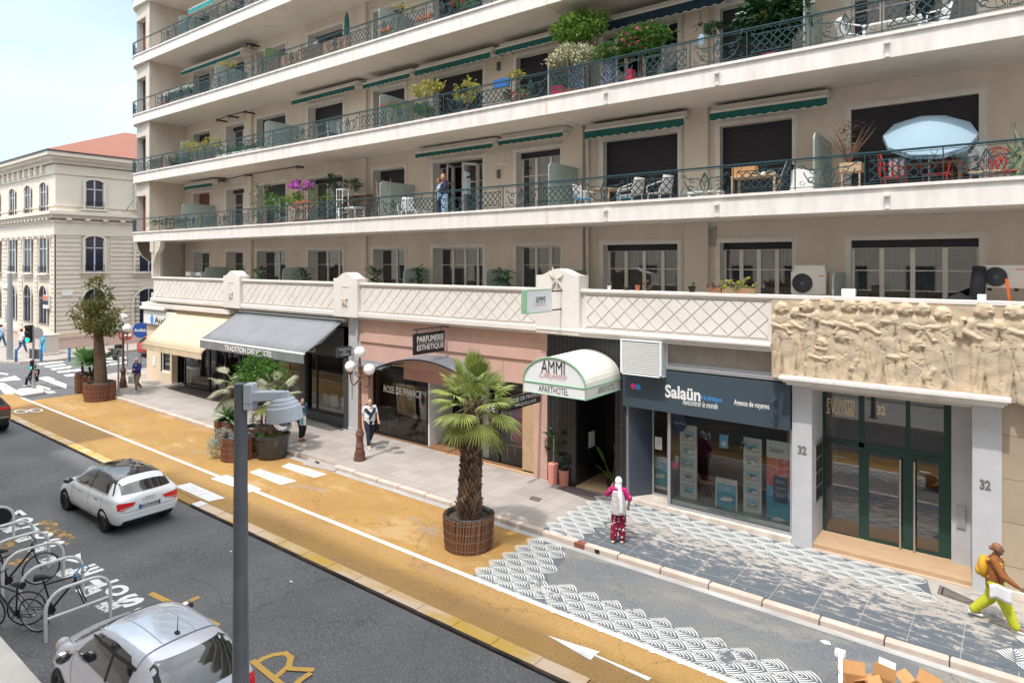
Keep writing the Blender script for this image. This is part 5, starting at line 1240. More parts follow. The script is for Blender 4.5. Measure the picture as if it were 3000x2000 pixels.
c = S(412, 967, -40.5); t = thing('round_sign', 'round blue projecting sign reading Audilab at the building corner', 'sign', tuple(c))
DM = Matrix.Rotation(R(38), 4, 'Z'); m = MB(); m.lathe([(.44, -.04), (.44, .04)], n=30, mx=DM @ Matrix.Rotation(R(90), 4, 'X')); m.build('disc', M('disc_blue', (.02, .08, .32), .5), t, smooth=60)
m = MB(); text(m, 'Audilab', DM @ Vector((-.34, -.045, -.08)), (DM @ Vector((.68, 0, 0))), (0, 0, .18), 0, bold=.02); m.build('lettering', 'p_white', t); m = MB(); m.tube([(.4, .1, .3), (.9, .0, .35)], .03, 6); m.tube([(.4, .1, -.2), (.9, .0, -.2)], .03, 6); m.build('bracket', 'iron_black', t)
# sloping fabric awnings
def slope(name, x0, x1, top, fy, fz, drop, cloth, label, letters=None, bar='white'):
 t = thing(name, label, 'awning', ((x0+x1)/2, YF, fz)); yb = YF - .1
 m = MB(); m.grid(lambda a, b: (x0 + (x1-x0)*a, yb + (fy-yb)*b, top + (fz-top)*b - .03*math.sin(math.pi*b)), 13, 5); o = m.build('cloth', cloth, t, world=True, smooth=True); s = o.modifiers.new('s', 'SOLIDIFY'); s.thickness = .01
 m = MB()
 for k in range(1, 5): x = x0 + (x1-x0)*k/5; m.tube([(x, yb + (fy-yb)*b, top + (fz-top)*b - .03*math.sin(math.pi*b) + .008) for b in (0, .25, .5, .75, 1)], .008, 4)
 m.build('seams', cloth, t, world=True)
 m = MB(); m.box(x0, x1, fy - .04, fy + .04, fz - .05, fz + .02); m.build('front_bar', bar, t, world=True, bevel=.008)
 m = MB(); m.grid(lambda a, b: (x0 + (x1-x0)*a, fy - .03 + .015*math.sin(a*40)*b, fz - .05 - drop*b), 40, 3); m.build('valance', cloth, t, world=True, smooth=True)
 if letters: m = MB(); letters(m, fy - .055, fz - .05 - drop, drop); m.build('lettering', 'p_white', t, world=True)
 for x in (x0 + .5, x1 - .5): m = MB(); m.tube([(x, yb, top - .35), (x + .25, (yb+fy)/2, (top + fz)/2 - .25), (x, fy + .05, fz - .03)], .025, 5); m.build('folding_arm', 'white', t, world=True)
 m = MB(); m.box(x0, x1, yb - .02, YF + .1, top - .06, top + .08); m.build('roller_case', bar, t, world=True, bevel=.02)
mk('grey_cloth', (.215, .225, .24), .85, col2=(.19, .20, .215), scale=1.5); mk('cream_cloth', (.60, .49, .35), .85, col2=(.56, .46, .33), scale=1.5)
a, b = S(588, 992, -29.75), S(891, 1037, -21.8); fy, fz = (a.y+b.y)/2, (a.z+b.z)/2; print('GREY', a, b)
slope('fabric_awning', -29.75, -21.8, 4.82, fy, fz, .34, 'grey_cloth', 'large slate grey sloping awning reading TRADITION DES VOSGES', lambda m, y, z, h: (text(m, 'TRADITION DES VOSGES', (F(658, 1015, y).x, y, z + .06), (F(795, 1040, y).x - F(658, 1015, y).x, 0, 0), (0, 0, .24), bold=.03)))
a, b = S(418, 1008, -36.4), S(590, 1030, -30.2); fy, fz = (a.y+b.y)/2, (a.z+b.z)/2; print('CREAM', a, b)
slope('fabric_awning', -36.4, -30.2, 4.5, fy, fz, .26, 'cream_cloth', 'cream sloping awning over the corner shop', None, 'cream_cloth')
m = MB(); a = F(452, 1058, YF - .03); m.box(a.x - .16, a.x + .16, YF - .05, YF - .02, a.z - .25, a.z + .25); tag(m.build('letter_box', 'white', bevel=.01), 'white wall box on the cream shop front beside the blue jacket man', 'box')
mk('relief_stone', (.56, .44, .31), .95, col2=(.47, .38, .28), scale=2.5, detail=8, lo=.4, hi=.6, bump=.35, bscale=30)
RX0, RX1, RZ0, RZ1, RY = -4.86, XR, 4.33, 6.34, 16.86
nx_, nz_ = 620, 120
gx = np.linspace(RX0, RX1, nx_)[:, None] + np.zeros((1, nz_)); gzz = np.linspace(RZ0, RZ1, nz_)[None, :] + np.zeros((nx_, 1))
H = np.zeros_like(gx)
def cap(x0, z0, x1, z1, r0, r1, d, pw=.26):
 global H
 dx, dz = x1-x0, z1-z0; L2 = dx*dx + dz*dz + 1e-9
 t = np.clip(((gx-x0)*dx + (gzz-z0)*dz)/L2, 0, 1); r = r0 + (r1-r0)*t
 q = 1 - ((gx-x0-t*dx)**2 + (gzz-z0-t*dz)**2)/(r*r)
 H = np.maximum(H, np.where(q > 0, d*np.clip(q, 0, 1)**pw, 0))
def groove(x0, z0, x1, z1, r, d):
 global H
 dx, dz = x1-x0, z1-z0; t = np.clip(((gx-x0)*dx + (gzz-z0)*dz)/(dx*dx+dz*dz+1e-9), 0, 1)
 H = H - d*np.exp(-(((gx-x0-t*dx)**2 + (gzz-z0-t*dz)**2)/(r*r)))
def figure(u, v, s=1.0, look=1, arms=((.32, -.30, .1, -.42), (-.34, -.28, -.1, -.5)), kneel=False, legs=None):
 c = F(u, v, RY); x, z = c.x, c.z; k = 1.0*s; fz_ = RZ0 + .05
 cap(x, z - .16*k, x + .02, z - .05*k, .07*k, .07*k, .07)
 tz = z - (.72 if not kneel else .6)*k
 cap(x, z - .33*k, x - .02*look, tz, .25*k, .17*k, .11)
 cap(x - .2*k, z - .26*k, x + .2*k, z - .26*k, .10*k, .10*k, .09)
 if kneel:
  cap(x - .02, tz, x + look*.42*k, max(fz_ + .22, tz - .1), .15*k, .12*k, .10); cap(x + look*.42*k, max(fz_ + .22, tz - .1), x + look*.34*k, fz_, .11*k, .07*k, .09); cap(x, tz, x - look*.25*k, fz_ + .02, .15*k, .10*k, .08)
 else:
  cap(x - .09*k, tz, x - .13*k, fz_, .14*k, .09*k, .11); cap(x + .09*k, tz, x + .15*k, fz_, .14*k, .09*k, .125)
  [groove(x + rnd.uniform(-.15, .15), tz - rnd.uniform(0, .2), x + rnd.uniform(-.2, .2), fz_ + rnd.uniform(0, .4), .014, .035) for g in range(3)]
 for (ex, ez, hx, hz2) in arms:
  sx = x + (.2*k if ex > 0 else -.2*k)
  cap(sx, z - .27*k, x + ex*k, z + ez*k - .12*k, .085*k, .07*k, .115); cap(x + ex*k, z + ez*k - .12*k, x + hx*k, z + hz2*k, .07*k, .045*k, .155); cap(x + hx*k, z + hz2*k, x + hx*k + .05, z + hz2*k, .05*k, .035*k, .16)
 cap(x, z + .01, x, z - .04*k, .15*k, .12*k, .165, .35)                       # head
 cap(x - look*.03, z + .05*k, x - look*.10*k, z - .02*k, .12*k, .085*k, .175, .4)       # hair
 cap(x + look*.10*k, z - .01*k, x + look*.125*k, z - .03*k, .03*k, .024*k, .185)      # nose
 groove(x + look*.05*k, z + .025*k, x + look*.10*k, z + .02*k, .014, .03); groove(x + look*.06*k, z - .075*k, x + look*.11*k, z - .075*k, .010, .022)
 groove(x - .12*k, z - .36*k, x + .1*k, z - .5*k, .012, .02); groove(x + .12*k, z - .34*k, x - .02, z - .45*k, .012, .018)
figs = [(2292, 903, .95, 1), (2334, 917, .8, 1), (2362, 897, .95, -1), (2422, 890, .95, -1), (2490, 897, 1.0, 1), (2537, 897, .9, -1), (2588, 900, 1.05, -1), (2655, 907, .9, 1), (2706, 907, .85, 1), (2765, 920, .95, 1), (2885, 910, 1.05, 1), (2968, 914, 1.0, -1)]
AR = [((.32, -.30, -.05, -.45), (-.30, -.28, .1, -.5)), ((.30, -.35, .35, -.1), (-.3, -.3, -.2, -.6)), ((.4, -.25, .65, -.42), (-.32, -.3, -.1, -.55)), ((.3, -.4, .2, -.7), (-.38, -.2, -.55, -.3))]
for i, (u, v, s, lk) in enumerate(figs): figure(u, v, s, lk, AR[i % 4])
for u, v, s, lk in ((2470, 985, 1.0, 1), (2688, 1008, 1.0, 1), (2408, 1003, .8, -1)): figure(u, v, s, lk, AR[(2, 3, 0)[int(s*10) % 3]], kneel=True)
xx = 1.1
while xx < XR:
 c = rnd.uniform(.0, .15); k = rnd.choice((-1, 1)); p = F(3000, 905, RY)
 H0 = H; r_ = _ray(3000, 905)
 def fig2(x, z, s, look, arms):
  k = s*.9; fz_ = RZ0 + .05; tz = z - .7*k
  cap(x, z - .33*k, x, tz, .24*k, .19*k, .085); cap(x - .2*k, z - .26*k, x + .2*k, z - .26*k, .1, .1, .09); cap(x - .09, tz, x - .13, fz_, .14, .09, .085); cap(x + .09, tz, x + .15, fz_, .14, .09, .095); cap(x, z, x, z - .03, .125, .105, .13); cap(x - look*.03, z + .05, x - look*.1, z - .02, .1, .08, .14)
  for ex, ez, hx, hz2 in arms: cap(x + (.2 if ex > 0 else -.2), z - .25, x + ex, z + ez - .1, .085, .07, .115); cap(x + ex, z + ez - .1, x + hx, z + hz2, .07, .045, .13)
 fig2(xx, 6.05 - c, .95, k, AR[rnd.randrange(4)]); xx += rnd.uniform(.5, .75)
# background drapery bands and rocks
for i in range(26):
 x = rnd.uniform(RX0, RX1); z = rnd.uniform(RZ0, RZ1); a = rnd.uniform(-.5, .5); l_ = rnd.uniform(.1, .4)
 cap(x, z, x + l_*math.cos(a*3), z + l_*math.sin(a*3), .08, .05, .045)
for i in range(170):
 x = rnd.uniform(RX0, RX1); z = rnd.uniform(RZ0, RZ1); a = rnd.uniform(-1.2, 1.2); l_ = rnd.uniform(.05, .2)
 groove(x, z, x + l_*math.cos(a), z + l_*math.sin(a), .010, .018)
nz2 = np.random.RandomState(2).rand(nx_, nz_)*.012
H = H + nz2 + .012*np.sin(gx*9 + np.sin(gzz*7)*2)*np.sin(gzz*8)
H[0, :] = -.1; H[-1, :] = -.1; edge = .02*np.sin(gx[:, 0]*5) + .015*np.sin(gx[:, 0]*17)
vs = [(float(gx[i, j]), float(RY - .8*H[i, j]), float(gzz[i, j] + (edge[i] if j == nz_-1 else 0) + (.02*math.sin(i*.21) if j == 0 else 0))) for i in range(nx_) for j in range(nz_)]
fs = [(i*nz_+j, (i+1)*nz_+j, (i+1)*nz_+j+1, i*nz_+j+1) for i in range(nx_-1) for j in range(nz_-1)]
t = thing('stone_relief', 'long ochre carved stone relief of standing and kneeling figures above the entrance', 'relief', ((RX0+RX1)/2, RY, RZ0))
m = MB(); m.v = vs; m.f = fs; m.m = [0]*len(fs); o = m.build('carving', 'relief_stone', t, world=True); o.data.polygons.foreach_set('use_smooth', [True]*len(fs))
m = MB(); m.box(RX0, RX1, RY + .0, RY + .28, RZ0 - .0, RZ1 - .02); m.build('slab', 'relief_stone', t, world=True)
# ================================================================ BUILDINGS ROUND ABOUT
opp = thing('opposite_building', 'pale building on the camera side of the street, seen only as shade and reflections', 'building', (0, -1.3, 0))
mk('opp_wall', (.74, .68, .60), .9, col2=(.68, .62, .54), scale=.6)
for x0, x1, h in ((-21.4, 22, 24.6), (-27.4, -21.4, 21.2), (-36.3, -27.4, 26.4), (-70, -36.3, 17)):
 m = MB(); hs = []
 x = x0 + 1.2
 while x + 1.3 < x1 - .5:
  for k in range(6):
   z = 1.2 + k*3.6
   if z + 2.3 < h - 1: hs.append((x, x + 1.3, z, z + 2.2))
  x += 3.1
 # keep the camera clear: wall stands behind it
 wall_holes(m, x0, x1, gz(x0, 0), h, -1.3, hs, -.25)
 m.box(x0, x1, -14, -1.56, 0, h, 0); m.box(x0 - .1, x1 + .1, -1.6, -1.12, h, h + .25); m.build('wall', ['opp_wall', 'reveal'], opp, world=True)
 g = MB(); [g.quad((a, -1.5, c_), (a, -1.5, d), (b, -1.5, d), (b, -1.5, c_)) for a, b, c_, d in hs]; g.build('windows', 'slate', opp, world=True)
CBX, CBY = -57.0, 18.1
cb = thing('corner_building', 'cream classical corner building with banded stone walls, arched windows and red tile roof', 'building', (CBX, CBY, gz(CBX, .13)))
mk('cb_wall', (.73, .66, .57), .9, col2=(.69, .62, .53), scale=.5); mk('cb_band', (.71, .64, .55), .9, col2=(.67, .60, .51), scale=.8); mk('cb_plinth', (.58, .44, .37), .9)
mk('cb_pane', (.03, .035, .05), .12, spec=.8); mk('cb_frame', (.55, .57, .62), .5)
k_ = 57 / abs(_ray(163, 768).x) / FPX
cz = lambda v: CAMZ + (768 - v) * k_
part('wall', lambda m: m.box(-130, CBX, CBY, 75, 0, cz(500)), 'cb_wall', cb)
part('plinth', lambda m: (m.box(-130, CBX + .18, CBY - .18, 75, 0, cz(992)), m.box(-130, CBX + .24, CBY - .24, 75, cz(992), cz(984))), 'cb_plinth', cb)
def band(m, o, z0, z1, o2=None): m.box(-130, CBX + o, CBY - o, 76, z0, z1)
def dent(m):
 for i in range(90): y = CBY + .1 + i*.24; m.box(CBX + .05, CBX + .22, y, y + .12, cz(478), cz(472))
 for i in range(120): x = CBX - .1 - i*.24; m.box(x - .12, x, CBY - .22, CBY - .05, cz(478), cz(472))
 for i in range(16): y = CBY + .6 + i*1.25; m.box(CBX, CBX + .42, y, y + .35, cz(644), cz(636))
 for i in range(26): x = CBX - .4 - i*.8; m.box(x - .25, x, CBY - .42, CBY, cz(644), cz(636))
 for i in range(20): x = CBX - 2.0 - i*1.3; m.box(x - .35, x, CBY - .3, CBY, cz(500), cz(480));
 for i in range(22): x = CBX - .6 - i*1.3; m.box(x - .3, x, CBY - .45, CBY, cz(697), cz(688))
part('middle_cornice', lambda m: (band(m, .55, cz(628), cz(618)), band(m, .35, cz(638), cz(628)), band(m, .12, cz(688), cz(650)), band(m, .2, cz(650), cz(645))), 'cb_wall', cb)
part('top_cornice', lambda m: (dent(m), band(m, .08, cz(508), cz(480)), band(m, .25, cz(478), cz(466)), band(m, .55, cz(466), cz(458)), band(m, .75, cz(458), cz(447)), band(m, .08, cz(603), cz(598))), 'cb_wall', cb)
part('gutter', lambda m: m.box(-130, CBX + .82, CBY - .82, 76, cz(447), cz(443)), M('zinc', (.06, .055, .06), .5), cb)
MT['roof_tiles'] = stripes('roof_tiles', (.28, .115, .07), (.17, .06, .04), 'Y', 1.9, .45, .85, 1.5)
def roof(m):
 e = .8; z0 = cz(443); zr = z0 + 3.6; d = 8
 m.quad((CBX + e, CBY - e, z0), (CBX + e, 76, z0), (CBX - d, 76, zr), (CBX - d, CBY + d, zr)); m.quad((-130, CBY - e, z0), (CBX + e, CBY - e, z0), (CBX - d, CBY + d, zr), (-130, CBY + d, zr))
part('roof', roof, 'roof_tiles', cb)
def cbwin(side, c, w_, v0, v1, arch, bars=True, sill=True, plain=None):
 """side 'X': on the flank facing the side street (c = world y); side 'Y': on the street front (c = world x)"""
 z0, z1 = cz(v1), cz(v0)
 if side == 'X': T = lambda a, o, z: (CBX + o, c + a, z)
 else: T = lambda a, o, z: (c + a, CBY - o, z)
 h = w_/2; n = 10; rise = h if arch == 2 else (.22*w_ if arch == 1 else 0)
 if arch: top = [(h*math.cos(math.pi*i/n), z1 - rise + rise*math.sin(math.pi*i/n)) for i in range(n+1)]
 else: top = [(h, z1), (-h, z1)]
 poly = [(-h, z0), (h, z0)] + top
 m = MB(); m.add([T(a, .015, z) for a, z in poly], [tuple(range(len(poly)))], 0)
 # moulded surround
 q = .16; outer = [(-h-q, z0), (h+q, z0)] + [(a*(1+q/h), z + (q if a == 0 else q*max(.3, math.sin(math.pi*i/max(1, len(top)-1))))) for i, (a, z) in enumerate(top)]
 N = len(poly)
 for i in range(1, N):
  j = (i+1) % N; a, b, c_, d = poly[i], poly[j], outer[j], outer[i]
  for o in (.13,): m.quad(T(*[a[0]], o, a[1]), T(b[0], o, b[1]), T(c_[0], o, c_[1]), T(d[0], o, d[1]), 1)
  m.quad(T(a[0], .0, a[1]), T(b[0], .0, b[1]), T(b[0], .13, b[1]), T(a[0], .13, a[1]), 1)
 if sill:
  for i, (e, zz) in enumerate(((.28, z0 - .12), (.2, z0 - .3))):
   vs = [T(sg*(h+e), o, z) for sg in (-1, 1) for o in (0, .3 - .1*i) for z in (zz, zz + .12)]; m.add(vs, [(0, 1, 3, 2), (4, 6, 7, 5), (0, 4, 5, 1), (2, 3, 7, 6), (0, 2, 6, 4), (1, 5, 7, 3)], 1)
 o = m.build('window', ['cb_pane', 'cb_wall'], cb, world=True)
 f = MB()
 def bar(a0, a1, zA, zB): vs = [T(a, oo, z) for a in (a0, a1) for oo in (.02, .06) for z in (zA, zB)]; f.add(vs, [(0, 1, 3, 2), (4, 6, 7, 5), (0, 4, 5, 1), (2, 3, 7, 6), (0, 2, 6, 4), (1, 5, 7, 3)])
 bar(-.045, .045, z0, z1); bar(-h, -h + .07, z0, z1 - rise); bar(h - .07, h, z0, z1 - rise); bar(-h, h, z0, z0 + .08); bar(-h, h, z0 + (z1-z0)*.66, z0 + (z1-z0)*.66 + .07)
 f.build('frame', 'cb_frame', o, world=True)
 if arch == 2:
  f = MB()
  for k in range(7): a = -h + w_*(k+.5)/7; f.tube([T(a, .10, z0), T(a, .10, z1 - .15)], .015, 4)
  for z in (z0 + .25, (z0+z1)/2): f.tube([T(-h, .10, z), T(h, .10, z)], .02, 4)
  f.build('grille', 'iron_black', o, world=True)
 elif v0 < 800:
  f = MB(); [f.tube([T(-h, .16, z0 + zz), T(h, .16, z0 + zz)], .02, 4) for zz in (.55, .1)]; [f.tube([T(-h + w_*k/10, .16, z0 + .1), T(-h + w_*k/10, .16, z0 + .55)], .01, 4) for k in range(11)]; f.build('window_rail', 'iron_black', o, world=True)
ys = lambda u: S(u, 768, CBX).y
xs_ = lambda u: F(u, 768, CBY).x
for u0, u1 in ((249, 303), (418, 452)):
 y0, y1 = ys(u0), ys(u1); c = (y0+y1)/2; w_ = y1-y0 if u0 < 300 else 2.0
 kk = _ray((u0+u1)/2, 768); sc_ = (CBX/kk.x)/(57/abs(_ray(163, 768).x))
 def vv(v): return 768 + (v-768)*sc_
 cbwin('X', c, w_, vv(528), vv(614), 1); cbwin('X', c, w_*1.05, vv(692), vv(797), 1); cbwin('X', c, w_*1.2, vv(845), vv(965), 2, sill=False)
for i, u0 in enumerate((122, 76, 31, -14, -60)):
 w_ = 1.75; c = xs_(u0 + 8)
 cbwin('Y', c, w_*.8, 528, 628 - 8, 2 if False else 1); cbwin('Y', c, w_, 692, 802, 0); cbwin('Y', c, w_, 838, 955, 2, sill=False)
def courses(m):
 z = cz(980)
 ints_y = [(CBY - .07, ys(236)), (ys(322), ys(408)), (ys(475), 74)]
 xw = [xs_(u + 8) for u in (122, 76, 31, -14, -60)]; ints_x = []; a = CBX + .07
 for c in xw: ints_x.append((c + 1.35, a)); a = c - 1.35
 while z < cz(694):
  for a, b in ints_y: m.box(CBX, CBX + .07, a, b, z, z + .28)
  for a, b in ints_x: m.box(a, b, CBY - .07, CBY, z, z + .28)
  z += .345
part('stone_courses', courses, 'cb_band', cb)
m = MB(); a = S(181, 853, CBX + .1); b = S(213, 865, CBX + .1); m.box(CBX + .09, CBX + .13, a.y, b.y, b.z, a.z); o = m.build('street_plate', 'p_white'); tag(o, 'white street name plate on the flank of the corner building', 'sign')
m = MB(); a = F(128, 864, CBY - .2); m.box(a.x, a.x + 1.1, CBY - .25, CBY - .1, a.z - 1.0, a.z); o = thing('bank_sign', 'red, black and white sign with no words on the corner building', 'sign', (a.x, CBY - .2, a.z - .5)); m.build('panel', 'p_white', o, world=True)
m = MB(); m.box(a.x + .02, a.x + 1.08, CBY - .27, CBY - .25, a.z - .34, a.z - .02); m.build('red_band', 'p_red', o, world=True); m = MB(); m.box(a.x + .02, a.x + 1.08, CBY - .27, CBY - .25, a.z - .7, a.z - .40); m.build('black_band', 'p_dark', o, world=True)
m = MB(); a = S(362, 620, CBX + .1); p = [a, a + Vector((.3, .0, 0)), a + Vector((1.2, .5, 1.3)), a + Vector((1.6, .9, 1.45))]; m.tube(p, .05, 6); m.ball(a + Vector((1.9, 1.1, 1.5)), (.45, .3, .13), 6); tag(m.build('wall_lamp', 'p_grey', smooth=True), 'white curved street lamp fixed on the flank of the corner building', 'lamp')
# distant block left of the corner building and further up the side street
fb = thing('distant_building', 'low grey brown building edge just beyond the corner building roof', 'building', (-120, 40, 0)); m = MB(); m.box(-140, -131, 30, 60, 0, 19.5); m.build('wall', 'cb_plinth', fb, world=True)
fb = thing('distant_building', 'cream building closing the end of the side street', 'building', (-48, 110, 0)); m = MB(); m.box(-75, -20, 100, 120, 0, 22); m.build('wall', 'cb_wall', fb, world=True)
# ================================================================ STREET FURNITURE AND PLANTS
mk('wicker', (.24, .115, .055), .85, island=(.10, .045, .025)); mk('wicker_red', (.27, .11, .06), .85, island=(.13, .05, .03))
mk('tub_black', (.02, .022, .024), .3, spec=.6, col2=(.05, .05, .055), scale=3)
mk('bark', (.12, .075, .05), .95, col2=(.07, .045, .03), scale=8, bump=.8, bscale=20)
mk('palm_bark', (.26, .165, .11), .95, island=(.06, .038, .028))
mk('palm_leaf', (.13, .20, .04), .5, island=(.38, .42, .12), trans=.25); mk('palm_leaf_old', (.26, .25, .06), .6, island=(.13, .19, .04), trans=.25)
mk('palm_grey', (.22, .24, .15), .6, island=(.36, .36, .26), trans=.2); mk('stalk', (.16, .2, .05), .6)
mk('agave', (.10, .22, .06), .45, island=(.17, .31, .11), trans=.15); mk('leaf_green', (.035, .12, .015), .45, island=(.12, .25, .04), trans=.25)
mk('leaf_dark', (.012, .045, .016), .3, island=(.03, .085, .03), spec=.6); mk('leaf_silver', (.22, .27, .20), .7, island=(.42, .46, .38))
mk('leaf_olive', (.10, .12, .025), .6, island=(.24, .19, .06), trans=.2); mk('leaf_olive2', (.05, .08, .02), .6, island=(.16, .17, .05), trans=.2)
mk('globe_white', (.82, .82, .84), .18, spec=.6); mk('cast_brown', (.11, .045, .03), .6, col2=(.17, .08, .055), scale=6, bump=.2)
def planter(loc, r, h, label, mt='wicker', tilt=0, flare=1.06, grp=None, seed=1):
 q = random.Random(seed); t = thing('wicker_planter', label, 'planter', loc, 0, grp)
 n = int(2*math.pi*r/.033); m = MB()
 for k in range(n):
  a = 2*math.pi*k/n; tw = .10 + q.uniform(-.04, .04); rr = r + q.uniform(-.008, .008)
  pts = [(rr*math.cos(a + tw*s)*(1 + (flare-1)*s), rr*math.sin(a + tw*s)*(1 + (flare-1)*s), h*s + q.uniform(-.01, .01)*(s == 1)) for s in (0, .5, 1)]
  m.tube(pts, .019, 5)
 m.build('reed_screen', mt, t)
 m = MB(); m.lathe([(r-.02, 0), ((r-.02)*flare, h-.01), ((r-.05)*flare, h+.03), ((r-.09)*flare, h), ((r-.1)*flare, h-.12)], n=32); m.build('tub', 'tub_black', t, smooth=True)
 m = MB()
 for z in (.12, .38, .62, .9): m.tube([((r+.022)*(1+(flare-1)*z)*math.cos(a), (r+.022)*(1+(flare-1)*z)*math.sin(a), h*z) for a in [2*math.pi*k/28 for k in range(28)]], .0035, 3, closed=True)
 m.build('wire', 'alu', t)
 m = MB(); m.lathe([(r*flare-.1, h-.1), (.01, h-.06)], n=20); m.build('soil', 'soil', t)
 return t
def tuft_frond(m, base, d, L_, spread, n, mi, droop=.25, q=rnd):
 """fan leaf: stalk then a hand of narrow folded leaflets"""
 base = Vector(base); d = Vector(d).normalized(); side = d.cross(Vector((0, 0, 1)))
 if side.length < .1: side = Vector((1, 0, 0))
 side.normalize(); up = side.cross(d).normalized()
 sl = L_*.62; pts = [base + d*sl*s + Vector((0, 0, -droop*.35*s*s*sl)) for s in (0, .5, 1)]
 m.tube(pts, [.016, .012, .009], 4, 2)
 c = pts[-1]; dd = (pts[-1]-pts[-2]).normalized(); side = dd.cross(Vector((0, 0, 1)));
 if side.length < .1: side = Vector((1, 0, 0))
 side.normalize(); up = side.cross(dd).normalized()
 for k in range(n):
  th = (k/(n-1) - .5)*spread; l_ = L_*.62*(1 - .30*abs(th/spread*2)**2)*q.uniform(.92, 1.08)
  v = dd*math.cos(th) + side*math.sin(th); v = (v + up*.10*math.cos(th*2)).normalized()
  w_ = v.cross(up).normalized()*.014*(1 + L_*.4)
  tip = c + v*l_ + Vector((0, 0, -droop*l_*q.uniform(.35, .75))); mid = c + v*l_*.6 + Vector((0, 0, -droop*l_*.08))
  e = up*.008
  m.add([c, mid + w_ - e, mid + e, mid - w_ - e, tip], [(0, 1, 2), (0, 2, 3), (1, 4, 2), (2, 4, 3)], mi)
def palm(name, loc, th, r0, r1, L_, nf, label, mats, lean=(0, 0), seed=1, boots=220, elev=(-50, 80)):
 q = random.Random(seed); t = thing(name, label, 'palm tree', loc)
 top = Vector((lean[0], lean[1], th)); m = MB()
 m.tube([(0, 0, -.1), top*.5, top], [r0*.8, (r0+r1)/2*.85, r1*.85], 12); tr = m.build('trunk', 'palm_bark', t)
 m = MB()
 for k in range(boots):
  s = k/boots; a = k*2.4; r = (r0 + (r1-r0)*s)*.88; c = top*s + Vector((r*math.cos(a), r*math.sin(a), 0)); o = Vector((math.cos(a), math.sin(a), 0)); sd_ = Vector((-math.sin(a), math.cos(a), 0))
  l_ = q.uniform(.10, .19)*(1 if s > .12 else 1.5); w_ = q.uniform(.035, .06); tip = c + o*l_*.45 + Vector((0, 0, l_*q.uniform(.5, 1.0)))
  m.add([c - sd_*w_ - Vector((0, 0, .06)), c + sd_*w_ - Vector((0, 0, .06)), tip + sd_*w_*.35, tip - sd_*w_*.35, c - o*.02 + Vector((0, 0, .1))], [(0, 1, 2, 3), (1, 4, 2), (4, 0, 3), (3, 2, 4)])
 m.build('leaf_stubs', 'palm_bark', tr)
 m = MB()
 for k in range(nf):
  s = k/(nf-1); el = R(elev[0] + (elev[1]-elev[0])*s**1.15 + q.uniform(-8, 8)); a = k*2.399 + q.uniform(-.2, .2)
  d = (math.cos(a)*math.cos(el), math.sin(a)*math.cos(el), math.sin(el))
  tuft_frond(m, top + Vector((0, 0, -.12 + .2*s)), d, L_*q.uniform(.85, 1.15), 3.3 if s < .85 else 1.5, 24, 1 if s < .22 else 0, .55 - .4*s, q)
 m.build('crown', mats, t); return t
def rosette(m, c, n, l_, w_, mi=0, lo=5, hi=80, q=rnd):
 c = Vector(c)
 for k in range(n):
  s = k/(n-1); el = R(lo + (hi-lo)*s + q.uniform(-6, 6)); a = k*2.399 + q.uniform(-.15, .15)
  d = Vector((math.cos(a)*math.cos(el), math.sin(a)*math.cos(el), math.sin(el))); sd_ = Vector((-math.sin(a), math.cos(a), 0)); up = sd_.cross(d)*-1
  L_ = l_*q.uniform(.85, 1.1)*(1 - .25*s); P = []
  for f, ww in ((0, .35), (.3, .9), (.6, 1), (.85, .5), (1, 0)):
   p = c + d*L_*f - Vector((0, 0, .12*L_*f*f)); P += [p - sd_*w_*ww/2 - up*w_*.12*ww, p + up*-w_*.05, p + sd_*w_*ww/2 - up*w_*.12*ww]
  m.add(P, [f for i in range(4) for f in ((3*i, 3*i+1, 3*i+4, 3*i+3), (3*i+1, 3*i+2, 3*i+5, 3*i+4))], mi)
def gpos(u, v, h): p = G(u, v, h); return Vector((p.x, p.y, gz(p.x, h)))
# big palm in the foreground
b_ = gpos(1373, 1597, HL)
planter(b_, .58, .80, 'large round wicker planter holding the big fan palm', seed=4, flare=1.08)
palm('fan_palm', b_ + Vector((.0, 0, .70)), 2.85, .30, .21, 1.06, 30, 'big green fan palm with a shaggy brown trunk on the orange strip', ['palm_leaf', 'palm_leaf_old', 'stalk'], (.13, .05), 3, 420, (-34, 88))
# left group
grp = 'wicker planters by the crossing'
p1 = gpos(293, 1170, HL); planter(p1, .66, .86, 'widest reddish wicker planter holding the olive brown tree', 'wicker_red', seed=5, grp=grp, flare=1.02)
p2 = gpos(246, 1160, HL) + Vector((0, .35, 0)); planter(p2, .37, .98, 'middle brown wicker planter holding the larger green agave', seed=6, grp=grp)
p3 = gpos(214, 1152, HL) + Vector((0, .45, 0)); planter(p3, .33, 1.0, 'leftmost brown wicker planter holding the smaller green agave', seed=7, grp=grp)
def agave(loc, stem, n, l_, w_, label, heads=((0, 0, 0),), mt='agave', cat='agave', seed=1):
 q = random.Random(seed); t = thing('agave', label, cat, loc)
 m = MB();
 for hx, hy, hz2 in heads: m.tube([(0, 0, -.1), (hx*.5, hy*.5, (stem+hz2)*.5), (hx, hy, stem+hz2)], .06, 7)
 m.build('stem', 'bark', t, smooth=True)
 for hx, hy, hz2 in heads: m = MB(); rosette(m, (hx, hy, stem+hz2), n, l_, w_, 0, -10, 80, q); m.build('rosette', mt, t)
 return t
agave(p2 + Vector((0, 0, .9)), .75, 56, 1.08, .15, 'larger bright green agave between the small agave and the tree', ((-.16, -.1, 0), (.2, .1, .05)), seed=2)
agave(p3 + Vector((0, 0, .95)), .72, 42, .92, .14, 'smaller green agave at the left end of the planter row', ((-.15, 0, .1),), seed=3)
t = thing('planted_tree', 'olive brown small tree with a thick bare trunk in the widest planter', 'tree', p1 + Vector((0, 0, .78)))
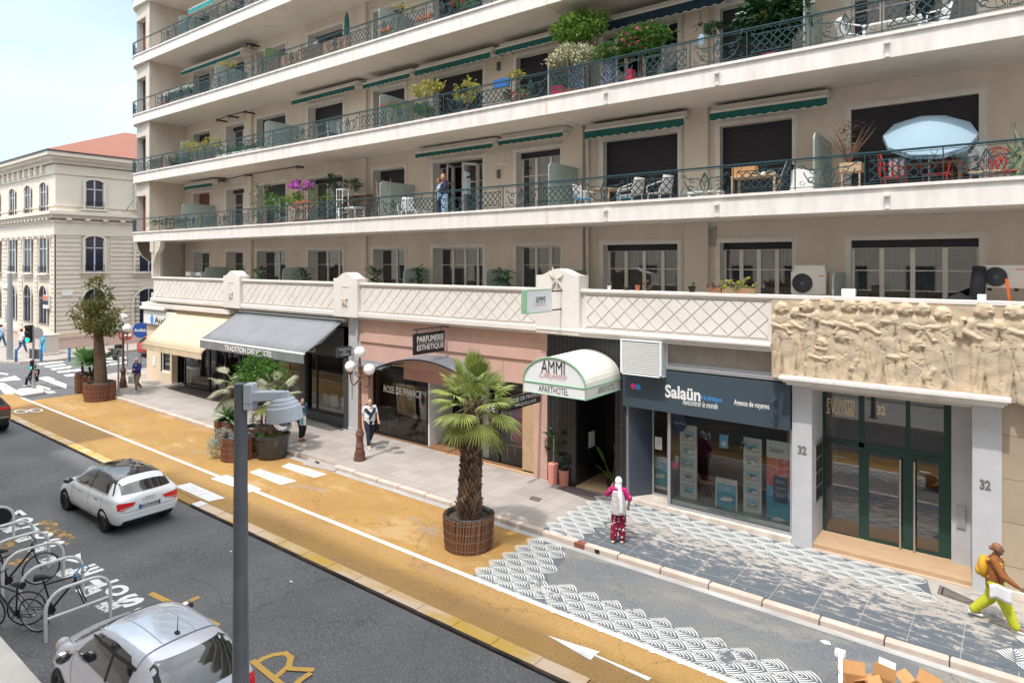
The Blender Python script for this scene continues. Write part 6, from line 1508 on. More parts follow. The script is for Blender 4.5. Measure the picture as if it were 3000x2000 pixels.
m = MB(); m.tube([(.12, 0, -.1), (-.02, 0, 1.3), (-.25, 0, 2.6), (-.3, 0, 3.4), (-.32, 0, 4.3)], [.30, .25, .20, .12, .05], 12)
for a, b, r in (((-.25, 0, 2.5), (-1.0, .1, 3.1), .08), ((-.25, 0, 2.5), (.45, -.1, 3.1), .09), ((-.3, 0, 3.1), (.2, .2, 4.0), .06), ((-.28, 0, 2.9), (-.8, -.2, 3.9), .06)): m.tube([a, ((Vector(a)+Vector(b))/2 + Vector((0, 0, .1))), b], [r, r*.7, r*.3], 6)
m.build('trunk', 'bark', t, smooth=True)
m = MB()
for i, (c, r, n) in enumerate((((-.35, 0, 3.3), (1.2, 1.0, .85), 1500), ((-.3, 0, 4.25), (.75, .65, .75), 650), ((-.35, 0, 5.0), (.3, .3, .4), 130), ((.75, .1, 3.0), (.55, .5, .45), 350), ((-1.1, 0, 2.6), (.5, .4, .28), 170), ((.35, .2, 2.6), (.6, .5, .3), 250))): clump(m, c, r, n, .17, .075, i % 2, seed=i+3)
m.build('crown', ['leaf_olive', 'leaf_olive2'], t)
# middle group
m1 = gpos(684, 1345, HL); planter(m1 + Vector((0, .12, 0)), .50, .80, 'reddish wicker planter behind the camera pole with the silver shrub', 'wicker_red', seed=8)
m2 = gpos(655, 1300, HL) + Vector((-.2, .35, 0)); planter(m2, .50, .84, 'brown wicker planter half hidden behind the silver shrub', 'wicker_red', seed=9)
m3 = gpos(738, 1318, HL) + Vector((0, .1, 0)); planter(m3, .36, .85, 'narrow dark wicker planter between the camera pole and the black tub', seed=10, flare=1.25)
m4 = gpos(796, 1337, HL)
t = thing('plant_tub', 'large round glossy black plant tub beside the woman with the blue bag', 'planter', m4); m = MB(); m.lathe([(.50, 0), (.52, .04), (.60, .72), (.64, .74), (.64, .82), (.58, .82), (.56, .70)], n=36); m.build('tub', 'tub_black', t, smooth=True)
m = MB(); m.lathe([(.56, .70), (.01, .74)], n=20); m.build('soil', 'soil', t); m = MB(); clump(m, (0, 0, .76), (.5, .5, .07), 350, .09, .04, 0, seed=9); m.build('ground_cover', 'leaf_green', t)
palm('fan_palm', m4 + Vector((0, 0, .7)), 1.5, .30, .16, .80, 16, 'palm with dry grey green fronds in the black tub', ['palm_grey', 'palm_leaf_old', 'stalk'], (.0, .1), 5, 120, (-25, 70))
palm('fan_palm', m2 + Vector((-.25, .35, .75)), 1.35, .26, .2, .85, 18, 'palm with drooping grey fronds left of the round bush', ['palm_grey', 'palm_grey', 'stalk'], (-.05, 0), 8, 120, (-50, 35))
agave(m2 + Vector((.1, -.15, .78)), .22, 30, .72, .12, 'agave with pointed bright green leaves left of the camera pole', seed=4)
t = thing('silver_shrub', 'silvery grey trailing shrub spilling over the wicker planter', 'shrub', m1 + Vector((-.25, -.1, .8)))
m = MB(); clump(m, (-.15, -.05, -.05), (.42, .35, .30), 900, .06, .035, 0, seed=4); clump(m, (-.42, -.22, -.42), (.26, .26, .42), 700, .055, .03, 0, seed=5); m.build('foliage', 'leaf_silver', t)
t = thing('round_bush', 'round glossy green citrus bush behind the camera pole', 'bush', m3 + Vector((-.1, .35, .8)))
m = MB(); m.tube([(0, 0, -.1), (.02, 0, .8), (0, 0, 1.3)], [.05, .04, .03], 7); m.build('trunk', 'bark', t, smooth=True)
m = MB(); clump(m, (.05, 0, 1.75), (1.12, .85, .68), 2500, .12, .055, 0, seed=6); clump(m, (-.1, 0, 2.35), (.6, .5, .35), 450, .12, .05, 0, seed=7); m.build('crown', 'leaf_green', t)
t = thing('potted_sapling', 'small sapling with thin pale leaves in the narrow dark planter', 'plant', m3 + Vector((.1, -.1, .78))); m = MB(); clump(m, (.02, 0, .3), (.2, .2, .28), 90, .14, .03, 0, seed=8); m.tube([(0, 0, -.05), (0, 0, .3)], .01, 4); m.build('foliage', 'leaf_dark', t)
# hotel plants
def pot(loc, r, h, mt, label, ribs=0, cat='pot', flare=1.12, grp=None):
 t = thing('plant_pot', label, cat, loc, 0, grp)
 if ribs: prof = [(r*.8*(1+.12*i/ribs/2) + (.012 if i % 2 else 0), h*i/(ribs*2)) for i in range(ribs*2+1)] + [(r*.8, h)]
 else: prof = [(r/flare, 0), (r, h*.85), (r*1.06, h*.86), (r*1.06, h), (r*.92, h), (r*.9, h*.9)]
 m = MB(); m.lathe(prof, n=20); m.build('pot', mt, t, smooth=True); m = MB(); m.lathe([(r*.88, h*.9), (.01, h*.92)], n=14); m.build('soil', 'soil', t); return t
mk('pot_pink', (.62, .26, .21), .7); mk('pot_pink2', (.50, .20, .14), .7)
def paddle(m, p, d, l_, w_, mi=0, bend=.3):
 p = Vector(p); d = Vector(d).normalized(); sd_ = d.cross(Vector((0, 0, 1)))
 if sd_.length < .1: sd_ = Vector((1, 0, 0))
 sd_.normalize(); up = sd_.cross(d); P = []
 for f, ww in ((0, .1), (.2, .7), (.5, 1), (.8, .75), (1, .05)):
  c = p + d*l_*f - Vector((0, 0, bend*l_*f*f*.5)); P += [c - sd_*w_*ww/2 + up*w_*.12*ww, c, c + sd_*w_*ww/2 + up*w_*.12*ww]
 m.add(P, [f for i in range(4) for f in ((3*i, 3*i+1, 3*i+4, 3*i+3), (3*i+1, 3*i+2, 3*i+5, 3*i+4))], mi)
h1 = gpos(1621, 1415, HS); pot(h1, .185, .62, 'pot_pink', 'tall ribbed pink pot left of the hotel entrance', ribs=13)
t = thing('fiddle_fig', 'fiddle leaf fig with big dark leaves in the ribbed pink pot', 'plant', h1 + Vector((0, 0, .56))); m = MB(); m.tube([(0, 0, -.1), (.02, 0, .5), (.03, 0, .95)], .018, 6); m.build('stem', 'stalk', t)
m = MB(); q = random.Random(4)
for k in range(34): a = q.uniform(0, 6.3); z = q.uniform(.35, 1.15); e = q.uniform(-.3, .9); r = q.uniform(.03, .22); paddle(m, (r*math.cos(a)*.9, r*math.sin(a)*.6, z), (math.cos(a), math.sin(a)*.7, e), q.uniform(.2, .3), .15, 0, .4)
m.build('foliage', 'leaf_dark', t)
h2 = gpos(1652, 1421, HS); pot(h2, .15, .48, 'pot_pink2', 'shorter plain terracotta pink pot beside the hotel entrance', flare=1.05)
t = thing('pot_plant', 'small dark leafy plant in the plain pink pot', 'plant', h2 + Vector((0, 0, .44))); m = MB(); clump(m, (0, 0, .22), (.14, .14, .26), 150, .09, .05, 0, seed=3); m.build('foliage', 'leaf_dark', t)
h3 = gpos(1786, 1440, HS) + Vector((0, .2, 0)); pot(h3, .17, .3, 'black', 'small black pot right of the hotel entrance')
t = thing('banana_plant', 'broad leaved bright green plant behind the woman in magenta', 'plant', h3 + Vector((0, 0, .27))); m = MB()
for a, e, l_, w_, o in ((2.8, 1.5, .75, .17, .35), (.3, .9, .65, .17, .2), (-.4, .7, .5, .14, .1), (3.4, .8, .5, .13, .1), (1.6, 2.2, .65, .15, .55), (2.5, .4, .4, .12, .0)): d = Vector((math.cos(a), math.sin(a)*.5, e)).normalized(); m.tube([(0, 0, 0), d*(.2+o)], .012, 4, 1); paddle(m, d*(.18+o), d, l_, w_, 0, .35)
m.build('foliage', ['leaf_green', 'stalk'], t)
def globe_lamp(loc, H_, label, gr=.195, seed=0):
 t = thing('street_lamp', label, 'street lamp', loc)
 s = H_/3.9
 prof = [(.20, 0), (.22, .04), (.17, .14), (.19, .20), (.14, .40), (.13, .46), (.16, .50), (.12, .56), (.11, .80), (.13, .84), (.15, .95), (.10, 1.0), (.12, 1.04), (.075, 1.10), (.065, 1.5), (.055, 2.4), (.05, 2.62), (.07, 2.65), (.05, 2.7), (.075, 2.8), (.05, 2.86), (.045, 2.92), (.09, 2.98), (.06, 3.04), (.05, 3.2), (.08, 3.24), (.05, 3.35), (.06, 3.42), (.04, 3.5), (.035, 3.62), (.05, 3.64)]
 m = MB(); m.lathe([(r, z*s) for r, z in prof], n=14); m.build('post', 'cast_brown', t, smooth=60)
 for sx in (-1, 1):
  m = MB(); P = [(0, 2.95), (.10, 2.78), (.30, 2.62), (.46, 2.70), (.50, 2.9), (.50, 3.02)]
  m.tube([(sx*a, 0, b*s) for a, b in P], [.03, .028, .026, .024, .022, .03], 8)
  m.tube([(sx*(.17 + .11*math.cos(a)*(1 - i/22)), 0, 3.02*s + .11*math.sin(a)*(1 - i/22)) for i, a in enumerate([k*.55 for k in range(16)])], .016, 5)
  m.lathe([(.05, 2.98*s), (.09, 3.04*s), (.09, 3.08*s)], (sx*.50, 0, 0), n=10); m.build('arm', 'cast_brown', t, smooth=60)
  m = MB(); m.ball((sx*.50, 0, 3.06*s + gr), gr, 16); m.build('globe', 'globe_white', t, smooth=180)
 m = MB(); m.ball((0, 0, 3.62*s + gr), gr, 16); m.build('globe', 'globe_white', t, smooth=180)
 return t
lp = gpos(1054, 1347, HS)
hh = F(1052, 1031, lp.y).z - lp.z
globe_lamp(lp, (hh - .195)/3.62*3.9, 'ornate brown lamp post with three white globes before the pink shop')
l2 = gpos(338, 1135, HS) + Vector((.2, .3, 0)); hh = F(339, 930, l2.y).z - l2.z
globe_lamp(l2, (hh - .195)/3.62*3.9, 'ornate dark lamp post with white globes behind the olive brown tree', gr=.23)
Yc = 3.0; c = F(705, 1125, Yc); q_ = .00288
t = thing('camera_mast', 'thick dark grey steel mast standing close to the viewer', 'mast', (c.x, Yc, gz(c.x, .14)), TH)
top = c.z - gz(c.x, .14); r0 = .0515
m = MB(); m.lathe([(r0*1.9, 0), (r0*1.85, .4), (r0*1.36, top*.54), (r0*1.04, top*.93), (r0, top - .03), (r0*.96, top)], n=40); m.build('pole', 'grey_metal', t, smooth=40)
m = MB(); m.lathe([(r0*1.02, top - .004), (r0*1.02, top + .006), (r0*.7, top + .012)], n=40); m.build('cap', 'slate', t, smooth=40)
for zz in (.145, .215): m = MB(); m.lathe([(r0*1.05, top - zz - .004), (r0*1.05, top - zz + .004)], n=40); m.build('strap', 'grey_metal', t)
for zz in (.18, .30): m = MB(); m.tube([(-.012, -r0*1.0, top - zz), (-.012, -r0*1.12, top - zz)], .006, 8); m.build('bolt', 'black', t)
m = MB(); m.box(-.03, .03, -r0*1.95, -r0*1.6, .5, .9); m.build('access_door', 'slate', t, bevel=.005)
m = MB(); m.lathe([(.2, 0), (.2, .02)], n=20); m.build('base_plate', 'grey_metal', t)
mk('cam_grey', (.42, .45, .50), .45, col2=(.37, .40, .45), scale=6)
zo = lambda v: CAMZ - (v - 768)*q_ - c.z
t2 = thing('surveillance_camera', 'light grey dome surveillance camera on a bracket arm at the mast top', 'camera', tuple(c), TH)
m = MB(); m.box(.045, .122, -.07, .06, zo(1197), zo(1122)); m.build('housing_box', 'cam_grey', t2, bevel=.012)
m = MB(); m.box(.043, .124, -.072, .062, zo(1179), zo(1178)); m.build('seam', 'grey_metal', t2)
m = MB(); m.prism([(.118, .05), (.118, -.06), (.36, -.035), (.405, -.02), (.415, .0), (.405, .02), (.36, .035)], zo(1172), zo(1145)); m.build('arm', 'cam_grey', t2, bevel=.008)
w2 = .152; zt_ = zo(1168); hh = zo(1168) - zo(1228); dx = .357
m = MB(); m.lathe([(w2*.3, zt_ + .012), (w2*.62, zt_), (w2*.66, zt_ - hh*.13), (w2*.78, zt_ - hh*.17), (w2*.82, zt_ - hh*.31), (w2*.92, zt_ - hh*.36), (w2, zt_ - hh), (w2*.97, zt_ - hh*1.03), (w2*.66, zt_ - hh*1.03)], (dx, 0, 0), n=44, mx=Matrix.Translation((dx, 0, zt_)) @ Matrix.Rotation(R(-6), 4, 'Y') @ Matrix.Translation((-dx, 0, -zt_))); m.build('dome_housing', 'cam_grey', t2, smooth=35)
rb = .096; zc_ = zt_ - hh + .004
m = MB(); m.lathe([(rb*math.cos(R(a)), zc_ - rb*1.05*math.sin(R(a))) for a in range(0, 91, 9)], (dx + .012, 0, 0), n=36); m.build('glass_dome', 'dome_glass', t2, smooth=180)
m = MB(); m.lathe([(rb*.84*math.cos(R(a)), zc_ - rb*.84*math.sin(R(a))) for a in range(0, 91, 12)], (dx + .012, 0, 0), n=28); m.build('inner_camera', 'black', t2, smooth=180)
def island(pts, h, label):
 P_ = pxq(pts, h); x = sum(p[0] for p in P_)/len(P_); y = sum(p[1] for p in P_)/len(P_)
 m = MB(); m.prism([(a - x, b - y) for a, b in P_], -.05, h); o = m.build('traffic_island', 'concrete', bevel=.03); o.location = (x, y, gz(x)); return tag(o, label, 'traffic island')
island([(38,1146),(60,1136),(124,1134),(131,1142),(128,1148),(64,1158)], .16, 'white concrete traffic island carrying the green traffic light')
island([(104,1130),(112,1126),(150,1137),(147,1141)], .12, 'small white kerb island right behind the traffic light')
tl = gpos(98, 1138, .15); Y_ = tl.y
t = thing('traffic_light', 'traffic light showing green on a slim grey pole on the island', 'traffic light', tl)
zt_ = F(95, 955, Y_).z - tl.z; m = MB(); m.tube([(0, 0, 0), (0, 0, zt_)], .055, 10); m.tube([(0, 0, 0), (0, 0, .5)], .09, 10); m.build('pole', 'alu', t, smooth=True)
m = MB(); x0 = F(79, 1000, Y_).x - tl.x; x1 = F(99, 1000, Y_).x - tl.x; z0 = F(90, 1001, Y_).z - tl.z; z1 = F(90, 950, Y_).z - tl.z; cx = (x0+x1)/2
ry = Matrix.Translation((-.1, -.16, 0)) @ Matrix.Rotation(R(35), 4, 'Z')
m.box(-.16, .16, -.12, .12, z0, z1, 0, ry); m.build('signal_head', 'black', t, bevel=.02)
mk('lamp_green', (.02, .6, .42), .4, emit=((.02, .95, .65), 2.0)); mk('lamp_off', (.015, .015, .018), .2)
for i, mt in enumerate(('lamp_green', 'lamp_off', 'lamp_off')):
 zc = z0 + (z1-z0)*(i+.5)/3; m = MB(); m.ball((0, 0, 0), (.115, .03, .115), 10, mx=Matrix.Identity(4)); m.v = [tuple(ry @ Vector((a, b - .13, c_ + zc))) for a, b, c_ in m.v]; m.build('lamp', mt, t, smooth=True)
 m = MB(); m.tube([ry @ Vector((.13*math.cos(R(a)), -.20, zc + .13*math.sin(R(a)))) for a in range(0, 181, 20)], .02, 4); m.build('visor', 'black', t)
m = MB(); zc = F(96, 1068, Y_).z - tl.z; m.box(-.09, .06, -.14, -.03, zc - .25, zc + .25, 0, Matrix.Rotation(R(35), 4, 'Z')); m.build('repeater', 'black', t, bevel=.01); m = MB(); m.ball((0.07, -.13, zc - .13), (.06, .03, .06), 8); m.build('lamp', 'lamp_green', t)
m = MB(); zc = F(100, 1038, Y_).z - tl.z; m.box(-.42, .42, -.02, .0, zc - .26, zc + .26, 0, Matrix.Translation((-.1, .08, 0)) @ Matrix.Rotation(R(15), 4, 'Z')); m.build('sign_back', 'grey_metal', t, bevel=.01)
m = MB(); zc = F(100, 976, Y_).z - tl.z; m.lathe([(.3, -.01), (.3, .01)], n=24, mx=Matrix.Translation((.22, .12, zc)) @ Matrix.Rotation(R(40), 4, 'Z') @ Matrix.Rotation(R(90), 4, 'X')); m.build('round_sign_back', 'alu', t)
fp = gpos(29, 1053, .13); hh = F(29, 800, fp.y).z - fp.z
t = thing('tall_pole', 'tall slim grey pole with a camera near the left edge of the view', 'pole', fp); m = MB(); m.tube([(0, 0, 0), (0, 0, hh)], [.20, .13], 12); m.build('pole', 'alu', t, smooth=True); m = MB(); m.tube([(0, 0, hh), (-.9, -.1, hh + .1)], .07, 6); m.ball((-.5, 0, hh - 1.0), (.28, .28, .22), 8); m.tube([(-.5, 0, hh - .85), (-.5, 0, hh - .1)], .05, 6); m.build('camera_arm', 'p_white', t, smooth=True)
m = MB(); zz = F(22, 905, fp.y).z - fp.z; m.box(-.62, -.2, -.1, .1, zz - .9, zz + .3); m.build('signal_box', 'p_grey', t)
mk('bollard_blue', (.04, .11, .26), .5)
lbs = ['blue bollard beside the tall grey pole', 'blue bollard before the painted cabinet', 'blue bollard behind the leftmost agave', 'blue bollard right of the tree trunk']
for (u, v0, v1), lb in zip(((47, 1059, 1022), (121, 1058, 1020), (203, 1058, 1018), (302, 1078, 1042)), lbs):
 p = gpos(u, v0, .13 if u < 250 else 0); h = F(u, v1, p.y).z - p.z; m = MB(); m.lathe([(.085, 0), (.085, h - .03), (.05, h)], n=12); o = m.build('bollard', 'bollard_blue', smooth=50); o.location = p; tag(o, lb, 'bollard', 'blue bollards at the crossing')
c0_ = gpos(140, 1036, .13); t = thing('electrical_cabinet', 'electrical cabinet painted with a blue sky and dark bird shape', 'cabinet', c0_); hh = F(140, 980, c0_.y).z - c0_.z
m = MB(); m.box(-.7, .75, -.35, .45, .12, hh); m.box(-.75, .8, -.4, .5, 0, .12, 1); m.box(-.75, .8, -.4, .5, hh, hh + .05, 1); m.build('case', ['beige_metal', 'cb_band'], t, bevel=.02)
m = MB(); m.quad((-.69, -.352, .16), (.74, -.352, .16), (.74, -.352, hh-.02), (-.69, -.352, hh-.02), 0); cz_ = hh*.5
for poly in ([(-.1, -.2), (.1, -.1), (.55, .55), (.3, .45), (.0, .15)], [(0, -.1), (-.15, .2), (-.45, .6), (-.3, .2), (-.15, -.2)], [(-.12, .0), (.08, .1), (.05, -.55), (-.1, -.5)]): m.add([(a, -.354 - .001*len(m.f), cz_ + b*hh*.6) for a, b in poly], [tuple(range(len(poly)))], 1)
m.build('painting', ['p_sky', 'p_dark'], t)
def post_sign(u, v, h, vt, label, name='road_sign'):
 p = gpos(u, v, h); hh = F(u, vt, p.y).z - p.z; t = thing(name, label, 'road sign', p); m = MB(); m.tube([(0, 0, 0), (0, 0, hh)], .045, 8); m.build('post', 'alu', t, smooth=True); return t, hh
t, hh = post_sign(373, 1074, .1, 960, 'red and white round no entry sign beside the blue round sign')
D = Matrix.Rotation(R(48), 4, 'Z') @ Matrix.Rotation(R(90), 4, 'X')
m = MB(); m.lathe([(.42, -.01), (.42, .01)], n=28, mx=Matrix.Translation((-.05, -.08, hh - .45)) @ D); m.build('disc', 'p_red', t); m = MB(); m.box(-.28, .28, -.10, -.075, hh - .53, hh - .37, 0, Matrix.Rotation(R(48), 4, 'Z')); m.build('bar', 'p_white', t)
t, hh = post_sign(347, 1148, HS, 1020, 'small grey arrow sign on a thin pole before the dark lamp post', 'direction_sign')
m = MB(); m.box(-.28, .28, -.06, -.03, hh - .42, hh - .02, 0, Matrix.Rotation(R(25), 4, 'Z')); m.build('plate', 'alu', t, bevel=.01); m = MB(); [m.add([Matrix.Rotation(R(25), 4, 'Z') @ Vector((a, -.065, hh - .22 + b)) for a, b in ((-.15*s, -.12), (-.05*s, -.14), (.16*s, .1), (.1*s, .13))], [(0, 1, 2, 3)]) for s in (1,)]; m.build('arrow', 'p_dark', t)
# barrier fence by the cream shop corner
t = thing('street_barrier', 'low grey tubular barrier with crossed bars along the side street', 'barrier', (-44.3, 19, gz(-44)))
for i in range(4):
 y = 18.6 + i*1.7; m = MB(); x = -43.9; z = gz(x, .1)
 m.tube([(x, y, z), (x, y, z + 1.0), (x, y + 1.5, z + 1.0), (x, y + 1.5, z)], .03, 6); m.tube([(x, y, z + .1), (x, y + 1.5, z + .95)], .02, 5); m.tube([(x, y, z + .95), (x, y + 1.5, z + .1)], .02, 5); m.build('barrier_panel', 'grey_metal', t, world=True)
# bicycle racks ----------------------------------------------------------
mk('rack_white', (.62, .61, .61), .4, col2=(.55, .54, .54), scale=5)
rk = []
def rack(x, bar, label):
 t = thing('bike_rack', label, 'bike rack', (x, 4.95, gz(x)), 0, 'white bike racks along the kerb')
 m = MB(); y0, y1, H_, r = -.55, .55, .90, .33
 P = [(0, y0, -.05), (0, y0, H_ - r)] + [(0, y0 + r - r*math.cos(R(a)), H_ - r + r*math.sin(R(a))) for a in range(15, 91, 15)] + [(0, y1 - r + r*math.sin(R(a)), H_ - r + r*math.cos(R(a))) for a in range(0, 76, 15)] + [(0, y1, H_ - r), (0, y1, -.05)]
 m.tube(P, .032, 10); m.build('hoop', 'rack_white', t, smooth=True)
 if bar: m = MB(); m.tube([(0, y0, .42), (0, y1, .42)], .026, 8); m.build('crossbar', 'rack_white', t, smooth=True)
 return t
for x, bar, lb in ((-14.35, True, 'nearest white bike rack with a crossbar, right beside the silver car'), (-15.75, False, 'white hoop bike rack second from the silver car'), (-16.85, False, 'white hoop bike rack third from the silver car'), (-17.75, False, 'white hoop bike rack fourth from the silver car'), (-18.75, False, 'white hoop bike rack fifth from the silver car'), (-20.2, False, 'farthest white hoop bike rack beside the motorbike')): rack(x, bar, lb)
# cardboard boxes ----------------------------------------------------------
def carton(loc, w_, d, h, rz, label, flaps=(1, 1, 1, 1), tilt=0):
 t = thing('cardboard_box', label, 'box', loc, rz, 'open cardboard boxes on the road'); th = .008
 m = MB(); m.box(-w_/2, w_/2, -d/2, -d/2 + th, 0, h); m.box(-w_/2, w_/2, d/2 - th, d/2, 0, h); m.box(-w_/2, -w_/2 + th, -d/2 + th, d/2 - th, 0, h); m.box(w_/2 - th, w_/2, -d/2 + th, d/2 - th, 0, h); m.box(-w_/2 + th, w_/2 - th, -d/2 + th, d/2 - th, .004, .012); m.build('carton', 'cardboard', t)
 for i, f in enumerate(flaps):
  if not f: continue
  sg = (0, math.pi/2, math.pi, -math.pi/2)[i]; ln = d if i % 2 == 0 else w_; off = w_/2 if i % 2 == 0 else d/2
  mx = Matrix.Rotation(sg, 4, 'Z') @ Matrix.Translation((off, 0, h)) @ Matrix.Rotation(R(-f), 4, 'Y')
  m = MB(); m.box(0, .2, -ln/2 + .01, ln/2 - .01, 0, th, 0, mx); m.build('flap', 'cardboard', t)
 return t
carton(gpos(2500, 2032, HL) + Vector((.05, -.05, 0)), .36, .32, .27, R(20), 'open cardboard box with a white polystyrene strip on it', (20, 65, 60, -10))
carton(gpos(2580, 2046, HL) + Vector((0, .0, 0)), .36, .30, .27, R(-12), 'open cardboard box with a white paper inside its raised flap', (-20, 80, -30, 0))
carton(gpos(2700, 2066, HL) + Vector((0, 0, 0)), .38, .32, .26, R(-25), 'open cardboard box at the right of the carton group', (10, 60, 30, 0))
p = gpos(2462, 2010, HL); m = MB(); m.tube([(p.x - .02, p.y + .1, p.z + .48), (p.x + .1, p.y - .5, p.z + .34)], .045, 4); m.cbox((p.x - .03, p.y + .14, p.z + .48), (.16, .12, .1)); tag(m.build('polystyrene_strip', 'white', bevel=.01), 'white polystyrene strip lying across the left cardboard box', 'packaging')
p = gpos(2600, 2026, HL); m = MB(); m.box(-.13, .13, 0, .01, 0, .17, 0, Matrix.Translation((p.x - .02, p.y + .0, p.z + .34)) @ Matrix.Rotation(R(-12), 4, 'Z') @ Matrix.Rotation(R(-20), 4, 'X')); tag(m.build('paper_sheet', 'white'), 'white sheet of paper stuck to the flap of the middle box', 'paper')
# ================================================================ VEHICLES
mk('paint_white', (.80, .82, .85), .22, coat=.6, spec=.5); mk('paint_silver', (.50, .50, .56), .25, metal=.2, coat=.6); mk('paint_dark', (.09, .085, .08), .25, metal=.3, coat=.6); mk('paint_red', (.45, .02, .03), .25, coat=.6)
mk('car_glass', (.010, .012, .014), .04, spec=.9, coat=.5); mk('roof_gloss', (.02, .02, .025), .06, coat=1.0); mk('roof_glass', (.50, .55, .64), .12, coat=1.0, metal=.2)
mk('tail_red', (.45, .008, .015), .15, coat=.6, emit=((.8, .01, .02), .12)); mk('tail_clear', (.5, .45, .45), .2); mk('chrome', (.6, .6, .6), .15, metal=1); mk('plastic_black', (.015, .015, .016), .6); mk('rim_dark', (.03, .03, .032), .35, metal=.5); mk('plate', (.6, .6, .55), .5); mk('plate_blue', (.02, .06, .35), .5)
def car(loc, rz, label, st, W, wheels, paint, roofpaint, feats, name='parked_car', cat='car', scale=1):
 """st: stations (x, zb, ws, wm, zm, wb, zbelt, wr, zr); forward = +x"""
 t = thing(name, label, cat, loc, rz); m = MB(); rings = []
 for x, zb, ws, wm, zm, wb, zl, wr, zr in st:
  h = [(0, zb), (ws*.85, zb), (ws, zb + .06), (wm, zm), (wb*1.01, zl - .07), (wb*.97, zl), (wr, zr - .045), (wr*.62, zr), (0, zr + .012)]
  rings.append([(x, y, z) for y, z in h] + [(x, -y, z) for y, z in h[-2:0:-1]])
 n = len(rings[0])
 for r in rings: m.v += r
 for i in range(len(rings)-1):
  for k in range(n): m.f.append((i*n+k, (i+1)*n+k, (i+1)*n+(k+1) % n, i*n+(k+1) % n)); m.m.append(0)
 m.f.append(tuple(range(n))); m.m.append(0); m.f.append(tuple((len(rings)-1)*n+k for k in range(n-1, -1, -1))); m.m.append(0)
 o = m.build('body', paint, t, sub=3)
 dg = bpy.context.evaluated_depsgraph_get(); ev = o.evaluated_get(dg); me = bpy.data.meshes.new_from_object(ev)
 bvh = BVHTree.FromPolygons([v.co.copy() for v in me.vertices], [tuple(p.vertices) for p in me.polygons])
 # wheel arches cut into the shell
 c = MB()
 for x in wheels[0]:
  for sy in (-1, 1): c.lathe([(wheels[1]+.055, -.19), (wheels[1]+.055, .25)], n=28, mx=Matrix.Translation((x, sy*(W/2 - .02), wheels[1])) @ Matrix.Rotation(R(90), 4, 'X'))
 co = c.build('cut', paint); b = o.modifiers.new('b', 'BOOLEAN'); b.operation = 'DIFFERENCE'; b.object = co; b.solver = 'EXACT'
 dg = bpy.context.evaluated_depsgraph_get(); me2 = bpy.data.meshes.new_from_object(o.evaluated_get(dg)); o.modifiers.clear(); o.data = me2
 bpy.data.objects.remove(co); me2.polygons.foreach_set('use_smooth', [True]*len(me2.polygons)); me2.set_sharp_from_angle(angle=R(45))
 me2.materials.clear(); me2.materials.append(MT[paint])
 def proj(poly, axis, off):
  bm = bmesh.new(); vs = [bm.verts.new((a, b_, 0)) for a, b_ in poly]; bm.faces.new(vs); bmesh.ops.triangulate(bm, faces=bm.faces[:])
  for _ in range(6):
   e = [e for e in bm.edges if e.calc_length() > .09]
   if not e: break
   bmesh.ops.subdivide_edges(bm, edges=e, cuts=1); bmesh.ops.triangulate(bm, faces=bm.faces[:])
  out = []; bm.verts.index_update(); bad = set()
  for v in bm.verts:
   a, b_ = v.co.x, v.co.y
   if axis in ('L', 'R'): s_ = 1 if axis == 'L' else -1; og, d = Vector((a, 3*s_, b_)), Vector((0, -s_, 0))
   elif axis == 'B': og, d = Vector((-4, a, b_)), Vector((1, 0, 0))
   elif axis == 'F': og, d = Vector((4, a, b_)), Vector((-1, 0, 0))
   else: og, d = Vector((a, b_, 4)), Vector((0, 0, -1))
   hit, nrm, _, _ = bvh.ray_cast(og, d)
   if hit is None: bad.add(v.index); out.append(og + d*2.5); continue
   if nrm.dot(d) > 0: nrm = -nrm
   out.append(hit + nrm*off)
  fs = [tuple(v.index for v in f.verts) for f in bm.faces if not any(v.index in bad for v in f.verts)]
  bm.free(); return out, fs
 def patch(name, poly, axis, mt, off=.004, parent=t, smooth=True):
  vs, fs = proj(poly, axis, off)
  if not fs: return None
  mm = MB(); mm.add(vs, fs); ob = mm.build(name, mt, parent); ob.data.polygons.foreach_set('use_smooth', [True]*len(fs)); return ob
 def line(name, pts, axis, w_=.010, mt='plastic_black', off=.003, parent=t):
  mm = MB()
  for i in range(len(pts)-1):
   a, b_ = Vector(pts[i]), Vector(pts[i+1]); d = (b_-a); nn = Vector((-d.y, d.x)).normalized()*w_/2
   vs, fs = proj([tuple(a-nn), tuple(b_-nn), tuple(b_+nn), tuple(a+nn)], axis, off); mm.add(vs, fs)
  return mm.build(name, mt, parent)
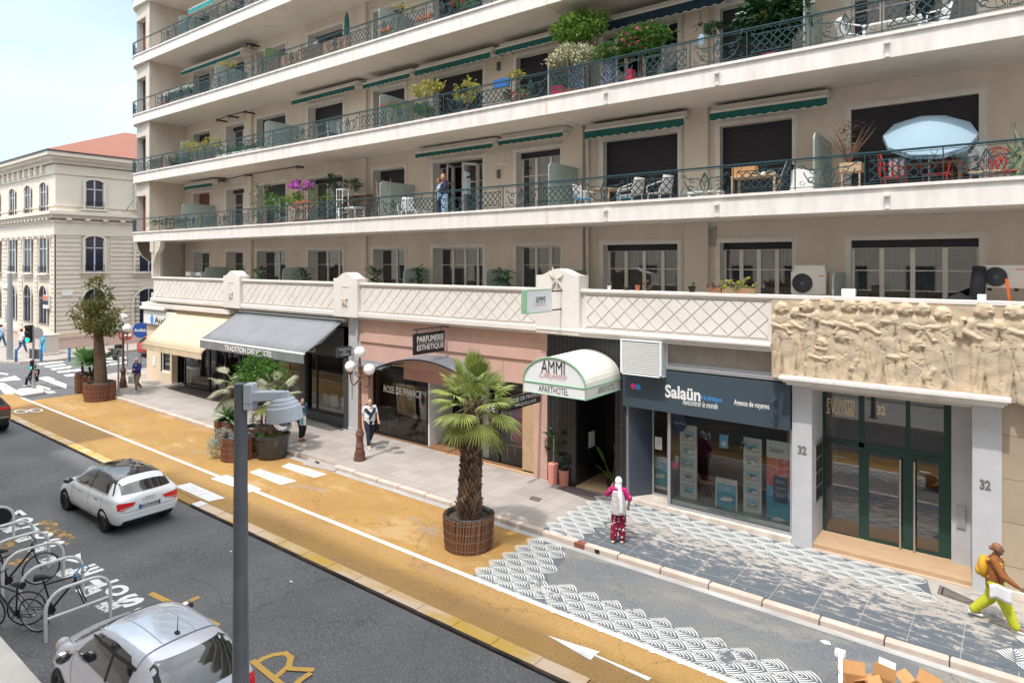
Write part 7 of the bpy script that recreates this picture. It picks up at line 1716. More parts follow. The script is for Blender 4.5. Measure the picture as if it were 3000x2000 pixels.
 for x in wheels[0]:
  for sy in (-1, 1):
   r = wheels[1]; mxw = Matrix.Translation((x, sy*(W/2 - .115), r)) @ Matrix.Rotation(R(90)*-sy, 4, 'X')
   wv = bpy.data.objects.new('wheel', None); COL.objects.link(wv); wv.parent = t; bpy.data.objects.remove(wv)
   w_ = MB(); w_.lathe([(r*.68, -.09), (r*.93, -.10), (r, -.07), (r, .07), (r*.93, .10), (r*.70, .095), (r*.66, .07)], n=32, mx=mxw); wo = w_.build('wheel', 'rubber', t, smooth=50)
   w_ = MB(); w_.lathe([(r*.68, .02), (r*.69, .085), (r*.62, .085), (r*.60, .03), (.03, .03)], n=28, mx=mxw)
   for k in range(10): a = k*math.pi/5 + (.12 if k % 2 else -.12); w_.tube([mxw @ Vector((.04*math.cos(a), .04*math.sin(a), .075)), mxw @ Vector((r*.64*math.cos(a - .1), r*.64*math.sin(a - .1), .07))], .016, 5)
   w_.lathe([(.05, .05), (.05, .085), (.01, .09)], n=12, mx=mxw); w_.build('rim', feats.get('rim', 'rim_dark'), wo, smooth=40)
   w_ = MB(); w_.lathe([(wheels[1]+.052, -.10), (wheels[1]+.052, -.16), (.01, -.16)], n=24, mx=mxw); w_.build('wheel_arch', 'plastic_black', t)
 feats['fn'](t, patch, line, bvh)
 return t
def rrect(pts): return pts
ST = [(-1.97,.42,.58,.66,.60,.60,.80,.46,.86), (-1.93,.30,.70,.79,.58,.74,.88,.56,.95), (-1.80,.20,.77,.85,.56,.81,.93,.60,1.04), (-1.62,.18,.79,.865,.55,.82,.95,.57,1.23), (-1.42,.18,.80,.87,.55,.82,.95,.56,1.35), (-1.1,.18,.80,.87,.55,.82,.95,.57,1.40), (-.5,.18,.80,.865,.55,.81,.94,.58,1.425), (.05,.18,.80,.86,.55,.81,.93,.57,1.41), (.5,.18,.80,.86,.55,.80,.92,.55,1.33), (.85,.18,.80,.86,.55,.79,.91,.57,1.13), (1.08,.18,.80,.86,.54,.78,.89,.62,.97), (1.45,.18,.79,.855,.53,.75,.83,.52,.88), (1.75,.20,.74,.82,.50,.69,.75,.46,.79), (1.92,.26,.64,.72,.47,.60,.66,.40,.70), (1.98,.36,.50,.58,.46,.48,.58,.3,.60)]
def audi(t, patch, line, bvh):
 patch('roof_panel', [(-1.45, -.60), (-1.45, .60), (-.6, .64), (.32, .60), (.36, .0), (.32, -.60), (-.6, -.64)], 'T', 'roof_gloss', .003)
 for s in 'LR':
  patch('side_window', [(-1.38, .985), (.85, .955), (.55, 1.14), (.18, 1.32), (-.4, 1.365), (-1.0, 1.345), (-1.30, 1.22)], s, 'car_glass', .004)
  line('window_trim', [(-1.42, .965), (.9, .935)], s, .018, 'chrome', .006); line('window_pillar', [(-.32, .96), (-.28, 1.36)], s, .05, 'plastic_black', .007)
  line('roof_arch', [(.86, .95), (.55, 1.16), (.18, 1.345), (-.4, 1.395), (-1.05, 1.375), (-1.40, 1.22), (-1.62, .99)], s, .045, 'roof_gloss', .005)
  line('door_gap', [(-.30, .95), (-.33, .32), (.72, .30), (.80, .60), (.78, .94)], s); line('door_gap', [(-.33, .32), (-.95, .34), (-1.12, .62), (-1.18, .95)], s); line('shoulder_line', [(-1.9, .84), (-.5, .80), (1.4, .74)], s, .008, 'p_grey')
  line('sill', [(-.85, .24), (.85, .24)], s, .06, 'paint_white', .012)
  for x in (-.95, .12): h = patch('door_handle', [(x, .77), (x+.17, .775), (x+.17, .80), (x, .795)], s, 'chrome', .03)
  patch('fuel_flap', [(-1.42, .78), (-1.28, .78), (-1.28, .90), (-1.42, .90)], s, 'paint_white', .004) if s == 'R' else None
 patch('rear_window', [(-.62, 1.0), (.62, 1.0), (.54, 1.30), (.46, 1.33), (-.46, 1.33), (-.54, 1.30)], 'B', 'car_glass', .005)
 patch('windscreen', [(-.64, .99), (.64, .99), (.52, 1.31), (-.52, 1.31)], 'F', 'car_glass', .005)
 patch('spoiler', [(-1.62, -.52), (-1.42, -.56), (-1.42, .56), (-1.62, .52)], 'T', 'paint_white', .012)
 for sy in (-1, 1):
  p = [(sy*.33, .80), (sy*.72, .84), (sy*.775, .80), (sy*.765, .66), (sy*.70, .63), (sy*.42, .69)]
  o = patch('tail_light', p, 'B', 'tail_red', .008); patch('reflector', [(sy*.40, .69), (sy*.72, .66), (sy*.72, .69), (sy*.42, .72)], 'B', 'tail_clear', .010, parent=o)
  patch('headlight', [(sy*.35, .62), (sy*.62, .62), (sy*.64, .72), (sy*.4, .70)], 'F', 'tail_clear', .006)
 patch('number_plate', [(-.27, .60), (.27, .60), (.27, .71), (-.27, .71)], 'B', 'plate', .012)
 h = bvh.ray_cast(Vector((-4, 0, .65)), Vector((1, 0, 0)))[0]; m = MB(); text(m, 'EG-744-PD', (h.x - .03, .215, .622), (0, -.43, 0), (0, 0, .07), bold=.02); m.box(h.x - .028, h.x - .024, .22, .268, .602, .708, 1); m.box(h.x - .028, h.x - .024, -.268, -.22, .602, .708, 1); m.build('plate_characters', ['p_dark', 'plate_blue'], t)
 h = bvh.ray_cast(Vector((-4, 0, .88)), Vector((1, 0, 0)))[0]; m = MB()
 for k in range(4): m.tube([(h.x - .012, .105 - .07*k + .048*math.cos(R(a)), .82 + .048*math.sin(R(a))) for a in range(0, 360, 24)], .007, 5, closed=True)
 m.build('emblem', 'chrome', t, smooth=True)
 patch('rear_diffuser', [(-.68, .20), (.68, .20), (.62, .36), (-.62, .36)], 'B', 'plastic_black', .006); line('boot_gap', [(-.74, .62), (-.6, .58), (.6, .58), (.74, .62)], 'B'); line('bumper_crease', [(-.75, .48), (.75, .48)], 'B', .012, 'p_grey')
 for sy in (-1, 1): m = MB(); m.ball((.72, sy*.94, .98), (.08, .12, .075), 10); m.tube([(.76, sy*.8, .95), (.74, sy*.92, .97)], .03, 6); m.build('wing_mirror', 'roof_gloss', t, smooth=True)
 m = MB(); m.tube([(-1.25, 0, 1.40), (-1.33, 0, 1.50)], [.014, .005], 6); m.build('antenna', 'plastic_black', t)
car(gpos(333, 1500, 0) * 0 + Vector((-20.15, 7.88, gz(-20.15))), R(180) + R(1), 'white hatchback with a glossy black roof driving away in the road', ST, 1.74, ([-1.22, 1.25], .315), 'paint_white', None, dict(fn=audi), 'hatchback_car')
SF = [(-1.76,.40,.56,.62,.58,.56,.80,.40,.84), (-1.72,.30,.66,.74,.58,.70,.92,.50,.98), (-1.60,.22,.73,.79,.56,.76,.96,.55,1.12), (-1.42,.2,.75,.81,.56,.78,.97,.56,1.34), (-1.22,.2,.75,.81,.56,.78,.97,.57,1.46), (-.7,.2,.75,.81,.56,.78,.96,.58,1.50), (-.1,.2,.75,.81,.56,.77,.95,.585,1.49), (.35,.2,.75,.81,.56,.76,.94,.56,1.41), (.72,.2,.75,.805,.55,.75,.93,.56,1.20), (.98,.2,.75,.80,.55,.74,.92,.58,1.03), (1.25,.2,.74,.79,.54,.72,.88,.52,.95), (1.52,.22,.70,.76,.52,.67,.80,.48,.86), (1.70,.28,.62,.68,.50,.60,.70,.40,.74), (1.77,.40,.48,.54,.50,.48,.62,.3,.64)]
def fiat(t, patch, line, bvh):
 o = patch('roof_glass', [(-1.02, -.56), (-1.02, .56), (.18, .54), (.24, .3), (.26, 0), (.24, -.3), (.18, -.54)], 'T', 'roof_glass', .004)
 for y in (-.22, .24): line('roof_rib', [(-1.0, y), (.2, y*1.02)], 'T', .018, 'p_grey', .008)
 line('roof_gap', [(-1.04, -.60), (-1.04, .60)], 'T', .012, off=.006)
 for sy in (-1, 1): line('roof_gutter', [(-1.04, sy*.60), (-.5, sy*.615), (.1, sy*.60), (.42, sy*.56)], 'T', .022, off=.006)
 for s in 'LR':
  patch('side_window', [(-.98, 1.02), (.66, .98), (.50, 1.14), (.22, 1.34), (-.3, 1.40), (-.8, 1.385), (-1.0, 1.28)], s, 'car_glass', .004)
  line('window_trim', [(-1.3, .99), (.75, .965)], s, .02, 'chrome', .006); line('window_pillar', [(-.42, .98), (-.40, 1.40)], s, .06, 'plastic_black', .007)
  line('door_gap', [(-.42, .98), (-.45, .34), (.62, .32), (.72, .96)], s); patch('door_handle', [(-.36, .82), (-.18, .82), (-.18, .85), (-.36, .85)], s, 'chrome', .02)
 patch('rear_window', [(-.58, 1.02), (.58, 1.02), (.52, 1.36), (.44, 1.41), (-.44, 1.41), (-.52, 1.36)], 'B', 'car_glass', .005)
 o = patch('shade_cloth', [(-.36, 1.06), (.30, 1.06), (.36, 1.20), (.2, 1.30), (-.05, 1.24), (-.3, 1.16)], 'B', 'p_mint', .0035)
 patch('windscreen', [(-.58, 1.02), (.58, 1.02), (.50, 1.40), (-.50, 1.40)], 'F', 'car_glass', .005)
 line('bonnet_gap', [(.98, -.62), (1.04, -.3), (1.05, 0), (1.04, .3), (.98, .62)], 'T', .05, 'plastic_black', .004); line('bonnet_gap', [(1.0, -.64), (1.3, -.58), (1.6, -.46)], 'T', .008, off=.003); line('bonnet_gap', [(1.0, .64), (1.3, .58), (1.6, .46)], 'T', .008, off=.003)
 for y in (-.3, .28): line('wiper', [(.99, y - .2), (1.02, y + .28)], 'T', .012, 'plastic_black', .02)
 for sy in (-1, 1):
  patch('tail_light', [(sy*.60, .62), (sy*.72, .64), (sy*.73, .90), (sy*.62, .92)], 'B', 'tail_red', .01); m = MB(); m.ball((1.62, sy*.56, .68), (.07, .11, .11), 10); m.build('headlight', 'tail_clear', t, smooth=True)
  m = MB(); m.ball((.62, sy*.90, 1.00), (.07, .12, .085), 12); m.tube([(.66, sy*.76, .97), (.63, sy*.88, .99)], .03, 6); mo = m.build('wing_mirror', 'chrome', t, smooth=True)
  m = MB(); m.ball((.595, sy*.90, 1.00), (.055, .105, .07), 12); m.build('mirror_glass', 'roof_gloss', mo, smooth=True)
 h = bvh.ray_cast(Vector((-.92, 0, 4)), Vector((0, 0, -1)))[0]; m = MB(); m.ball((h.x, 0, h.z + .012), (.05, .035, .022), 8); m.tube([(h.x, 0, h.z + .02), (h.x - .02, 0, h.z + .24)], [.007, .004], 5); m.build('antenna', 'plastic_black', t, smooth=True)
_fc = car(Vector((-10.92, 4.72, gz(-10.92))), R(180), 'silver grey city car with a glass roof parked by the bike racks', SF, 1.62, ([-1.15, 1.15], .29), 'paint_silver', None, dict(fn=fiat, rim='rim_dark'), 'city_car'); _fc.scale = (1.07, 1.05, 1.06)
SS = [(-2.2,.45,.62,.72,.70,.70,.98,.52,1.02), (-2.14,.34,.80,.90,.68,.86,1.06,.60,1.12), (-2.0,.26,.86,.94,.66,.90,1.10,.62,1.30), (-1.7,.24,.88,.95,.66,.90,1.12,.62,1.56), (-1.0,.24,.88,.95,.66,.90,1.12,.62,1.63), (0,.24,.88,.95,.66,.89,1.10,.62,1.64), (.55,.24,.88,.95,.66,.88,1.08,.60,1.52), (1.0,.24,.88,.94,.65,.87,1.05,.62,1.18), (1.6,.26,.86,.93,.64,.84,.98,.58,1.04), (2.05,.32,.76,.84,.60,.74,.88,.48,.92), (2.18,.45,.6,.66,.6,.58,.78,.4,.8)]
def suv(t, patch, line, bvh):
 for s in 'LR': patch('side_window', [(-1.75, 1.16), (.85, 1.12), (.5, 1.42), (.1, 1.54), (-1.2, 1.53), (-1.6, 1.42)], s, 'car_glass', .004); line('door_gap', [(-.5, 1.1), (-.55, .42), (.75, .40), (.85, 1.08)], s)
 patch('rear_window', [(-.68, 1.16), (.68, 1.16), (.58, 1.50), (-.58, 1.50)], 'B', 'car_glass', .006)
 for sy in (-1, 1):
  patch('tail_light', [(sy*.50, .96), (sy*.84, .96), (sy*.86, 1.04), (sy*.5, 1.06)], 'B', 'tail_red', .01); patch('side_light', [(-2.10, .95), (-1.86, .98), (-1.86, 1.05), (-2.10, 1.05)], 'L' if sy > 0 else 'R', 'tail_red', .01)
  m = MB(); m.ball((.85, sy*1.03, 1.15), (.09, .13, .09), 10); m.build('wing_mirror', 'paint_dark', t, smooth=True)
 line('rear_trim', [(-.8, .66), (.8, .66)], 'B', .03, 'p_grey'); patch('rear_bumper', [(-.8, .34), (.8, .34), (.8, .58), (-.8, .58)], 'B', 'plastic_black', .008)
 m = MB(); m.box(-1.95, -1.62, -.56, .56, 1.52, 1.555); m.build('spoiler', 'paint_dark', t, bevel=.015)
car(Vector((-34.55, 7.86, gz(-34.5))), R(180), 'dark brown grey SUV cut off by the left edge of the view', SS, 1.92, ([-1.35, 1.33], .37), 'paint_dark', None, dict(fn=suv), 'suv_car')
def redc(t, patch, line, bvh):
 patch('rear_window', [(-.58, 1.02), (.58, 1.02), (.52, 1.36), (-.52, 1.36)], 'B', 'car_glass', .005)
 for s in 'LR': patch('side_window', [(-.98, 1.02), (.66, .98), (.22, 1.34), (-.8, 1.385)], s, 'car_glass', .004)
p = gpos(418, 1046, 0); car(Vector((p.x, p.y + 1.6, p.z)), R(90), 'small red car parked in the side street behind the blue round sign', SF, 1.62, ([-1.15, 1.15], .29), 'paint_red', None, dict(fn=redc), 'red_car')
def scooter(loc, rz, label, mt, seat='plastic_black', box=False):
 t = thing('motor_scooter', label, 'scooter', loc, rz)
 for x in (-.62, .66):
  mxw = Matrix.Translation((x, 0, .25)) @ Matrix.Rotation(R(90), 4, 'X'); m = MB(); m.lathe([(.16, -.05), (.23, -.055), (.25, -.03), (.25, .03), (.23, .055), (.16, .05)], n=24, mx=mxw); w_ = m.build('wheel', 'rubber', t, smooth=50); m = MB(); m.lathe([(.16, -.03), (.16, .03), (.02, .04)], n=16, mx=mxw); m.build('rim', 'rim_dark', w_)
 m = MB(); m.tube([(-.85, 0, .62), (-.55, 0, .60), (-.1, 0, .50), (.1, 0, .28), (.40, 0, .30), (.50, 0, .60), (.46, 0, .88)], [.08, .17, .17, .12, .12, .10, .09], 12); m.build('fairing', mt, t, smooth=True, sub=1)
 m = MB(); m.tube([(-.85, 0, .78), (-.5, 0, .80), (-.05, 0, .74)], [.09, .15, .11], 12); m.v = [(a, b*1.0, .76 + (c_-.76)*.5) for a, b, c_ in m.v]; m.build('seat', seat, t, smooth=True)
 m = MB(); m.tube([(.66, 0, .25), (.46, 0, 1.0)], .03, 6); m.tube([(.40, -.33, 1.05), (.47, -.12, 1.02), (.47, .12, 1.02), (.40, .33, 1.05)], .018, 6); m.build('handlebar', 'plastic_black', t, smooth=True)
 m = MB(); m.ball((.56, 0, .88), (.07, .09, .09), 8); m.build('headlight', 'tail_clear', t, smooth=True); m = MB(); m.ball((-.92, 0, .64), (.04, .07, .04), 8); m.build('tail_light', 'tail_red', t, smooth=True)
 m = MB(); [m.tube([(.42, sy*.25, 1.05), (.40, sy*.32, 1.22)], .008, 4) or m.ball((.40, sy*.33, 1.25), (.02, .06, .04), 6) for sy in (-1, 1)]; m.build('mirrors', 'plastic_black', t)
 if box: m = MB(); m.box(-1.1, -.72, -.2, .2, .82, 1.12); m.build('top_box', 'plastic_black', t, bevel=.05)
 return t
p = gpos(10, 1560, 0); scooter(p + Vector((-.85, -.5, 0)), R(75), 'black and grey motor scooter cut off by the left edge near the bike racks', 'paint_silver')
p = gpos(318, 1055, 0); scooter(p, R(200), 'black motor scooter with a big top box behind the planted tree', 'plastic_black', box=True)
def bike(loc, rz, label, frame, lean=0, front=True, bars='plastic_black', drop=False):
 t = thing('bicycle', label, 'bicycle', loc, rz); t.rotation_euler = (R(lean), 0, rz)
 def wheel(x):
  m = MB(); m.tube([(x + .335*math.cos(R(a)), 0, .34 + .335*math.sin(R(a))) for a in range(0, 360, 12)], .014, 6, closed=True); w_ = m.build('wheel', 'rubber', t, smooth=True)
  m = MB(); m.tube([(x + .315*math.cos(R(a)), 0, .34 + .315*math.sin(R(a))) for a in range(0, 360, 15)], .008, 5, closed=True); m.tube([(x, -.03, .34), (x, .03, .34)], .02, 8)
  for k in range(18): a = k*math.pi/9; m.tube([(x + .02*math.cos(a+1), .02*(-1)**k, .34 + .02*math.sin(a+1)), (x + .315*math.cos(a), 0, .34 + .315*math.sin(a))], .0018, 3)
  m.build('rim', 'alu', w_)
 wheel(-.5)
 if front: wheel(.52)
 m = MB(); bb, hd, st_ = (-.07, 0, .28), (.36, 0, .82), (-.17, 0, .78)
 m.tube([bb, hd], .022, 8); m.tube([st_, (.34, 0, .90)], .018, 8); m.tube([bb, (-.20, 0, .88)], .018, 8); m.tube([(.34, 0, .94), (.38, 0, .76)], .022, 8)
 for sy in (-1, 1): m.tube([(-.5, sy*.05, .34), (-.08, sy*.02, .28)], .010, 5); m.tube([(-.5, sy*.05, .34), (-.17, sy*.02, .76)], .009, 5); m.tube([(.38, sy*.04, .74), (.44, sy*.045, .55), (.52, sy*.045, .34)], .012, 5)
 m.build('frame', frame, t, smooth=True)
 m = MB(); m.tube([(-.34, 0, .93), (-.2, 0, .94), (-.06, 0, .92)], [.07, .05, .02], 8); m.build('saddle', 'plastic_black', t, smooth=True)
 m = MB(); m.tube([(.34, 0, .94), (.40, 0, 1.0)], .014, 6)
 if drop:
  m.tube([(.40, -.2, 1.0), (.40, .2, 1.0)], .014, 6); [m.tube([(.40, sy*.2, 1.0), (.50, sy*.2, 1.0), (.53, sy*.2, .93), (.46, sy*.2, .86), (.38, sy*.2, .86)], .014, 6) for sy in (-1, 1)]
 else: m.tube([(.34, -.3, 1.03), (.40, -.1, 1.0), (.40, .1, 1.0), (.34, .3, 1.03)], .013, 6)
 m.build('handlebar', bars, t, smooth=True)
 m = MB(); m.lathe([(.09, -.004), (.09, .004)], n=20, mx=Matrix.Translation((-.07, -.05, .28)) @ Matrix.Rotation(R(90), 4, 'X')); m.tube([(-.07, -.08, .28), (.02, -.08, .14)], .01, 5); m.tube([(-.07, .08, .28), (-.16, .08, .42)], .01, 5); m.tube([(-.07, -.05, .36), (-.5, -.05, .37)], .004, 4); m.build('crank', 'iron_black', t)
 return t
mk('bike_blue', (.02, .16, .34), .3); mk('bike_black', (.015, .016, .018), .35)
bike(Vector((-17.1, 4.62, gz(-17.1))), R(80), 'black city bicycle locked to the hoops, front wheel towards the road', 'bike_black', 4)
bike(Vector((-15.0, 4.78, gz(-15.0))), R(50), 'black and blue road bicycle without its front wheel at the nearest rack', 'bike_black', 5, False, 'bike_blue', True)
bike(Vector((-15.35, 3.95, gz(-15.3))) + Vector((0, .25, 0)), R(205), 'dark bicycle lying close to the pavement behind the blue bicycle', 'bike_black', -8)
# ================================================================ PEOPLE
mk('eye_dark', (.02, .015, .015), .3); mk('hair_dark', (.025, .014, .012), .6); mk('hair_brown', (.20, .08, .035), .6, col2=(.32, .14, .07), scale=30); mk('hair_grey', (.35, .32, .30), .7)
def C_(n, c, **k): return mk(n, c, .85, **k)
C_('cl_white', (.72, .72, .73)); C_('cl_navy', (.018, .022, .045)); C_('cl_black', (.014, .014, .018)); C_('cl_blue', (.02, .045, .20)); C_('cl_khaki', (.26, .17, .10)); C_('cl_jean', (.06, .13, .24)); C_('cl_paleblue', (.30, .45, .65)); C_('cl_rust', (.24, .085, .022)); C_('cl_lime', (.48, .50, .03)); C_('cl_yellow', (.62, .33, .03)); C_('cl_maroon', (.20, .006, .03)); C_('cl_magenta', (.42, .01, .13)); C_('cl_greyprint', (.42, .39, .42), col2=(.62, .58, .58), scale=22, lo=.45, hi=.55); C_('cl_teal', (.02, .07, .11), col2=(.12, .32, .36), scale=16, lo=.55, hi=.62); C_('cl_straw', (.6, .5, .36))
def limb(m, pts, rs, n=10):
 pts = [Vector(p) for p in pts]; m.tube(pts, rs, n)
 for p, r in zip(pts, rs): m.ball(p, r*.985, 8)
def flesh(m, name, mt, parent, vox=.011, label=None):
 o = m.build(name, mt, parent); r = o.modifiers.new('r', 'REMESH'); r.mode = 'VOXEL'; r.voxel_size = vox; r.use_smooth_shade = True
 s = o.modifiers.new('s', 'SMOOTH'); s.factor = .5; s.iterations = 3
 if label: o['label'] = label
 return o
def person(loc, face, label, H_=1.72, skin='skin', shirt='cl_white', pants='cl_navy', hair='hair_dark', legs=None, arms=None, shoes='cl_white', sleeve=1.0, wide=1.0, plump=1.0, lean=(0, 0), hairlen=0, turn=0, pant_len=1.0, head_dx=(0, .02)):
 k = H_/1.75; t = thing('person', label, 'person', loc, math.atan2(-face[0], face[1])); t.scale = (k,)*3
 legs = legs or [((.10, .16, .50), (.11, .27, .10)), ((-.10, -.02, .48), (-.11, -.34, .15))]
 arms = arms or [((.27, -.06, 1.15), (.28, .06, .92)), ((-.27, .04, 1.15), (-.26, .20, .95))]
 L_ = lambda z: Vector((lean[0]*(z-.9), lean[1]*(z-.9), 0))
 hips = [Vector((.085*plump, 0, .90)), Vector((-.085*plump, 0, .90))]; sh = [Vector((.175, 0, 1.40)) + L_(1.4), Vector((-.175, 0, 1.40)) + L_(1.4)]
 hd = Vector((head_dx[0], head_dx[1], 1.60)) + L_(1.6)
 b = MB()
 b.tube([Vector((0, 0, .86)), Vector((0, .0, 1.05)) + L_(1.05), Vector((0, .01, 1.25)) + L_(1.25), Vector((0, 0, 1.40)) + L_(1.4)], [.13, .12, .14, .11], 14); limb(b, [sh[0], sh[1]], [.06, .06]); limb(b, [Vector((0, 0, 1.40)) + L_(1.4), hd - Vector((0, .02, .08))], [.058, .05])
 rt = Matrix.Rotation(R(turn), 4, 'Z')
 b.ball(hd, (.076, .096, .115), 12, mx=rt); b.ball(hd + rt @ Vector((0, .035, -.065)), (.055, .058, .055), 8)
 b.ball(hd + rt @ Vector((0, .102, -.012)), (.014, .022, .022), 6); [b.ball(hd + rt @ Vector((sx*.078, -.005, -.005)), (.012, .022, .03), 6) for sx in (-1, 1)]; b.ball(hd + rt @ Vector((0, .088, -.062)), (.025, .010, .009), 6)
 for h, (kn, an) in zip(hips, legs): limb(b, [h, kn, an], [.088, .058, .042]); limb(b, [Vector(an), Vector(an) + Vector((0, .13, -.05))], [.04, .03])
 for s, (el, wr) in zip(sh, arms):
  el, wr = Vector(el), Vector(wr); limb(b, [s, el, wr], [.052, .040, .028]); d = (wr - el).normalized(); sd_ = d.cross(Vector((0, 1, 0)))
  if sd_.length < .2: sd_ = d.cross(Vector((1, 0, 0)))
  sd_.normalize(); nn = sd_.cross(d); pc = wr + d*.05; b.ball(pc, (.032, .032, .032), 6); limb(b, [wr, wr + d*.085], [.026, .030])
  for f, (o_, l_) in enumerate(((-.030, .062), (-.010, .075), (.010, .070), (.029, .055))):
   q0 = wr + d*.085 + sd_*o_; q1 = q0 + d*l_*.55 + nn*.008*(f % 2) ; q2 = q1 + d*l_*.4 + nn*.022; limb(b, [q0, q1, q2], [.0095, .009, .008], 6)
  limb(b, [wr + d*.03 + sd_*-.03, wr + d*.065 - sd_*.055 + nn*.012, wr + d*.095 - sd_*.058 + nn*.02], [.012, .011, .009], 6)
 flesh(b, 'body', skin, t, .0085)
 m = MB(); [m.ball(hd + rt @ Vector((sx*.030, .088, .012)), (.012, .008, .008), 6) for sx in (-1, 1)]; m.build('eyes', 'eye_dark', t)
 if hair:
  m = MB(); m.ball(hd + rt @ Vector((0, -.022, .03)), (.086, .094, .105), 10)
  if hairlen > .3: m.ball(hd + rt @ Vector((0, -.07, -.08)), (.085, .06, .16), 10); m.ball(hd + rt @ Vector((0, -.075, -.2)), (.075, .045, .12), 8); [m.ball(hd + rt @ Vector((sx*.078, .0, -.06)), (.028, .055, .14), 8) for sx in (-1, 1)]
  elif hairlen > .1: m.ball(hd + rt @ Vector((0, -.05, -.04)), (.09, .07, .09), 8)
  elif hairlen < 0: m.ball(hd + rt @ Vector((0, -.12, .0)), (.045, .045, .045), 8)
  flesh(m, 'hair', hair, t, .012)
 m = MB(); p = .018
 m.tube([Vector((0, 0, .80)), Vector((0, .0, .95)), Vector((0, .02*plump, 1.10)) + L_(1.1), Vector((0, .015, 1.28)) + L_(1.28), Vector((0, 0, 1.43)) + L_(1.43)], [.155*plump, .16*plump, .158*plump, .162, .09], 16); m.v = [(x*1.12, y*.86, z) for x, y, z in m.v]
 limb(m, [sh[0], sh[1]], [.08, .08])
 for s, (el, wr) in zip(sh, arms): e = s.lerp(Vector(el), min(1, sleeve*2)); limb(m, [s, e], [.078, .062 if sleeve >= 1 else .074]); (limb(m, [Vector(el), Vector(el).lerp(Vector(wr), .88)], [.060, .044]) if sleeve >= 1 else None)
 flesh(m, 'top', shirt, t, .013)
 m = MB()
 for h, (kn, an) in zip(hips, legs): kn, an = Vector(kn), Vector(an); limb(m, [h, kn, kn.lerp(an, pant_len*.92)], [.112*plump, .082*wide, .064*wide])
 m.tube([(0, 0, .80), (0, 0, .95)], [.135*plump, .145*plump], 14); flesh(m, 'trousers', pants, t, .013)
 m = MB()
 for kn, an in legs: a = Vector(an); limb(m, [a + Vector((0, -.045, -.055)), a + Vector((0, .06, -.06)), a + Vector((0, .155, -.07))], [.045, .045, .038])
 flesh(m, 'shoes', shoes, t, .012)
 return t, hd, sh, arms, k
def wpt(t, p): return Matrix.Translation(t.location) @ Matrix.Rotation(t.rotation_euler[2], 4, 'Z') @ Matrix.Scale(t.scale[0], 4) @ Vector(p)
# striped-sweater man
t, hd, sh, ar, k = person(gpos(1083, 1307, HS), (1, -.45, 0), 'balding man in a white polo with a navy sweater knotted round his shoulders', 1.80, shirt='cl_white', pants='cl_navy', hair=None, plump=1.18, sleeve=.32, shoes='cl_white', head_dx=(0, .05), turn=-10)
m = MB(); m.tube([(.20, -.06, 1.42), (.0, -.12, 1.47), (-.20, -.06, 1.42)], [.05, .07, .05], 8); m.tube([(.20, -.05, 1.42), (.12, .13, 1.30), (.0, .19, 1.16)], [.06, .06, .05], 8); m.tube([(-.20, -.05, 1.42), (-.12, .13, 1.30), (.02, .19, 1.14), (.06, .2, 1.0)], [.06, .06, .05, .035], 8); flesh(m, 'sweater', 'cl_navy', t, .013)
m = MB(); m.ball(hd + Vector((0, -.045, -.01)), (.08, .075, .07), 8); flesh(m, 'hair', 'hair_grey', t, .012)
# woman with blue bag
t, hd, sh, ar, k = person(gpos(884, 1290, HS), (1, -.1, 0), 'dark haired woman in a teal print top and black trousers carrying a small bag', 1.66, shirt='cl_teal', pants='cl_black', hairlen=.2, sleeve=.6, shoes='cl_maroon', pant_len=.85, arms=[((.26, .12, 1.16), (.24, .36, 1.22)), ((-.28, -.12, 1.15), (-.28, -.22, .9))], legs=[((.09, .10, .48), (.09, .04, .09)), ((-.09, .05, .47), (-.07, -.06, .10))])
def bag(p, w_, h, d, rz, mt, label, prnt=None):
 t = thing('shopping_bag', label, 'bag', p, rz); m = MB(); m.box(-w_/2, w_/2, -d/2, d/2, -h, 0); m.build('bag_body', mt, t, bevel=.008)
 m = MB(); [m.tube([(-w_*.25, y, 0), (-w_*.15, y, .10), (w_*.15, y, .10), (w_*.25, y, 0)], .006, 5) for y in (-d*.4, d*.4)]; m.build('handle', mt, t)
 if prnt: m = MB(); m.box(-w_*.28, w_*.28, -d/2 - .003, -d/2, -h*.85, -h*.2); m.build('print', prnt, t)
 return t
hp = wpt(t, (.24, .46, 1.20)); bag(hp + Vector((.05, 0, -.10)), .24, .32, .10, R(10), 'p_white', 'white and bright blue paper bag held out by the dark haired woman', 'p_sky')
# man in blue jacket
t, *_ = person(gpos(402, 1146, HS), (.3, -1, 0), 'man in a royal blue jacket, beige trousers and pale cap carrying a bag', 1.75, shirt='cl_blue', pants='cl_khaki', hair=None, plump=1.12, shoes='cl_white', arms=[((.28, .0, 1.16), (.30, .04, .93)), ((-.30, .08, 1.16), (-.16, .26, 1.18))], legs=[((.09, -.04, .48), (.09, -.30, .16)), ((-.08, .10, .48), (-.07, .12, .09))])
m = MB(); m.ball((0, .02, 1.665), (.095, .105, .07), 10); m.ball((0, .13, 1.645), (.065, .07, .012), 8); m.build('cap', 'cl_straw', t, smooth=True)
hp = wpt(t, (.31, .06, .80)); bag(hp, .34, .42, .14, R(25), 'p_white', 'white carrier bag with a dark print held low by the man in blue', 'p_grey')
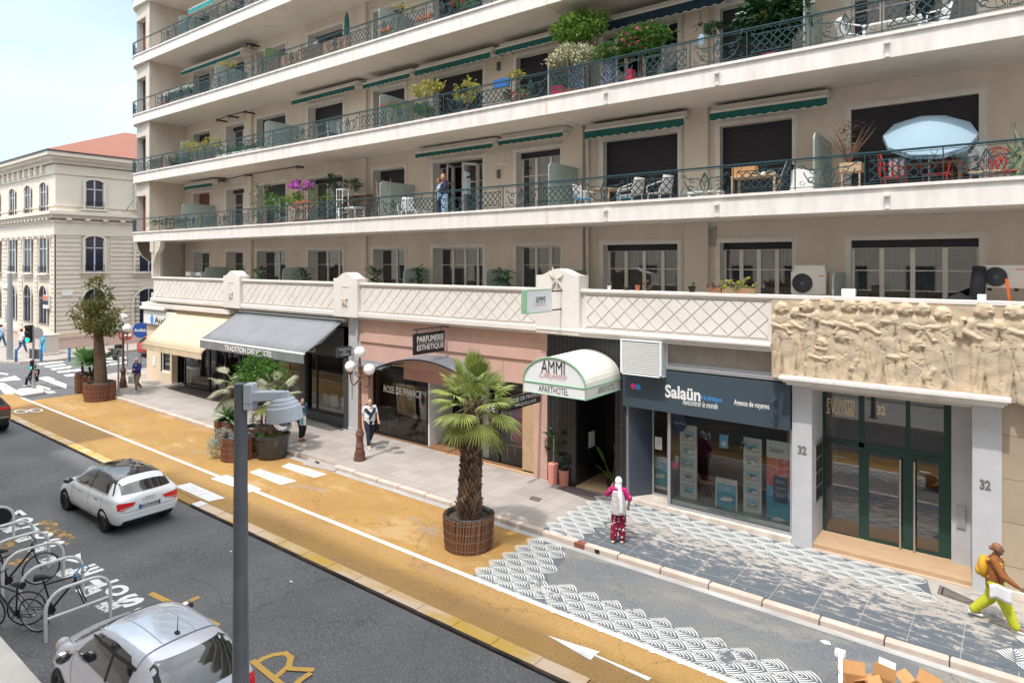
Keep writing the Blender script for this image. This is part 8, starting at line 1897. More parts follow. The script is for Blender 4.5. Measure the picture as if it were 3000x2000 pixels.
# woman in magenta print with white headscarf
t, hd, sh, ar, k = person(gpos(1812, 1587, HS), (-.25, 1, 0), 'woman in a white headscarf and magenta print clothes holding a phone, from behind', 1.62, skin='skin_mid', shirt='cl_magenta', pants='cl_maroon', hair=None, shoes='cl_straw', sleeve=.55, wide=1.35, plump=1.05, arms=[((.30, .0, 1.20), (.26, .06, .98)), ((-.32, .04, 1.22), (-.17, .12, 1.50))], legs=[((.09, .04, .48), (.10, .0, .09)), ((-.09, .0, .48), (-.12, -.10, .10))])
m = MB(); m.ball(hd + Vector((0, -.01, .02)), (.098, .112, .13), 12); m.ball(hd + Vector((0, -.05, -.10)), (.10, .09, .09), 10); m.tube([hd + Vector((.06, -.11, -.13)), (.09, -.17, 1.28), (.12, -.18, 1.05), (.12, -.18, .86)], [.05, .06, .055, .05], 8); flesh(m, 'headscarf', 'cl_white', t, .012)
m = MB(); m.tube([(0, 0, 1.38), (0, -.01, 1.1), (0, -.01, .78)], [.15, .185, .20], 14); m.v = [(x*1.05, y*.82 - .015, z) for x, y, z in m.v]; flesh(m, 'long_vest', 'cl_greyprint', t, .013)
m = MB(); q = random.Random(5)
for k_i in range(90):
 z = q.uniform(.16, .78); a = q.uniform(0, 6.28); s_ = q.choice((-1, 1)); r = .098 + .045*max(0, (z-.45)); c = Vector((s_*(.09 + .01*(z < .3)) + r*math.cos(a), r*math.sin(a) - (.0 if z > .5 else .04*(s_ < 0)), z)); m.ball(c, (.013, .013, .018), 5)
for k_i in range(24): s_ = q.choice((-1, 1)); a = q.uniform(0, 6.28); f = q.random(); c = Vector((s_*(.18 + .1*f), .02, 1.38 - .16*f)) + Vector((.08*math.cos(a), .08*math.sin(a), .03)); m.ball(c, (.014, .014, .017), 5)
m.build('white_dots', 'cl_white', t)
hp = wpt(t, (-.13, .12, 1.60)); m = MB(); m.box(-.035, .035, -.006, .006, -.07, .07); o = m.build('phone', 'black'); o.location = hp; o.rotation_euler = (0, R(15), R(70)); tag(o, 'black phone held to the ear of the woman with the headscarf', 'phone')
# woman in lime trousers
t, hd, sh, ar, k = person(gpos(2915, 1828, HS) + Vector((.0, .0, 0)), (1, -.08, 0), 'woman in lime trousers and a rust brown top striding right with a backpack', 1.60, skin='skin_dark', shirt='cl_rust', pants='cl_lime', hair='hair_brown', hairlen=-1, shoes='cl_white', sleeve=1.0, wide=1.45, plump=1.22, arms=[((.27, .16, 1.15), (.20, .42, .98)), ((-.27, .02, 1.12), (-.12, .20, 1.02))], legs=[((.10, .20, .49), (.10, .36, .10)), ((-.10, -.10, .49), (-.10, -.40, .14))], head_dx=(0, .05))
bp = thing('backpack', 'yellow backpack on the back of the woman in lime trousers', 'backpack', wpt(t, (0, -.20, 1.18)), t.rotation_euler[2])
m = MB(); m.ball((0, 0, .0), (.16, .10, .22), 10); m.ball((0, -.07, -.09), (.12, .07, .10), 8); flesh(m, 'sack', 'cl_yellow', bp, .013); m = MB(); [m.tube([(sx*.10, .05, .16), (sx*.13, .14, .22), (sx*.14, .30, .16), (sx*.15, .30, -.02), (sx*.13, .08, -.14)], .02, 6) for sx in (-1, 1)]; m.build('strap', 'cl_yellow', bp, smooth=True)
m = MB(); P = wpt(t, (.16, .10, 1.0)); m.grid(lambda a, b: (P.x - .16 + .34*a, P.y - .14 + .05*math.sin(a*6), P.z - .05 - .27*b + .03*math.sin(a*3)), 9, 6); o = m.build('white_cloth', 'cl_white', smooth=True); s = o.modifiers.new('s', 'SOLIDIFY'); s.thickness = .02; tag(o, 'white folder held at the hip of the woman in lime trousers', 'folder')
# far people
person(gpos(63, 1034, .13), (-.4, 1, 0), 'person in a white T-shirt and blue jeans walking away beside the traffic light', 1.78, hair='hair_dark', pants='cl_jean', shirt='cl_white', sleeve=.35, plump=1.1)
person(gpos(3, 1017, .13), (-.5, 1, 0), 'person in a pale shirt and dark jeans cut off at the left edge', 1.78, pants='cl_jean', shirt='cl_paleblue')
person(gpos(88, 1134, 0) + Vector((-.05, .25, -.62 + .12)), (-.9, -.3, 0), 'person in a black jacket and jeans sitting on the kerb island', 1.7, shirt='cl_black', pants='cl_navy', legs=[((.12, .42, 1.02), (.14, .50, .62)), ((-.12, .46, .98), (-.12, .58, .60))], arms=[((.26, .12, 1.16), (.12, .34, 1.22)), ((-.26, .14, 1.12), (-.08, .34, 1.15))], head_dx=(0, .07))
# women on the balcony
z1 = FL[1] + .01
person(Vector((F(1302, 600, 17.5).x, 17.5, z1)), (-.55, -1, 0), 'long haired woman in a navy top and pale jeans at the first balcony rail', 1.70, shirt='cl_navy', pants='cl_paleblue', hair='hair_brown', hairlen=.5, turn=20, arms=[((.25, .05, 1.15), (.10, .24, 1.08)), ((-.26, .06, 1.13), (-.06, .24, 1.05))], legs=[((.08, .02, .48), (.08, .0, .09)), ((-.08, .03, .48), (-.09, .05, .09))], head_dx=(0, .05))
person(Vector((F(1287, 600, 17.75).x, 17.8, z1)), (-.7, -1, 0), 'long haired woman in a light blue shirt behind her companion on the balcony', 1.64, shirt='cl_paleblue', pants='cl_navy', hair='hair_brown', hairlen=.5, legs=[((.08, .02, .48), (.08, .0, .09)), ((-.08, .03, .48), (-.09, .05, .09))], head_dx=(0, .04))
# ================================================================ THINGS ON THE BALCONIES
mk('fl_white', (.75, .74, .70), .7); mk('fl_pink', (.62, .10, .22), .7, island=(.75, .30, .38)); mk('fl_magenta', (.45, .05, .42), .7, island=(.62, .18, .60)); mk('fl_orange', (.55, .15, .06), .7, island=(.62, .30, .20)); mk('fl_red', (.5, .02, .04), .7)
mk('lf_yellow', (.30, .32, .05), .6, island=(.48, .44, .12), trans=.2); mk('lf_fresh', (.10, .24, .03), .6, island=(.25, .38, .07), trans=.25); mk('lf_grey', (.12, .16, .09), .7, island=(.24, .28, .17)); mk('lf_cream', (.30, .32, .14), .6, island=(.62, .60, .42)); mk('twig', (.16, .09, .06), .9)
mk('wicker_white', (.66, .62, .60), .7, col2=(.55, .5, .48), scale=30); mk('blue_cloth', (.12, .38, .62), .8); mk('lilac_panel', (.22, .24, .36), .7); mk('blue_panel', (.02, .14, .45), .7); mk('pot_red', (.45, .02, .07), .6); mk('orange_metal', (.60, .12, .02), .5); mk('chair_red', (.45, .04, .03), .4)
def sc_(u, Y): r = _ray(u, 768); return (Y/r.y)/FPX            # metres per survey pixel
def bushF(lv, u0, u1, v0, v1, Y, mt, label, n=220, lf=(.11, .05), fl=None, pt='terracotta', pr=.16, cat='plant', name='potted_plant', stem=True, pname='pot'):
 a, b = F(u0, v1, Y), F(u1, v0, Y); cx, rx = (a.x+b.x)/2, (b.x-a.x)/2*.95; zb, zt = a.z, b.z; zf = FL[lv] + .01
 t = thing(name, label, cat, (cx, Y, zf)); cz_ = (zb+zt)/2 - zf; rz_ = (zt-zb)/2
 if pt: ph = min(.34, max(.18, cz_ - rz_*.6)); m = MB(); m.lathe([(pr*.75, 0), (pr, ph*.85), (pr*1.08, ph*.86), (pr*1.08, ph), (pr*.9, ph), (pr*.88, ph*.9)], n=14); m.build(pname, pt, t, smooth=40)
 if stem: m = MB(); m.tube([(0, 0, .15), (.03, 0, max(.2, cz_*.6)), (-.02, 0, cz_)], [.022, .018, .01], 5); m.build('stem', 'twig', t)
 m = MB(); clump(m, (0, 0, cz_), (rx, min(.42, max(.15, rx)), rz_), int(n*2.2), lf[0]*1.12, lf[1]*1.2, 0); m.build('foliage', mt, t)
 if fl:
  m = MB(); q = random.Random(n)
  for _ in range(fl[1]):
   v = Vector((q.gauss(0, 1), -abs(q.gauss(0, 1)), q.gauss(.2, 1))).normalized()*q.uniform(.75, 1.05); c = Vector((v.x*rx, v.y*min(.42, rx), cz_ + v.z*rz_)); s_ = fl[2]
   for k in range(4): leaf(m, c, (q.uniform(-1, 1), q.uniform(-1, .2), q.uniform(-.5, 1)), s_, s_*.8, 0)
  m.build('blossom', fl[0], t)
 return t
YR = 17.35
# first balcony
bushF(1, 735, 800, 532, 650, YR, 'lf_grey', 'tall sparse grey green bush on the first balcony, leftmost of the flowering row', 260, (.10, .045), ('fl_white', 5, .06))
bushF(1, 795, 835, 560, 625, YR, 'leaf_green', 'leafy green plant beside the grey bush on the first balcony', 150, (.12, .05), ('fl_white', 4, .06))
bushF(1, 850, 928, 526, 560, YR, 'leaf_dark', 'magenta flowering bush standing highest on the first balcony', 60, (.10, .05), ('fl_magenta', 75, .10))
bushF(1, 846, 885, 562, 606, YR + .2, 'lf_fresh', 'bright fresh green shrub under the magenta bush', 220, (.11, .04))
bushF(1, 862, 928, 583, 625, YR, 'lf_grey', 'orange pink flowering shrub at the rail under the magenta bush', 90, (.07, .04), ('fl_orange', 110, .06))
bushF(1, 918, 968, 560, 620, YR + .3, 'lf_fresh', 'thin twining green plant left of the white shelf', 60, (.09, .04))
bushF(1, 965, 1000, 508, 560, 18.3, 'leaf_dark', 'dark fern in a white pot on top of the balcony shelf', 160, (.13, .03), None, 'p_white', .1)
bushF(1, 1008, 1055, 525, 560, 18.3, 'leaf_dark', 'dark green trailing plant right of the fern above the shelf', 160, (.11, .03), None, 'black', .1)
for u0, u1, lb in ((440, 560, 'row of dark green foliage in a trough at the far left of the first balcony'), (1045, 1085, 'small dark potted plants beside the trellis on the first balcony')): bushF(1, u0, u1, 635, 662, YR, 'leaf_dark', lb, 260 if u0 < 500 else 70, (.08, .04))
X = lambda u, Y=YR: FX(u, Y)
t = thing('shelf_rack', 'white metal plant rack on the first balcony beside the brown cabinet', 'rack', (X(986), YR + .1, FL[1])); m = MB()
for dx in (-.12, .26): [m.tube([(dx, dy, 0), (dx, dy, 1.55)], .018, 5) for dy in (0, .3)]
m.build('frame', 'white', t); m = MB(); [m.box(-.14, .28, -.02, .32, z, z + .03) for z in (.55, 1.05, 1.5)]; m.build('shelf', 'white', t)
t = thing('balcony_cabinet', 'brown open cabinet with a grey top behind the white rack', 'cabinet', (X(1035, 18.4), 18.4, FL[1])); m = MB(); m.box(-.85, .85, 0, .4, 1.35, 1.39); m.build('top', 'alu', t); m = MB(); m.box(-.8, .8, .3, .38, .75, 1.35); m.box(-.8, -.77, 0, .3, .0, 1.35); m.box(.77, .8, 0, .3, .0, 1.35); m.box(-.1, -.06, 0, .3, .75, 1.35); m.box(-.8, .8, 0, .38, .75, .78); m.build('case', 'wood', t)
t = thing('bamboo_trellis', 'slanting bamboo trellis beside the frosted divider of the first balcony', 'trellis', (X(1102), YR + .3, FL[1])); m = MB(); [m.tube([(a, 0, .1), (b, 0, 1.75)], .016, 5) for a, b in ((-.15, -.35), (.1, .05), (.35, .5))]; [m.tube([(-.3, 0, z), (.42, 0, z + .03)], .014, 5) for z in (.6, 1.1, 1.6)]; m.build('canes', 'wood_light', t)
def gchair(loc, rz, mt, label, low=False, cush=None, grp=None, scroll=False):
 t = thing('garden_chair', label, 'chair', loc, rz, grp); m = MB(); m.box(-.25, .25, -.24, .24, .40, .43); m.build('seat', cush or mt, t, bevel=.012)
 m = MB()
 if scroll:
  m.tube([(-.22, -.22, .43), (-.24, -.26, .75), (-.12, -.30, .95), (0, -.31, .98), (.12, -.30, .95), (.24, -.26, .75), (.22, -.22, .43)], .014, 6)
  for sx in (-1, 1): m.tube([(sx*p[0]*.5, -.28, .62 + p[2]) for p in sp(.12, .05, .13, 90, 1.1, sx)], .010, 5); m.tube([(sx*.02, -.28, .45), (sx*.14, -.29, .7), (0, -.30, .9)], .009, 5)
 else: m.grid(lambda a, b: ((a-.5)*.52*(1-.15*b), -.22 - .12*b - .05*math.cos((a-.5)*3), .42 + (.48 if not low else .40)*b), 7, 6)
 o = m.build('backrest', mt, t, smooth=True)
 if not scroll: s = o.modifiers.new('s', 'SOLIDIFY'); s.thickness = .025
 for sx in (-1, 1):
  m = MB(); m.tube([(sx*.26, -.26, .72), (sx*.29, .0, .66), (sx*.28, .22, .62), (sx*.26, .24, .42)], .02 if not scroll else .012, 6); m.build('armrest', mt, t, smooth=True)
  for sy in (-1, 1): m = MB(); m.tube([(sx*.22, sy*.21, .42), (sx*.25, sy*.25, 0)], .018 if not scroll else .012, 6); m.build('leg', mt, t)
 return t
f1 = FL[1] + .01
gchair((X(1178), YR + .2, f1), R(60), 'white', 'white plastic chair in front of the frosted divider, first balcony'); table((X(1212), YR + .1, f1), .6, .5, .42, 'white', 'low white plastic table beside the white plastic chair');
t_ = table((X(1015), YR + .25, f1), 1.1, .55, .72, 'white', 'white table under the plants on the first balcony')
gchair((X(1697), YR + .35, f1), R(-100), 'wicker_white', 'wicker chair with a sky blue cushion left of the round table', cush='blue_cloth'); gchair((X(1795), YR + .75, f1), R(120), 'wicker_white', 'chair with a blue towel right of the round wooden table', cush='blue_cloth')
t = thing('round_table', 'small round wooden table between the blue cushioned chairs', 'table', (X(1748), YR + .5, f1)); m = MB(); m.lathe([(.45, .66), (.46, .69), (.45, .70)], n=24); m.build('tabletop', 'wood_light', t); [MB().tube([(a*.3, b*.3, .66), (a*.26, b*.26, 0)], .03, 6).build('leg', 'wood_light', t) for a, b in ((1, 1), (1, -1), (-1, 1), (-1, -1))]
gchair((X(1842), YR + .15, f1), R(75), 'wicker_white', 'left white wicker armchair before the closed shutter'); gchair((X(1925), YR + .15, f1), R(75), 'wicker_white', 'right white wicker armchair before the closed shutter')
def bfan(loc, r, h, rz, label, mt='p_grey'):
 t = thing('floor_fan', label, 'fan', loc, rz); mx = Matrix.Translation((0, 0, h)) @ Matrix.Rotation(R(90), 4, 'X'); m = MB(); [m.tube([mx @ Vector((rr*math.cos(R(a)), rr*math.sin(R(a)), z)) for a in range(0, 360, 15)], .006, 4, closed=True) for rr, z in ((r, 0), (r*.66, .05), (r*.33, .06))]
 [m.tube([mx @ Vector((.03*math.cos(a), .03*math.sin(a), .06)), mx @ Vector((r*.6*math.cos(a), r*.6*math.sin(a), .055)), mx @ Vector((r*math.cos(a), r*math.sin(a), 0))], .003, 3) for a in [2*math.pi*k/28 for k in range(28)]]; m.build('cage', mt, t)
 m = MB(); m.ball((0, .0, h), (.05, .07, .05), 8)
 m.build('hub', 'p_white', t, smooth=True); m = MB(); [m.grid(lambda a, b: mx @ Vector((r*.85*b*math.cos(k*2.09 + a*1.1), r*.85*b*math.sin(k*2.09 + a*1.1), -.02 + .04*a)), 5, 4) for k in range(3)]; m.build('blade', 'frost', t); m = MB(); m.tube([(0, .05, h), (0, .05, .02)], .018, 6); m.lathe([(.2, 0), (.18, .03)], (0, .05, 0), 16); m.build('stand', mt, t); return t
bfan((X(2010), YR + .25, f1), .26, .32, R(10), 'low grey fan standing between the shutters on the first balcony', 'grey_metal'); table((X(2060), YR + .2, f1), .9, .4, .38, 'p_white', 'low white table right of the low grey fan')
t = table((X(2205), YR + .3, f1), 1.15, .6, .72, 'wood_light', 'folding table with cardboard and white cloth on the first balcony'); m = MB(); m.grid(lambda a, b: (t.location.x - .1 + .6*a, YR + .02 + .5*b, f1 + .76 + .05*math.sin(a*9)*math.cos(b*7)), 10, 8); tag(m.build('white_cloth', 'white', smooth=True), 'crumpled white cloth lying on the folding table', 'cloth'); m = MB(); m.box(-.3, .3, -.16, .16, 0, .26); o = m.build('carton', 'cardboard'); o.location = (t.location.x - .3, YR + .32, f1 + .725); tag(o, 'flat brown carton lying on the folding table', 'box')
t = thing('folded_chair', 'folded navy deckchair leaning beside the folding table', 'chair', (X(2290), YR + .3, f1)); m = MB(); [m.tube([(-.3, y, 0), (.1, y, 1.0)], .018, 6) for y in (-.2, .2)]; m.build('frame', 'alu', t); m = MB(); m.box(-.01, .02, -.2, .2, .2, .95, 0, Matrix.Rotation(R(20), 4, 'Y') @ Matrix.Translation((-.17, 0, 0))); m.build('canvas', 'cl_navy', t)
m = MB(); m.grid(lambda a, b: (X(2305) + (X(2378)-X(2305))*a, YR + .35 - .1*b, f1 + .78 - .75*b + .05*math.sin(a*5)), 8, 8); tag(m.build('dust_sheet', 'p_white', smooth=True), 'white dust sheet hanging left of the divider near the yellow chest', 'sheet')
m = MB(); m.box(X(2456), X(2520), YR + .1, YR + .5, f1 + .62, f1 + .84); [m.box(x, x + .04, YR + .12, YR + .16, f1, f1 + .62) for x in (X(2460), X(2512))]; tag(m.build('plant_stand', 'wood_light', bevel=.01), 'pale yellow bench carrying a dried plant on the first balcony', 'bench')
t = thing('dried_plant', 'dried brown plant standing on the pale yellow bench', 'plant', (X(2480), YR + .3, f1 + .84)); m = MB(); q = random.Random(8)
for k in range(26): a = q.uniform(0, 6.3); e = q.uniform(.5, 2.5); d = Vector((math.cos(a)*.6, math.sin(a)*.4, e)).normalized(); l_ = q.uniform(.3, 1.15); m.tube([(0, 0, 0), d*l_*.5, d*l_ + Vector((.08*math.cos(a), 0, .02))], [.018, .012, .004], 4)
m.build('branches', 'twig', t); m = MB(); [leaf(m, (q.uniform(-.25, .25), q.uniform(-.1, .1), q.uniform(.1, 1.0)), (q.uniform(-1, 1), 0, q.uniform(-.6, .6)), .12, .03) for _ in range(60)]; m.build('dry_leaves', 'palm_bark', t)
# parasol
pc = F(2722, 395, 17.75); t = thing('parasol', 'pale blue tilted parasol open on the first balcony', 'parasol', (pc.x, 17.75, f1)); pz = pc.z - f1; T_ = Matrix.Translation((0, 0, pz)) @ Matrix.Rotation(R(38), 4, 'X') @ Matrix.Rotation(R(6), 4, 'Y')
m = MB(); ns_ = 10; R_ = .93
for i in range(ns_):
 a0, a1 = 2*math.pi*i/ns_, 2*math.pi*(i+1)/ns_
 def Pp(s, f): A = a0 + (a1-a0)*s; r = R_*f*(1 - .05*math.sin(math.pi*s)*f); return T_ @ Vector((r*math.cos(A), r*math.sin(A), .34*(1 - f**1.7)))
 m.grid(lambda s, f: Pp(s, f), 5, 7)
 m.grid(lambda s, f: Pp(s, 1.0) + T_.to_3x3() @ Vector((0, 0, -.10*f - .015*abs(math.sin(s*9)))), 9, 2)
mk('parasol_blue', (.42, .58, .70), .8, trans=.35); mk('parasol_grey', (.45, .49, .60), .8, trans=.3); m.build('canopy', 'parasol_blue', t, smooth=60)
m = MB(); m.tube([(0, 0, .02), (0, .0, pz*.7), T_ @ Vector((0, 0, .36))], .02, 8); m.lathe([(.25, 0), (.22, .06)], n=20); m.build('pole', 'p_white', t); m = MB(); [m.tube([T_ @ Vector((0, 0, .02)), T_ @ Vector((.9*math.cos(a), .9*math.sin(a), .02))], .006, 4) for a in [2*math.pi*k/ns_ for k in range(ns_)]]; m.build('ribs', 'alu', t)
gchair((X(2612), YR + .3, f1), R(-70), 'chair_red', 'red scroll chair with a striped cushion left of the parasol pole', scroll=True); m = MB(); m.grid(lambda a, b: (X(2600) + .34*a, YR + .2 - .1*math.sin(math.pi*a)*math.sin(math.pi*b), f1 + .45 + .42*b), 8, 8); tag(m.build('cushion', stripes('stripe_cushion', (.7, .7, .7), (.5, .1, .1), 'X', 2.5, .6), smooth=True), 'striped white and red cushion on the red chair', 'cushion')
t = table((X(2720), YR + .6, f1), 1.2, .7, .72, 'wood', 'brown wooden table beneath the pale blue parasol')
gchair((X(2745), YR + .2, f1), R(170), 'chair_red', 'red scroll chair in front of the brown table', scroll=True); gchair((X(2890), YR + .35, f1), R(150), 'chair_red', 'red scroll chair right of the round fan', scroll=True, cush='cl_straw'); gchair((X(2945), YR + .55, f1), R(200), 'chair_red', 'rightmost red scroll chair with a heart shaped back', scroll=True)
bfan((X(2842, 17.7), 17.7, f1), .34, .80, R(-15), 'large round grey fan between the red chairs', 'p_grey')
t = thing('driftwood', 'grey driftwood bundle at the right end of the first balcony', 'driftwood', (X(2985), YR + .4, f1)); m = MB(); [m.tube([(q.uniform(-.1, .1), 0, 0), (q.uniform(-.2, .2), q.uniform(-.1, .1), .7), (q.uniform(-.35, .35), 0, q.uniform(1.0, 1.5))], [.05, .035, .01], 5) for _ in range(9)]; m.build('branches', 'lf_grey', t)
# ceiling lamp, wall lamps and vents
m = MB(); c = F(1472, 480, 18.7); m.tube([(c.x, 18.7, c.z), (c.x, 18.7, c.z + .35)], .02, 6); m.lathe([(.2, -.02), (.17, .04), (.05, .08)], (c.x, 18.7, c.z), 16); tag(m.build('ceiling_lamp', 'p_white', smooth=40), 'white hanging lamp under the second slab right of the open door', 'lamp')
for u, v, lv, lb in ((1460, 510, 1, 'small dark wall plaque between the open door and the next window'), (1460, 195, 2, 'black and white wall lamp on the second balcony')): c = F(u, v, YW - .06); m = MB(); m.cbox((c.x, YW - .05, c.z), (.12, .1, .32)); tag(m.build('wall_fixture', 'grey_metal', bevel=.02), lb, 'wall lamp')
c = F(2084, 695, YW - .02); m = MB(); m.cbox((c.x, YW - .02, c.z), (.3, .05, .55)); tag(m.build('wall_vent', 'band_stone'), 'brown patch vent high on the terrace wall between two windows', 'vent')
c = F(925, 125, YW - .05); m = MB(); m.lathe([(.16, 0), (.16, .05)], n=20, mx=Matrix.Translation((c.x, YW - .02, c.z)) @ Matrix.Rotation(R(90), 4, 'X')); tag(m.build('wall_clock', 'p_white'), 'round white dial on the wall of the third balcony', 'clock')
# terrace
def acunit(u0, u1, v0, v1, Y, label, fr):
 a, b = F(u0, v1, Y), F(u1, v0, Y); t = thing('air_conditioner', label, 'air conditioner', ((a.x+b.x)/2, Y, a.z)); w_, h = b.x-a.x, b.z-a.z
 m = MB(); m.box(-w_/2, w_/2, 0, .35, 0, h); m.build('case', 'beige_metal', t, bevel=.015); cx = -w_/2 + w_*fr; r = h*.42
 mx = Matrix.Translation((cx, -.004, h/2)) @ Matrix.Rotation(R(90), 4, 'X'); m = MB(); m.lathe([(r, 0), (r*.98, .012), (.01, .012)], n=32, mx=mx); m.build('fan_opening', 'black', t)
 m = MB(); [m.tube([mx @ Vector((r*f*math.cos(R(g)), r*f*math.sin(R(g)), .02)) for g in range(0, 360, 15)], .004, 4, closed=True) for f in (.3, .5, .7, .9)]; [m.tube([mx @ Vector((r*s*math.cos(g + s), r*s*math.sin(g + s), .02)) for s in (.15, .4, .7, 1)], .0035, 3) for g in [2*math.pi*k/22 for k in range(22)]]; m.lathe([(r*.17, .015), (r*.15, .03)], n=14, mx=mx); m.build('grille', 'grey_metal', t)
 m = MB(); m.box(w_*.28, w_*.46, -.003, 0, h*.80, h*.85); m.build('badge', 'p_red', t); m = MB(); [m.box(sx*w_*.3 - .04, sx*w_*.3 + .04, .02, .33, -.06, 0) for sx in (-1, 1)]; m.build('foot', 'black', t); return t
acunit(2317, 2420, 796, 862, 17.9, 'beige air conditioner on the terrace with a box on its top', .33); m = MB(); a, b = F(2325, 796, 17.9), F(2416, 777, 17.9); m.box(a.x, b.x, 17.92, 18.2, a.z, b.z); tag(m.build('flat_box', 'beige_metal', bevel=.01), 'flat beige box lying on the left air conditioner', 'box')
acunit(2873, 3005, 777, 843, 17.8, 'beige air conditioner on the terrace at the right edge of the view', .34)
t = thing('covered_chair', 'black covered office chair in front of the right terrace window', 'chair', (X(2812, 17.7), 17.7, FL[0])); m = MB(); m.tube([(-.05, 0, 0), (-.05, 0, .75), (-.15, 0, .95)], [.36, .38, .2], 12); m.tube([(.28, 0, .3), (.33, 0, 1.2), (.36, 0, 1.62)], [.14, .15, .13], 10); m.ball((-.3, 0, .5), (.25, .2, .3), 8); flesh(m, 'cover', 'cl_black', t, .03)
t = thing('orange_chair', 'bright orange metal chair at the right end of the terrace', 'chair', (X(2975, 17.5), 17.5, FL[0])); m = MB(); m.tube([(-.15, 0, 1.35), (-.08, 0, .72), (.6, 0, .72), (.62, .0, 0)], .04, 4); m.tube([(-.15, .5, 1.35), (-.08, .5, .72), (.6, .5, .72), (.62, .5, 0)], .04, 4); m.tube([(-.08, 0, .72), (-.1, 0, 0)], .03, 4); m.build('frame', 'orange_metal', t); m = MB(); m.box(-.08, .6, 0, .5, .70, .74); m.build('seat', 'orange_metal', t)
for u0, u1, lb in ((672, 726, 'dark broad leaved plant behind the first parapet pier, leftmost of the row'), (735, 795, 'dark broad leaved plant right of the first parapet pier'), (860, 925, 'dark broad leaved plant left of the second parapet pier'), (1066, 1125, 'dark broad leaved plant right of the second parapet pier'), (1196, 1256, 'dark broad leaved plant beside the frosted panel in mid terrace'), (1440, 1506, 'tallest dark broad leaved plant left of the big parapet pier')):
 a, b = F(u0, 822, 17.6), F(u1, 775, 17.6); t = thing('terrace_plant', lb, 'plant', ((a.x+b.x)/2, 17.6, FL[0]), 0, 'dark plants behind the parapet'); m = MB(); m.lathe([(.2, 0), (.24, .4)], n=14); m.build('pot', 'black', t, smooth=40); m = MB(); w_ = (b.x-a.x)/2; zt = b.z - FL[0]; q = random.Random(u0)
 for k in range(44): g = q.uniform(0, 6.3); e = q.uniform(-.2, 1.0); r = q.uniform(.05, .5)*w_; z = q.uniform(zt*.55, zt*.9); paddle(m, (r*math.cos(g), r*math.sin(g)*.5, z), (math.cos(g), math.sin(g)*.6, e), q.uniform(.22, .34), .17, 0, .5)
 m.tube([(0, 0, .3), (0, 0, zt*.7)], .02, 5); m.build('foliage', 'leaf_dark', t)
Yq = YP + .12; zr_ = PZ1 + .012
def ledgepot(u, r, h, mt, label, leafm=None, Y=Yq, sz=.12):
 t = thing('plant_pot', label, 'pot', (FX(u, Y), Y, zr_)); m = MB(); m.lathe([(r*.75, 0), (r, h*.8), (r*1.1, h*.82), (r*1.1, h), (r*.9, h), (.01, h*.85)], n=14); m.build('pot', mt, t, smooth=40)
 if leafm: m = MB(); clump(m, (0, 0, h + sz*.8), (sz, sz, sz), 50, .07, .025, 0); m.build('foliage', leafm, t)
ledgepot(1868, .07, .15, 'terracotta', 'small terracotta pot on the parapet right of the big pier'); ledgepot(1900, .06, .08, 'soil', 'low brown pot with dry reddish grass on the parapet', 'twig', sz=.13); ledgepot(1835, .08, .1, 'soil', 'low dark brown bowl on the parapet'); ledgepot(2027, .1, .16, 'black', 'black pot with a small cactus on the parapet', 'lf_grey', sz=.05); ledgepot(1785, .06, .12, 'p_white', 'white cup like pot on the parapet beside the big pier', 'lf_grey', sz=.05)
def trough(u0, u1, Y, z, h, mt, label, leafm=None, fl=None):
 t = thing('planter_trough', label, 'trough', ((FX(u0, Y)+FX(u1, Y))/2, Y, z)); w_ = FX(u1, Y)-FX(u0, Y); m = MB(); m.box(-w_/2, w_/2, -.09, .09, 0, h); m.build('trough', mt, t, bevel=.01)
 if leafm: m = MB(); [clump(m, (x, 0, h + .10), (.2, .16, .15), 90, .08, .04, 0) for x in np.arange(-w_/2 + .15, w_/2 - .05, .26)]; m.build('foliage', leafm, t)
 if fl: m = MB(); q = random.Random(u0); [leaf(m, (q.uniform(-w_/2, w_/2), q.uniform(-.2, .1), h + q.uniform(.08, .26)), (q.uniform(-1, 1), q.uniform(-1, 1), 1), .06, .055) for _ in range(int(170*w_))]; m.build('blossom', fl, t)
 return t
trough(2078, 2115, Yq, zr_, .13, 'wood', 'dark wooden trough with a small twig on the parapet', 'twig'); trough(2118, 2215, Yq, zr_, .14, M('moss_box', (.2, .22, .12), .9, col2=(.35, .18, .1), scale=6), 'long mossy trough on the parapet', 'lf_yellow')
m = MB(); a = F(2466, 845, 17.3); m.box(a.x, a.x + .3, 17.25, 17.4, zr_ - .02, zr_ + .17); tag(m.build('white_box', 'p_white', bevel=.01), 'small white box on the parapet before the wide terrace window', 'box'); m = MB(); a = F(2863, 858, 17.3); m.box(a.x, a.x + .16, 17.25, 17.35, zr_ - .02, zr_ + .12); tag(m.build('white_box', 'p_white', bevel=.01), 'tiny white box on the parapet beside the black covered chair', 'box')
for u, lb in ((550, 'white plastic bench block at the left end of the terrace'), (580, 'white plastic bench block beside the leftmost frosted panel')): m = MB(); m.box(FX(u-7, 17.9), FX(u+7, 17.9), 17.9, 18.2, FL[0] + .95, FL[0] + 1.15); m.box(FX(u+3, 17.9), FX(u+6, 17.9), 17.95, 18.1, FL[0], FL[0] + .95); tag(m.build('white_bench', 'p_white', bevel=.01), lb, 'bench')
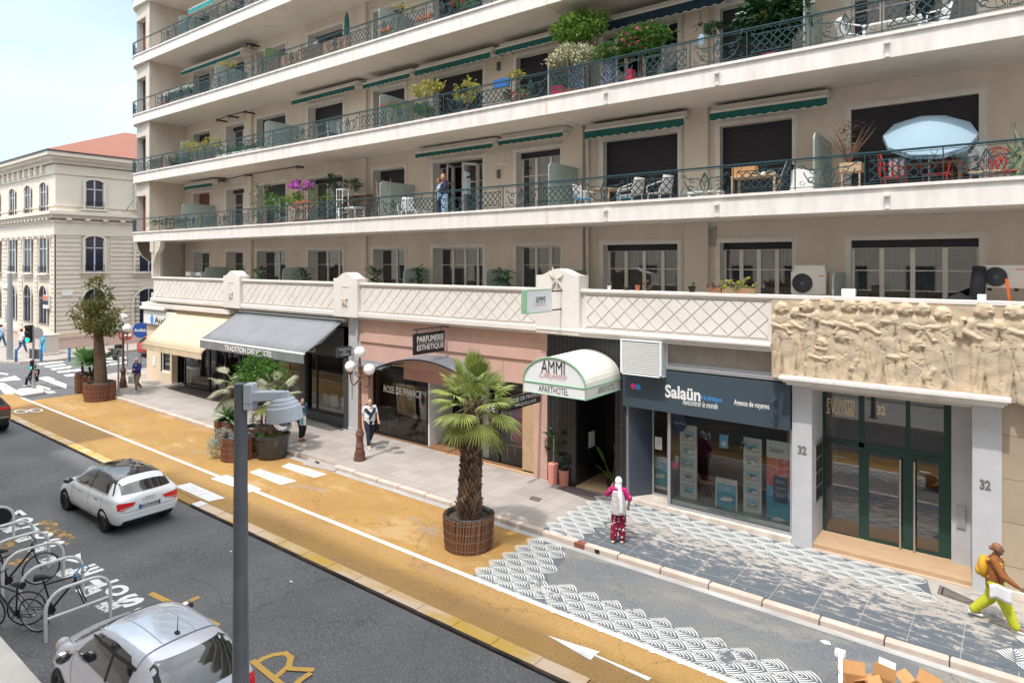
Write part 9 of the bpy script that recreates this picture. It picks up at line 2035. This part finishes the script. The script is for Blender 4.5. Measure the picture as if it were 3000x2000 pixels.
# second balcony
bushF(2, 1620, 1775, 18, 135, 17.5, 'lf_fresh', 'tall feathery yellow green shrub on the second balcony', 900, (.16, .045), pr=.25); bushF(2, 1610, 1740, 118, 215, 17.3, 'lf_cream', 'cream flowering climber over the lilac trellis on the second balcony', 900, (.08, .05), ('fl_white', 40, .05), pr=.25)
bushF(2, 1740, 1850, 120, 190, 17.4, 'leaf_green', 'mixed green bush with orange flowers in the middle of the second balcony', 600, (.09, .05), ('fl_orange', 25, .05)); bushF(2, 1790, 1965, 62, 175, 17.5, 'leaf_green', 'big oleander bush with red pink flowers on the second balcony', 1500, (.13, .035), ('fl_pink', 45, .07), pr=.28)
for u, lb in ((1688, 'lilac blue lattice panel left under the cream climber'), (1785, 'lilac blue lattice panel right of the cream climber')):
 t = thing('lattice_screen', lb, 'trellis', (FX(u, 17.25), 17.25, FL[2])); m = MB(); [m.tube([(a*.25, 0, .05 + .3*j), (b*.25, 0, .35 + .3*j)], .016, 4) for j in range(5) for a, b in ((-1, 0), (0, 1), (0, -1), (1, 0), (-.5, .5), (.5, -.5))]; m.tube([(-.26, 0, 0), (-.26, 0, 1.6), (.26, 0, 1.6), (.26, 0, 0)], .02, 4, closed=True); m.build('lattice', 'lilac_panel', t)
bushF(2, 1208, 1290, 235, 288, YR, 'lf_yellow', 'yellow green leafed shrub rising over the second balcony rail', 190, (.13, .06), pt='p_white', pr=.14); bushF(2, 1332, 1400, 226, 300, YR, 'lf_yellow', 'pale variegated shrub before the closed shutter, second balcony', 180, (.11, .05)); bushF(2, 1222, 1262, 305, 345, YR, 'leaf_green', 'dark grassy plant behind the second balcony rail', 200, (.16, .025))
bushF(2, 1475, 1555, 262, 300, YR, 'leaf_green', 'pink geraniums at the rail beside the blue panel', 160, (.08, .05), ('fl_pink', 60, .055)); bushF(2, 1490, 1530, 205, 240, YR + .2, 'lf_yellow', 'small yellow shrub behind the pink geraniums', 70, (.10, .05)); m = MB(); a, b = F(1446, 262, 17.7), F(1492, 226, 17.7); m.box(a.x, b.x, 17.7, 17.75, a.z, b.z); tag(m.build('blue_board', 'blue_panel'), 'bright blue board behind the rail of the second balcony', 'board')
m = MB(); m.box(FX(1612, YR), FX(1650, YR), YR, YR + .35, FL[2], FL[2] + .62); tag(m.build('red_planter', 'pot_red', bevel=.02), 'crimson square planter under the cream climber', 'planter'); m = MB(); m.box(FX(1832, YR), FX(1850, YR), YR, YR + .3, FL[2], FL[2] + .7); tag(m.build('red_planter', 'pot_red', bevel=.02), 'narrow red planter under the oleander', 'planter')
bushF(2, 2060, 2120, 66, 100, 17.7, 'leaf_dark', 'small dark hanging plant before the pillar of the second balcony', 150, (.09, .04), pt='black', pr=.12); bushF(2, 2170, 2360, -30, 130, 17.5, 'leaf_dark', 'large glossy magnolia with long leaves on the second balcony', 900, (.26, .09), ('lf_yellow', 25, .12), pt='pot_red', pr=.28, name='magnolia_tree')
t = thing('wind_chime', 'black wind chime with a pale dangling figure on the second balcony', 'ornament', (FX(2052, 17.6), 17.6, F(2052, 70, 17.6).z)); m = MB(); m.ball((0, 0, 0), (.07, .03, .07), 8); [m.tube([(0, 0, 0), (math.cos(a)*.22, 0, math.sin(a)*.22 - .04)], .01, 4) for a in (0, 1.6, 3.14, 4.0)]; m.tube([(0, 0, .1), (0, 0, .35)], .01, 4); m.build('mobile', 'black', t); m = MB(); m.ball((.02, 0, -.45), (.1, .03, .16), 8); m.build('figure', 'parasol_blue', t)
m = MB(); m.box(FX(2055, YR), FX(2112, YR), YR, YR + .3, FL[2] + .05, FL[2] + .28); tag(m.build('blue_crate', 'lilac_panel', bevel=.01), 'blue grey crate at the foot of the pillar, second balcony', 'crate')
f2 = FL[2] + .01; gchair((X(2490), YR + .3, f2), R(-60), 'white', 'low white plastic chair left of the white table, second balcony'); t = table((X(2610), YR + .35, f2), 1.2, .7, .62, 'p_white', 'white table behind the rail of the second balcony'); gchair((X(2725), YR + .4, f2), R(120), 'white', 'white reclining chair right of the white table'); gchair((X(2640, 18.2), 18.3, f2), R(180), 'white', 'white chair behind the white table, second balcony')
trough(445, 560, YR, FL[2] + .3, .2, 'black', 'long trough with green foliage at the left end of the second balcony', 'leaf_green'); bushF(2, 535, 590, 412, 445, YR, 'lf_yellow', 'yellow green shrub rising over the left end of the second balcony', 120, (.12, .05)); bushF(2, 600, 640, 400, 445, YR, 'lf_yellow', 'autumn orange shrub beside the second balcony window', 110, (.1, .04), ('fl_orange', 15, .06)); trough(640, 770, YR, FL[2] + .25, .2, 'p_white', 'white trough with dark green foliage behind the second balcony rail', 'leaf_green'); bushF(2, 1120, 1175, 300, 325, YR, 'leaf_green', 'small red flowering plant beside the grey divider', 60, (.07, .04), ('fl_red', 10, .06))
# third and fourth balconies
trough(487, 562, YR, FL[3] + .6, .2, 'black', 'black trough with white flowers on the third balcony', 'leaf_green', 'fl_white'); bushF(3, 640, 690, 180, 200, YR, 'lf_yellow', 'yellow flowering plant on top of the frosted divider', 60, (.08, .04)); trough(1113, 1145, YR, FL[3] + .62, .16, 'terracotta', 'short terracotta trough on the third balcony rail'); trough(1222, 1262, YR, FL[3] + .62, .14, 'terracotta', 'longer terracotta trough on the third balcony rail'); bushF(3, 1172, 1212, 14, 38, YR, 'lf_yellow', 'small bright shrub beside the terracotta trough', 70, (.09, .04)); bushF(3, 1325, 1362, -6, 26, YR, 'leaf_green', 'red geranium near the joint of the third balcony', 90, (.08, .04), ('fl_red', 22, .07)); bushF(3, 1365, 1400, -10, 22, YR, 'leaf_green', 'green plant in a pale pot right of the red geranium', 90, (.08, .04), None, 'p_white')
t = thing('closed_parasol', 'closed dark green parasol beside the white window of the third balcony', 'parasol', (FX(1016, 17.8), 17.8, FL[3])); m = MB(); m.lathe([(.03, .9), (.13, 1.1), (.10, 1.9), (.03, 2.2)], n=10); m.build('canopy', 'green_fabric', t, smooth=40); m = MB(); m.tube([(0, 0, 0), (0, 0, 2.25)], .02, 6); m.build('pole', 'p_white', t)
trough(470, 500, YR, FL[3] + .1, .2, 'pot_red', 'crimson trough at the left end of the third balcony', 'fl_red')
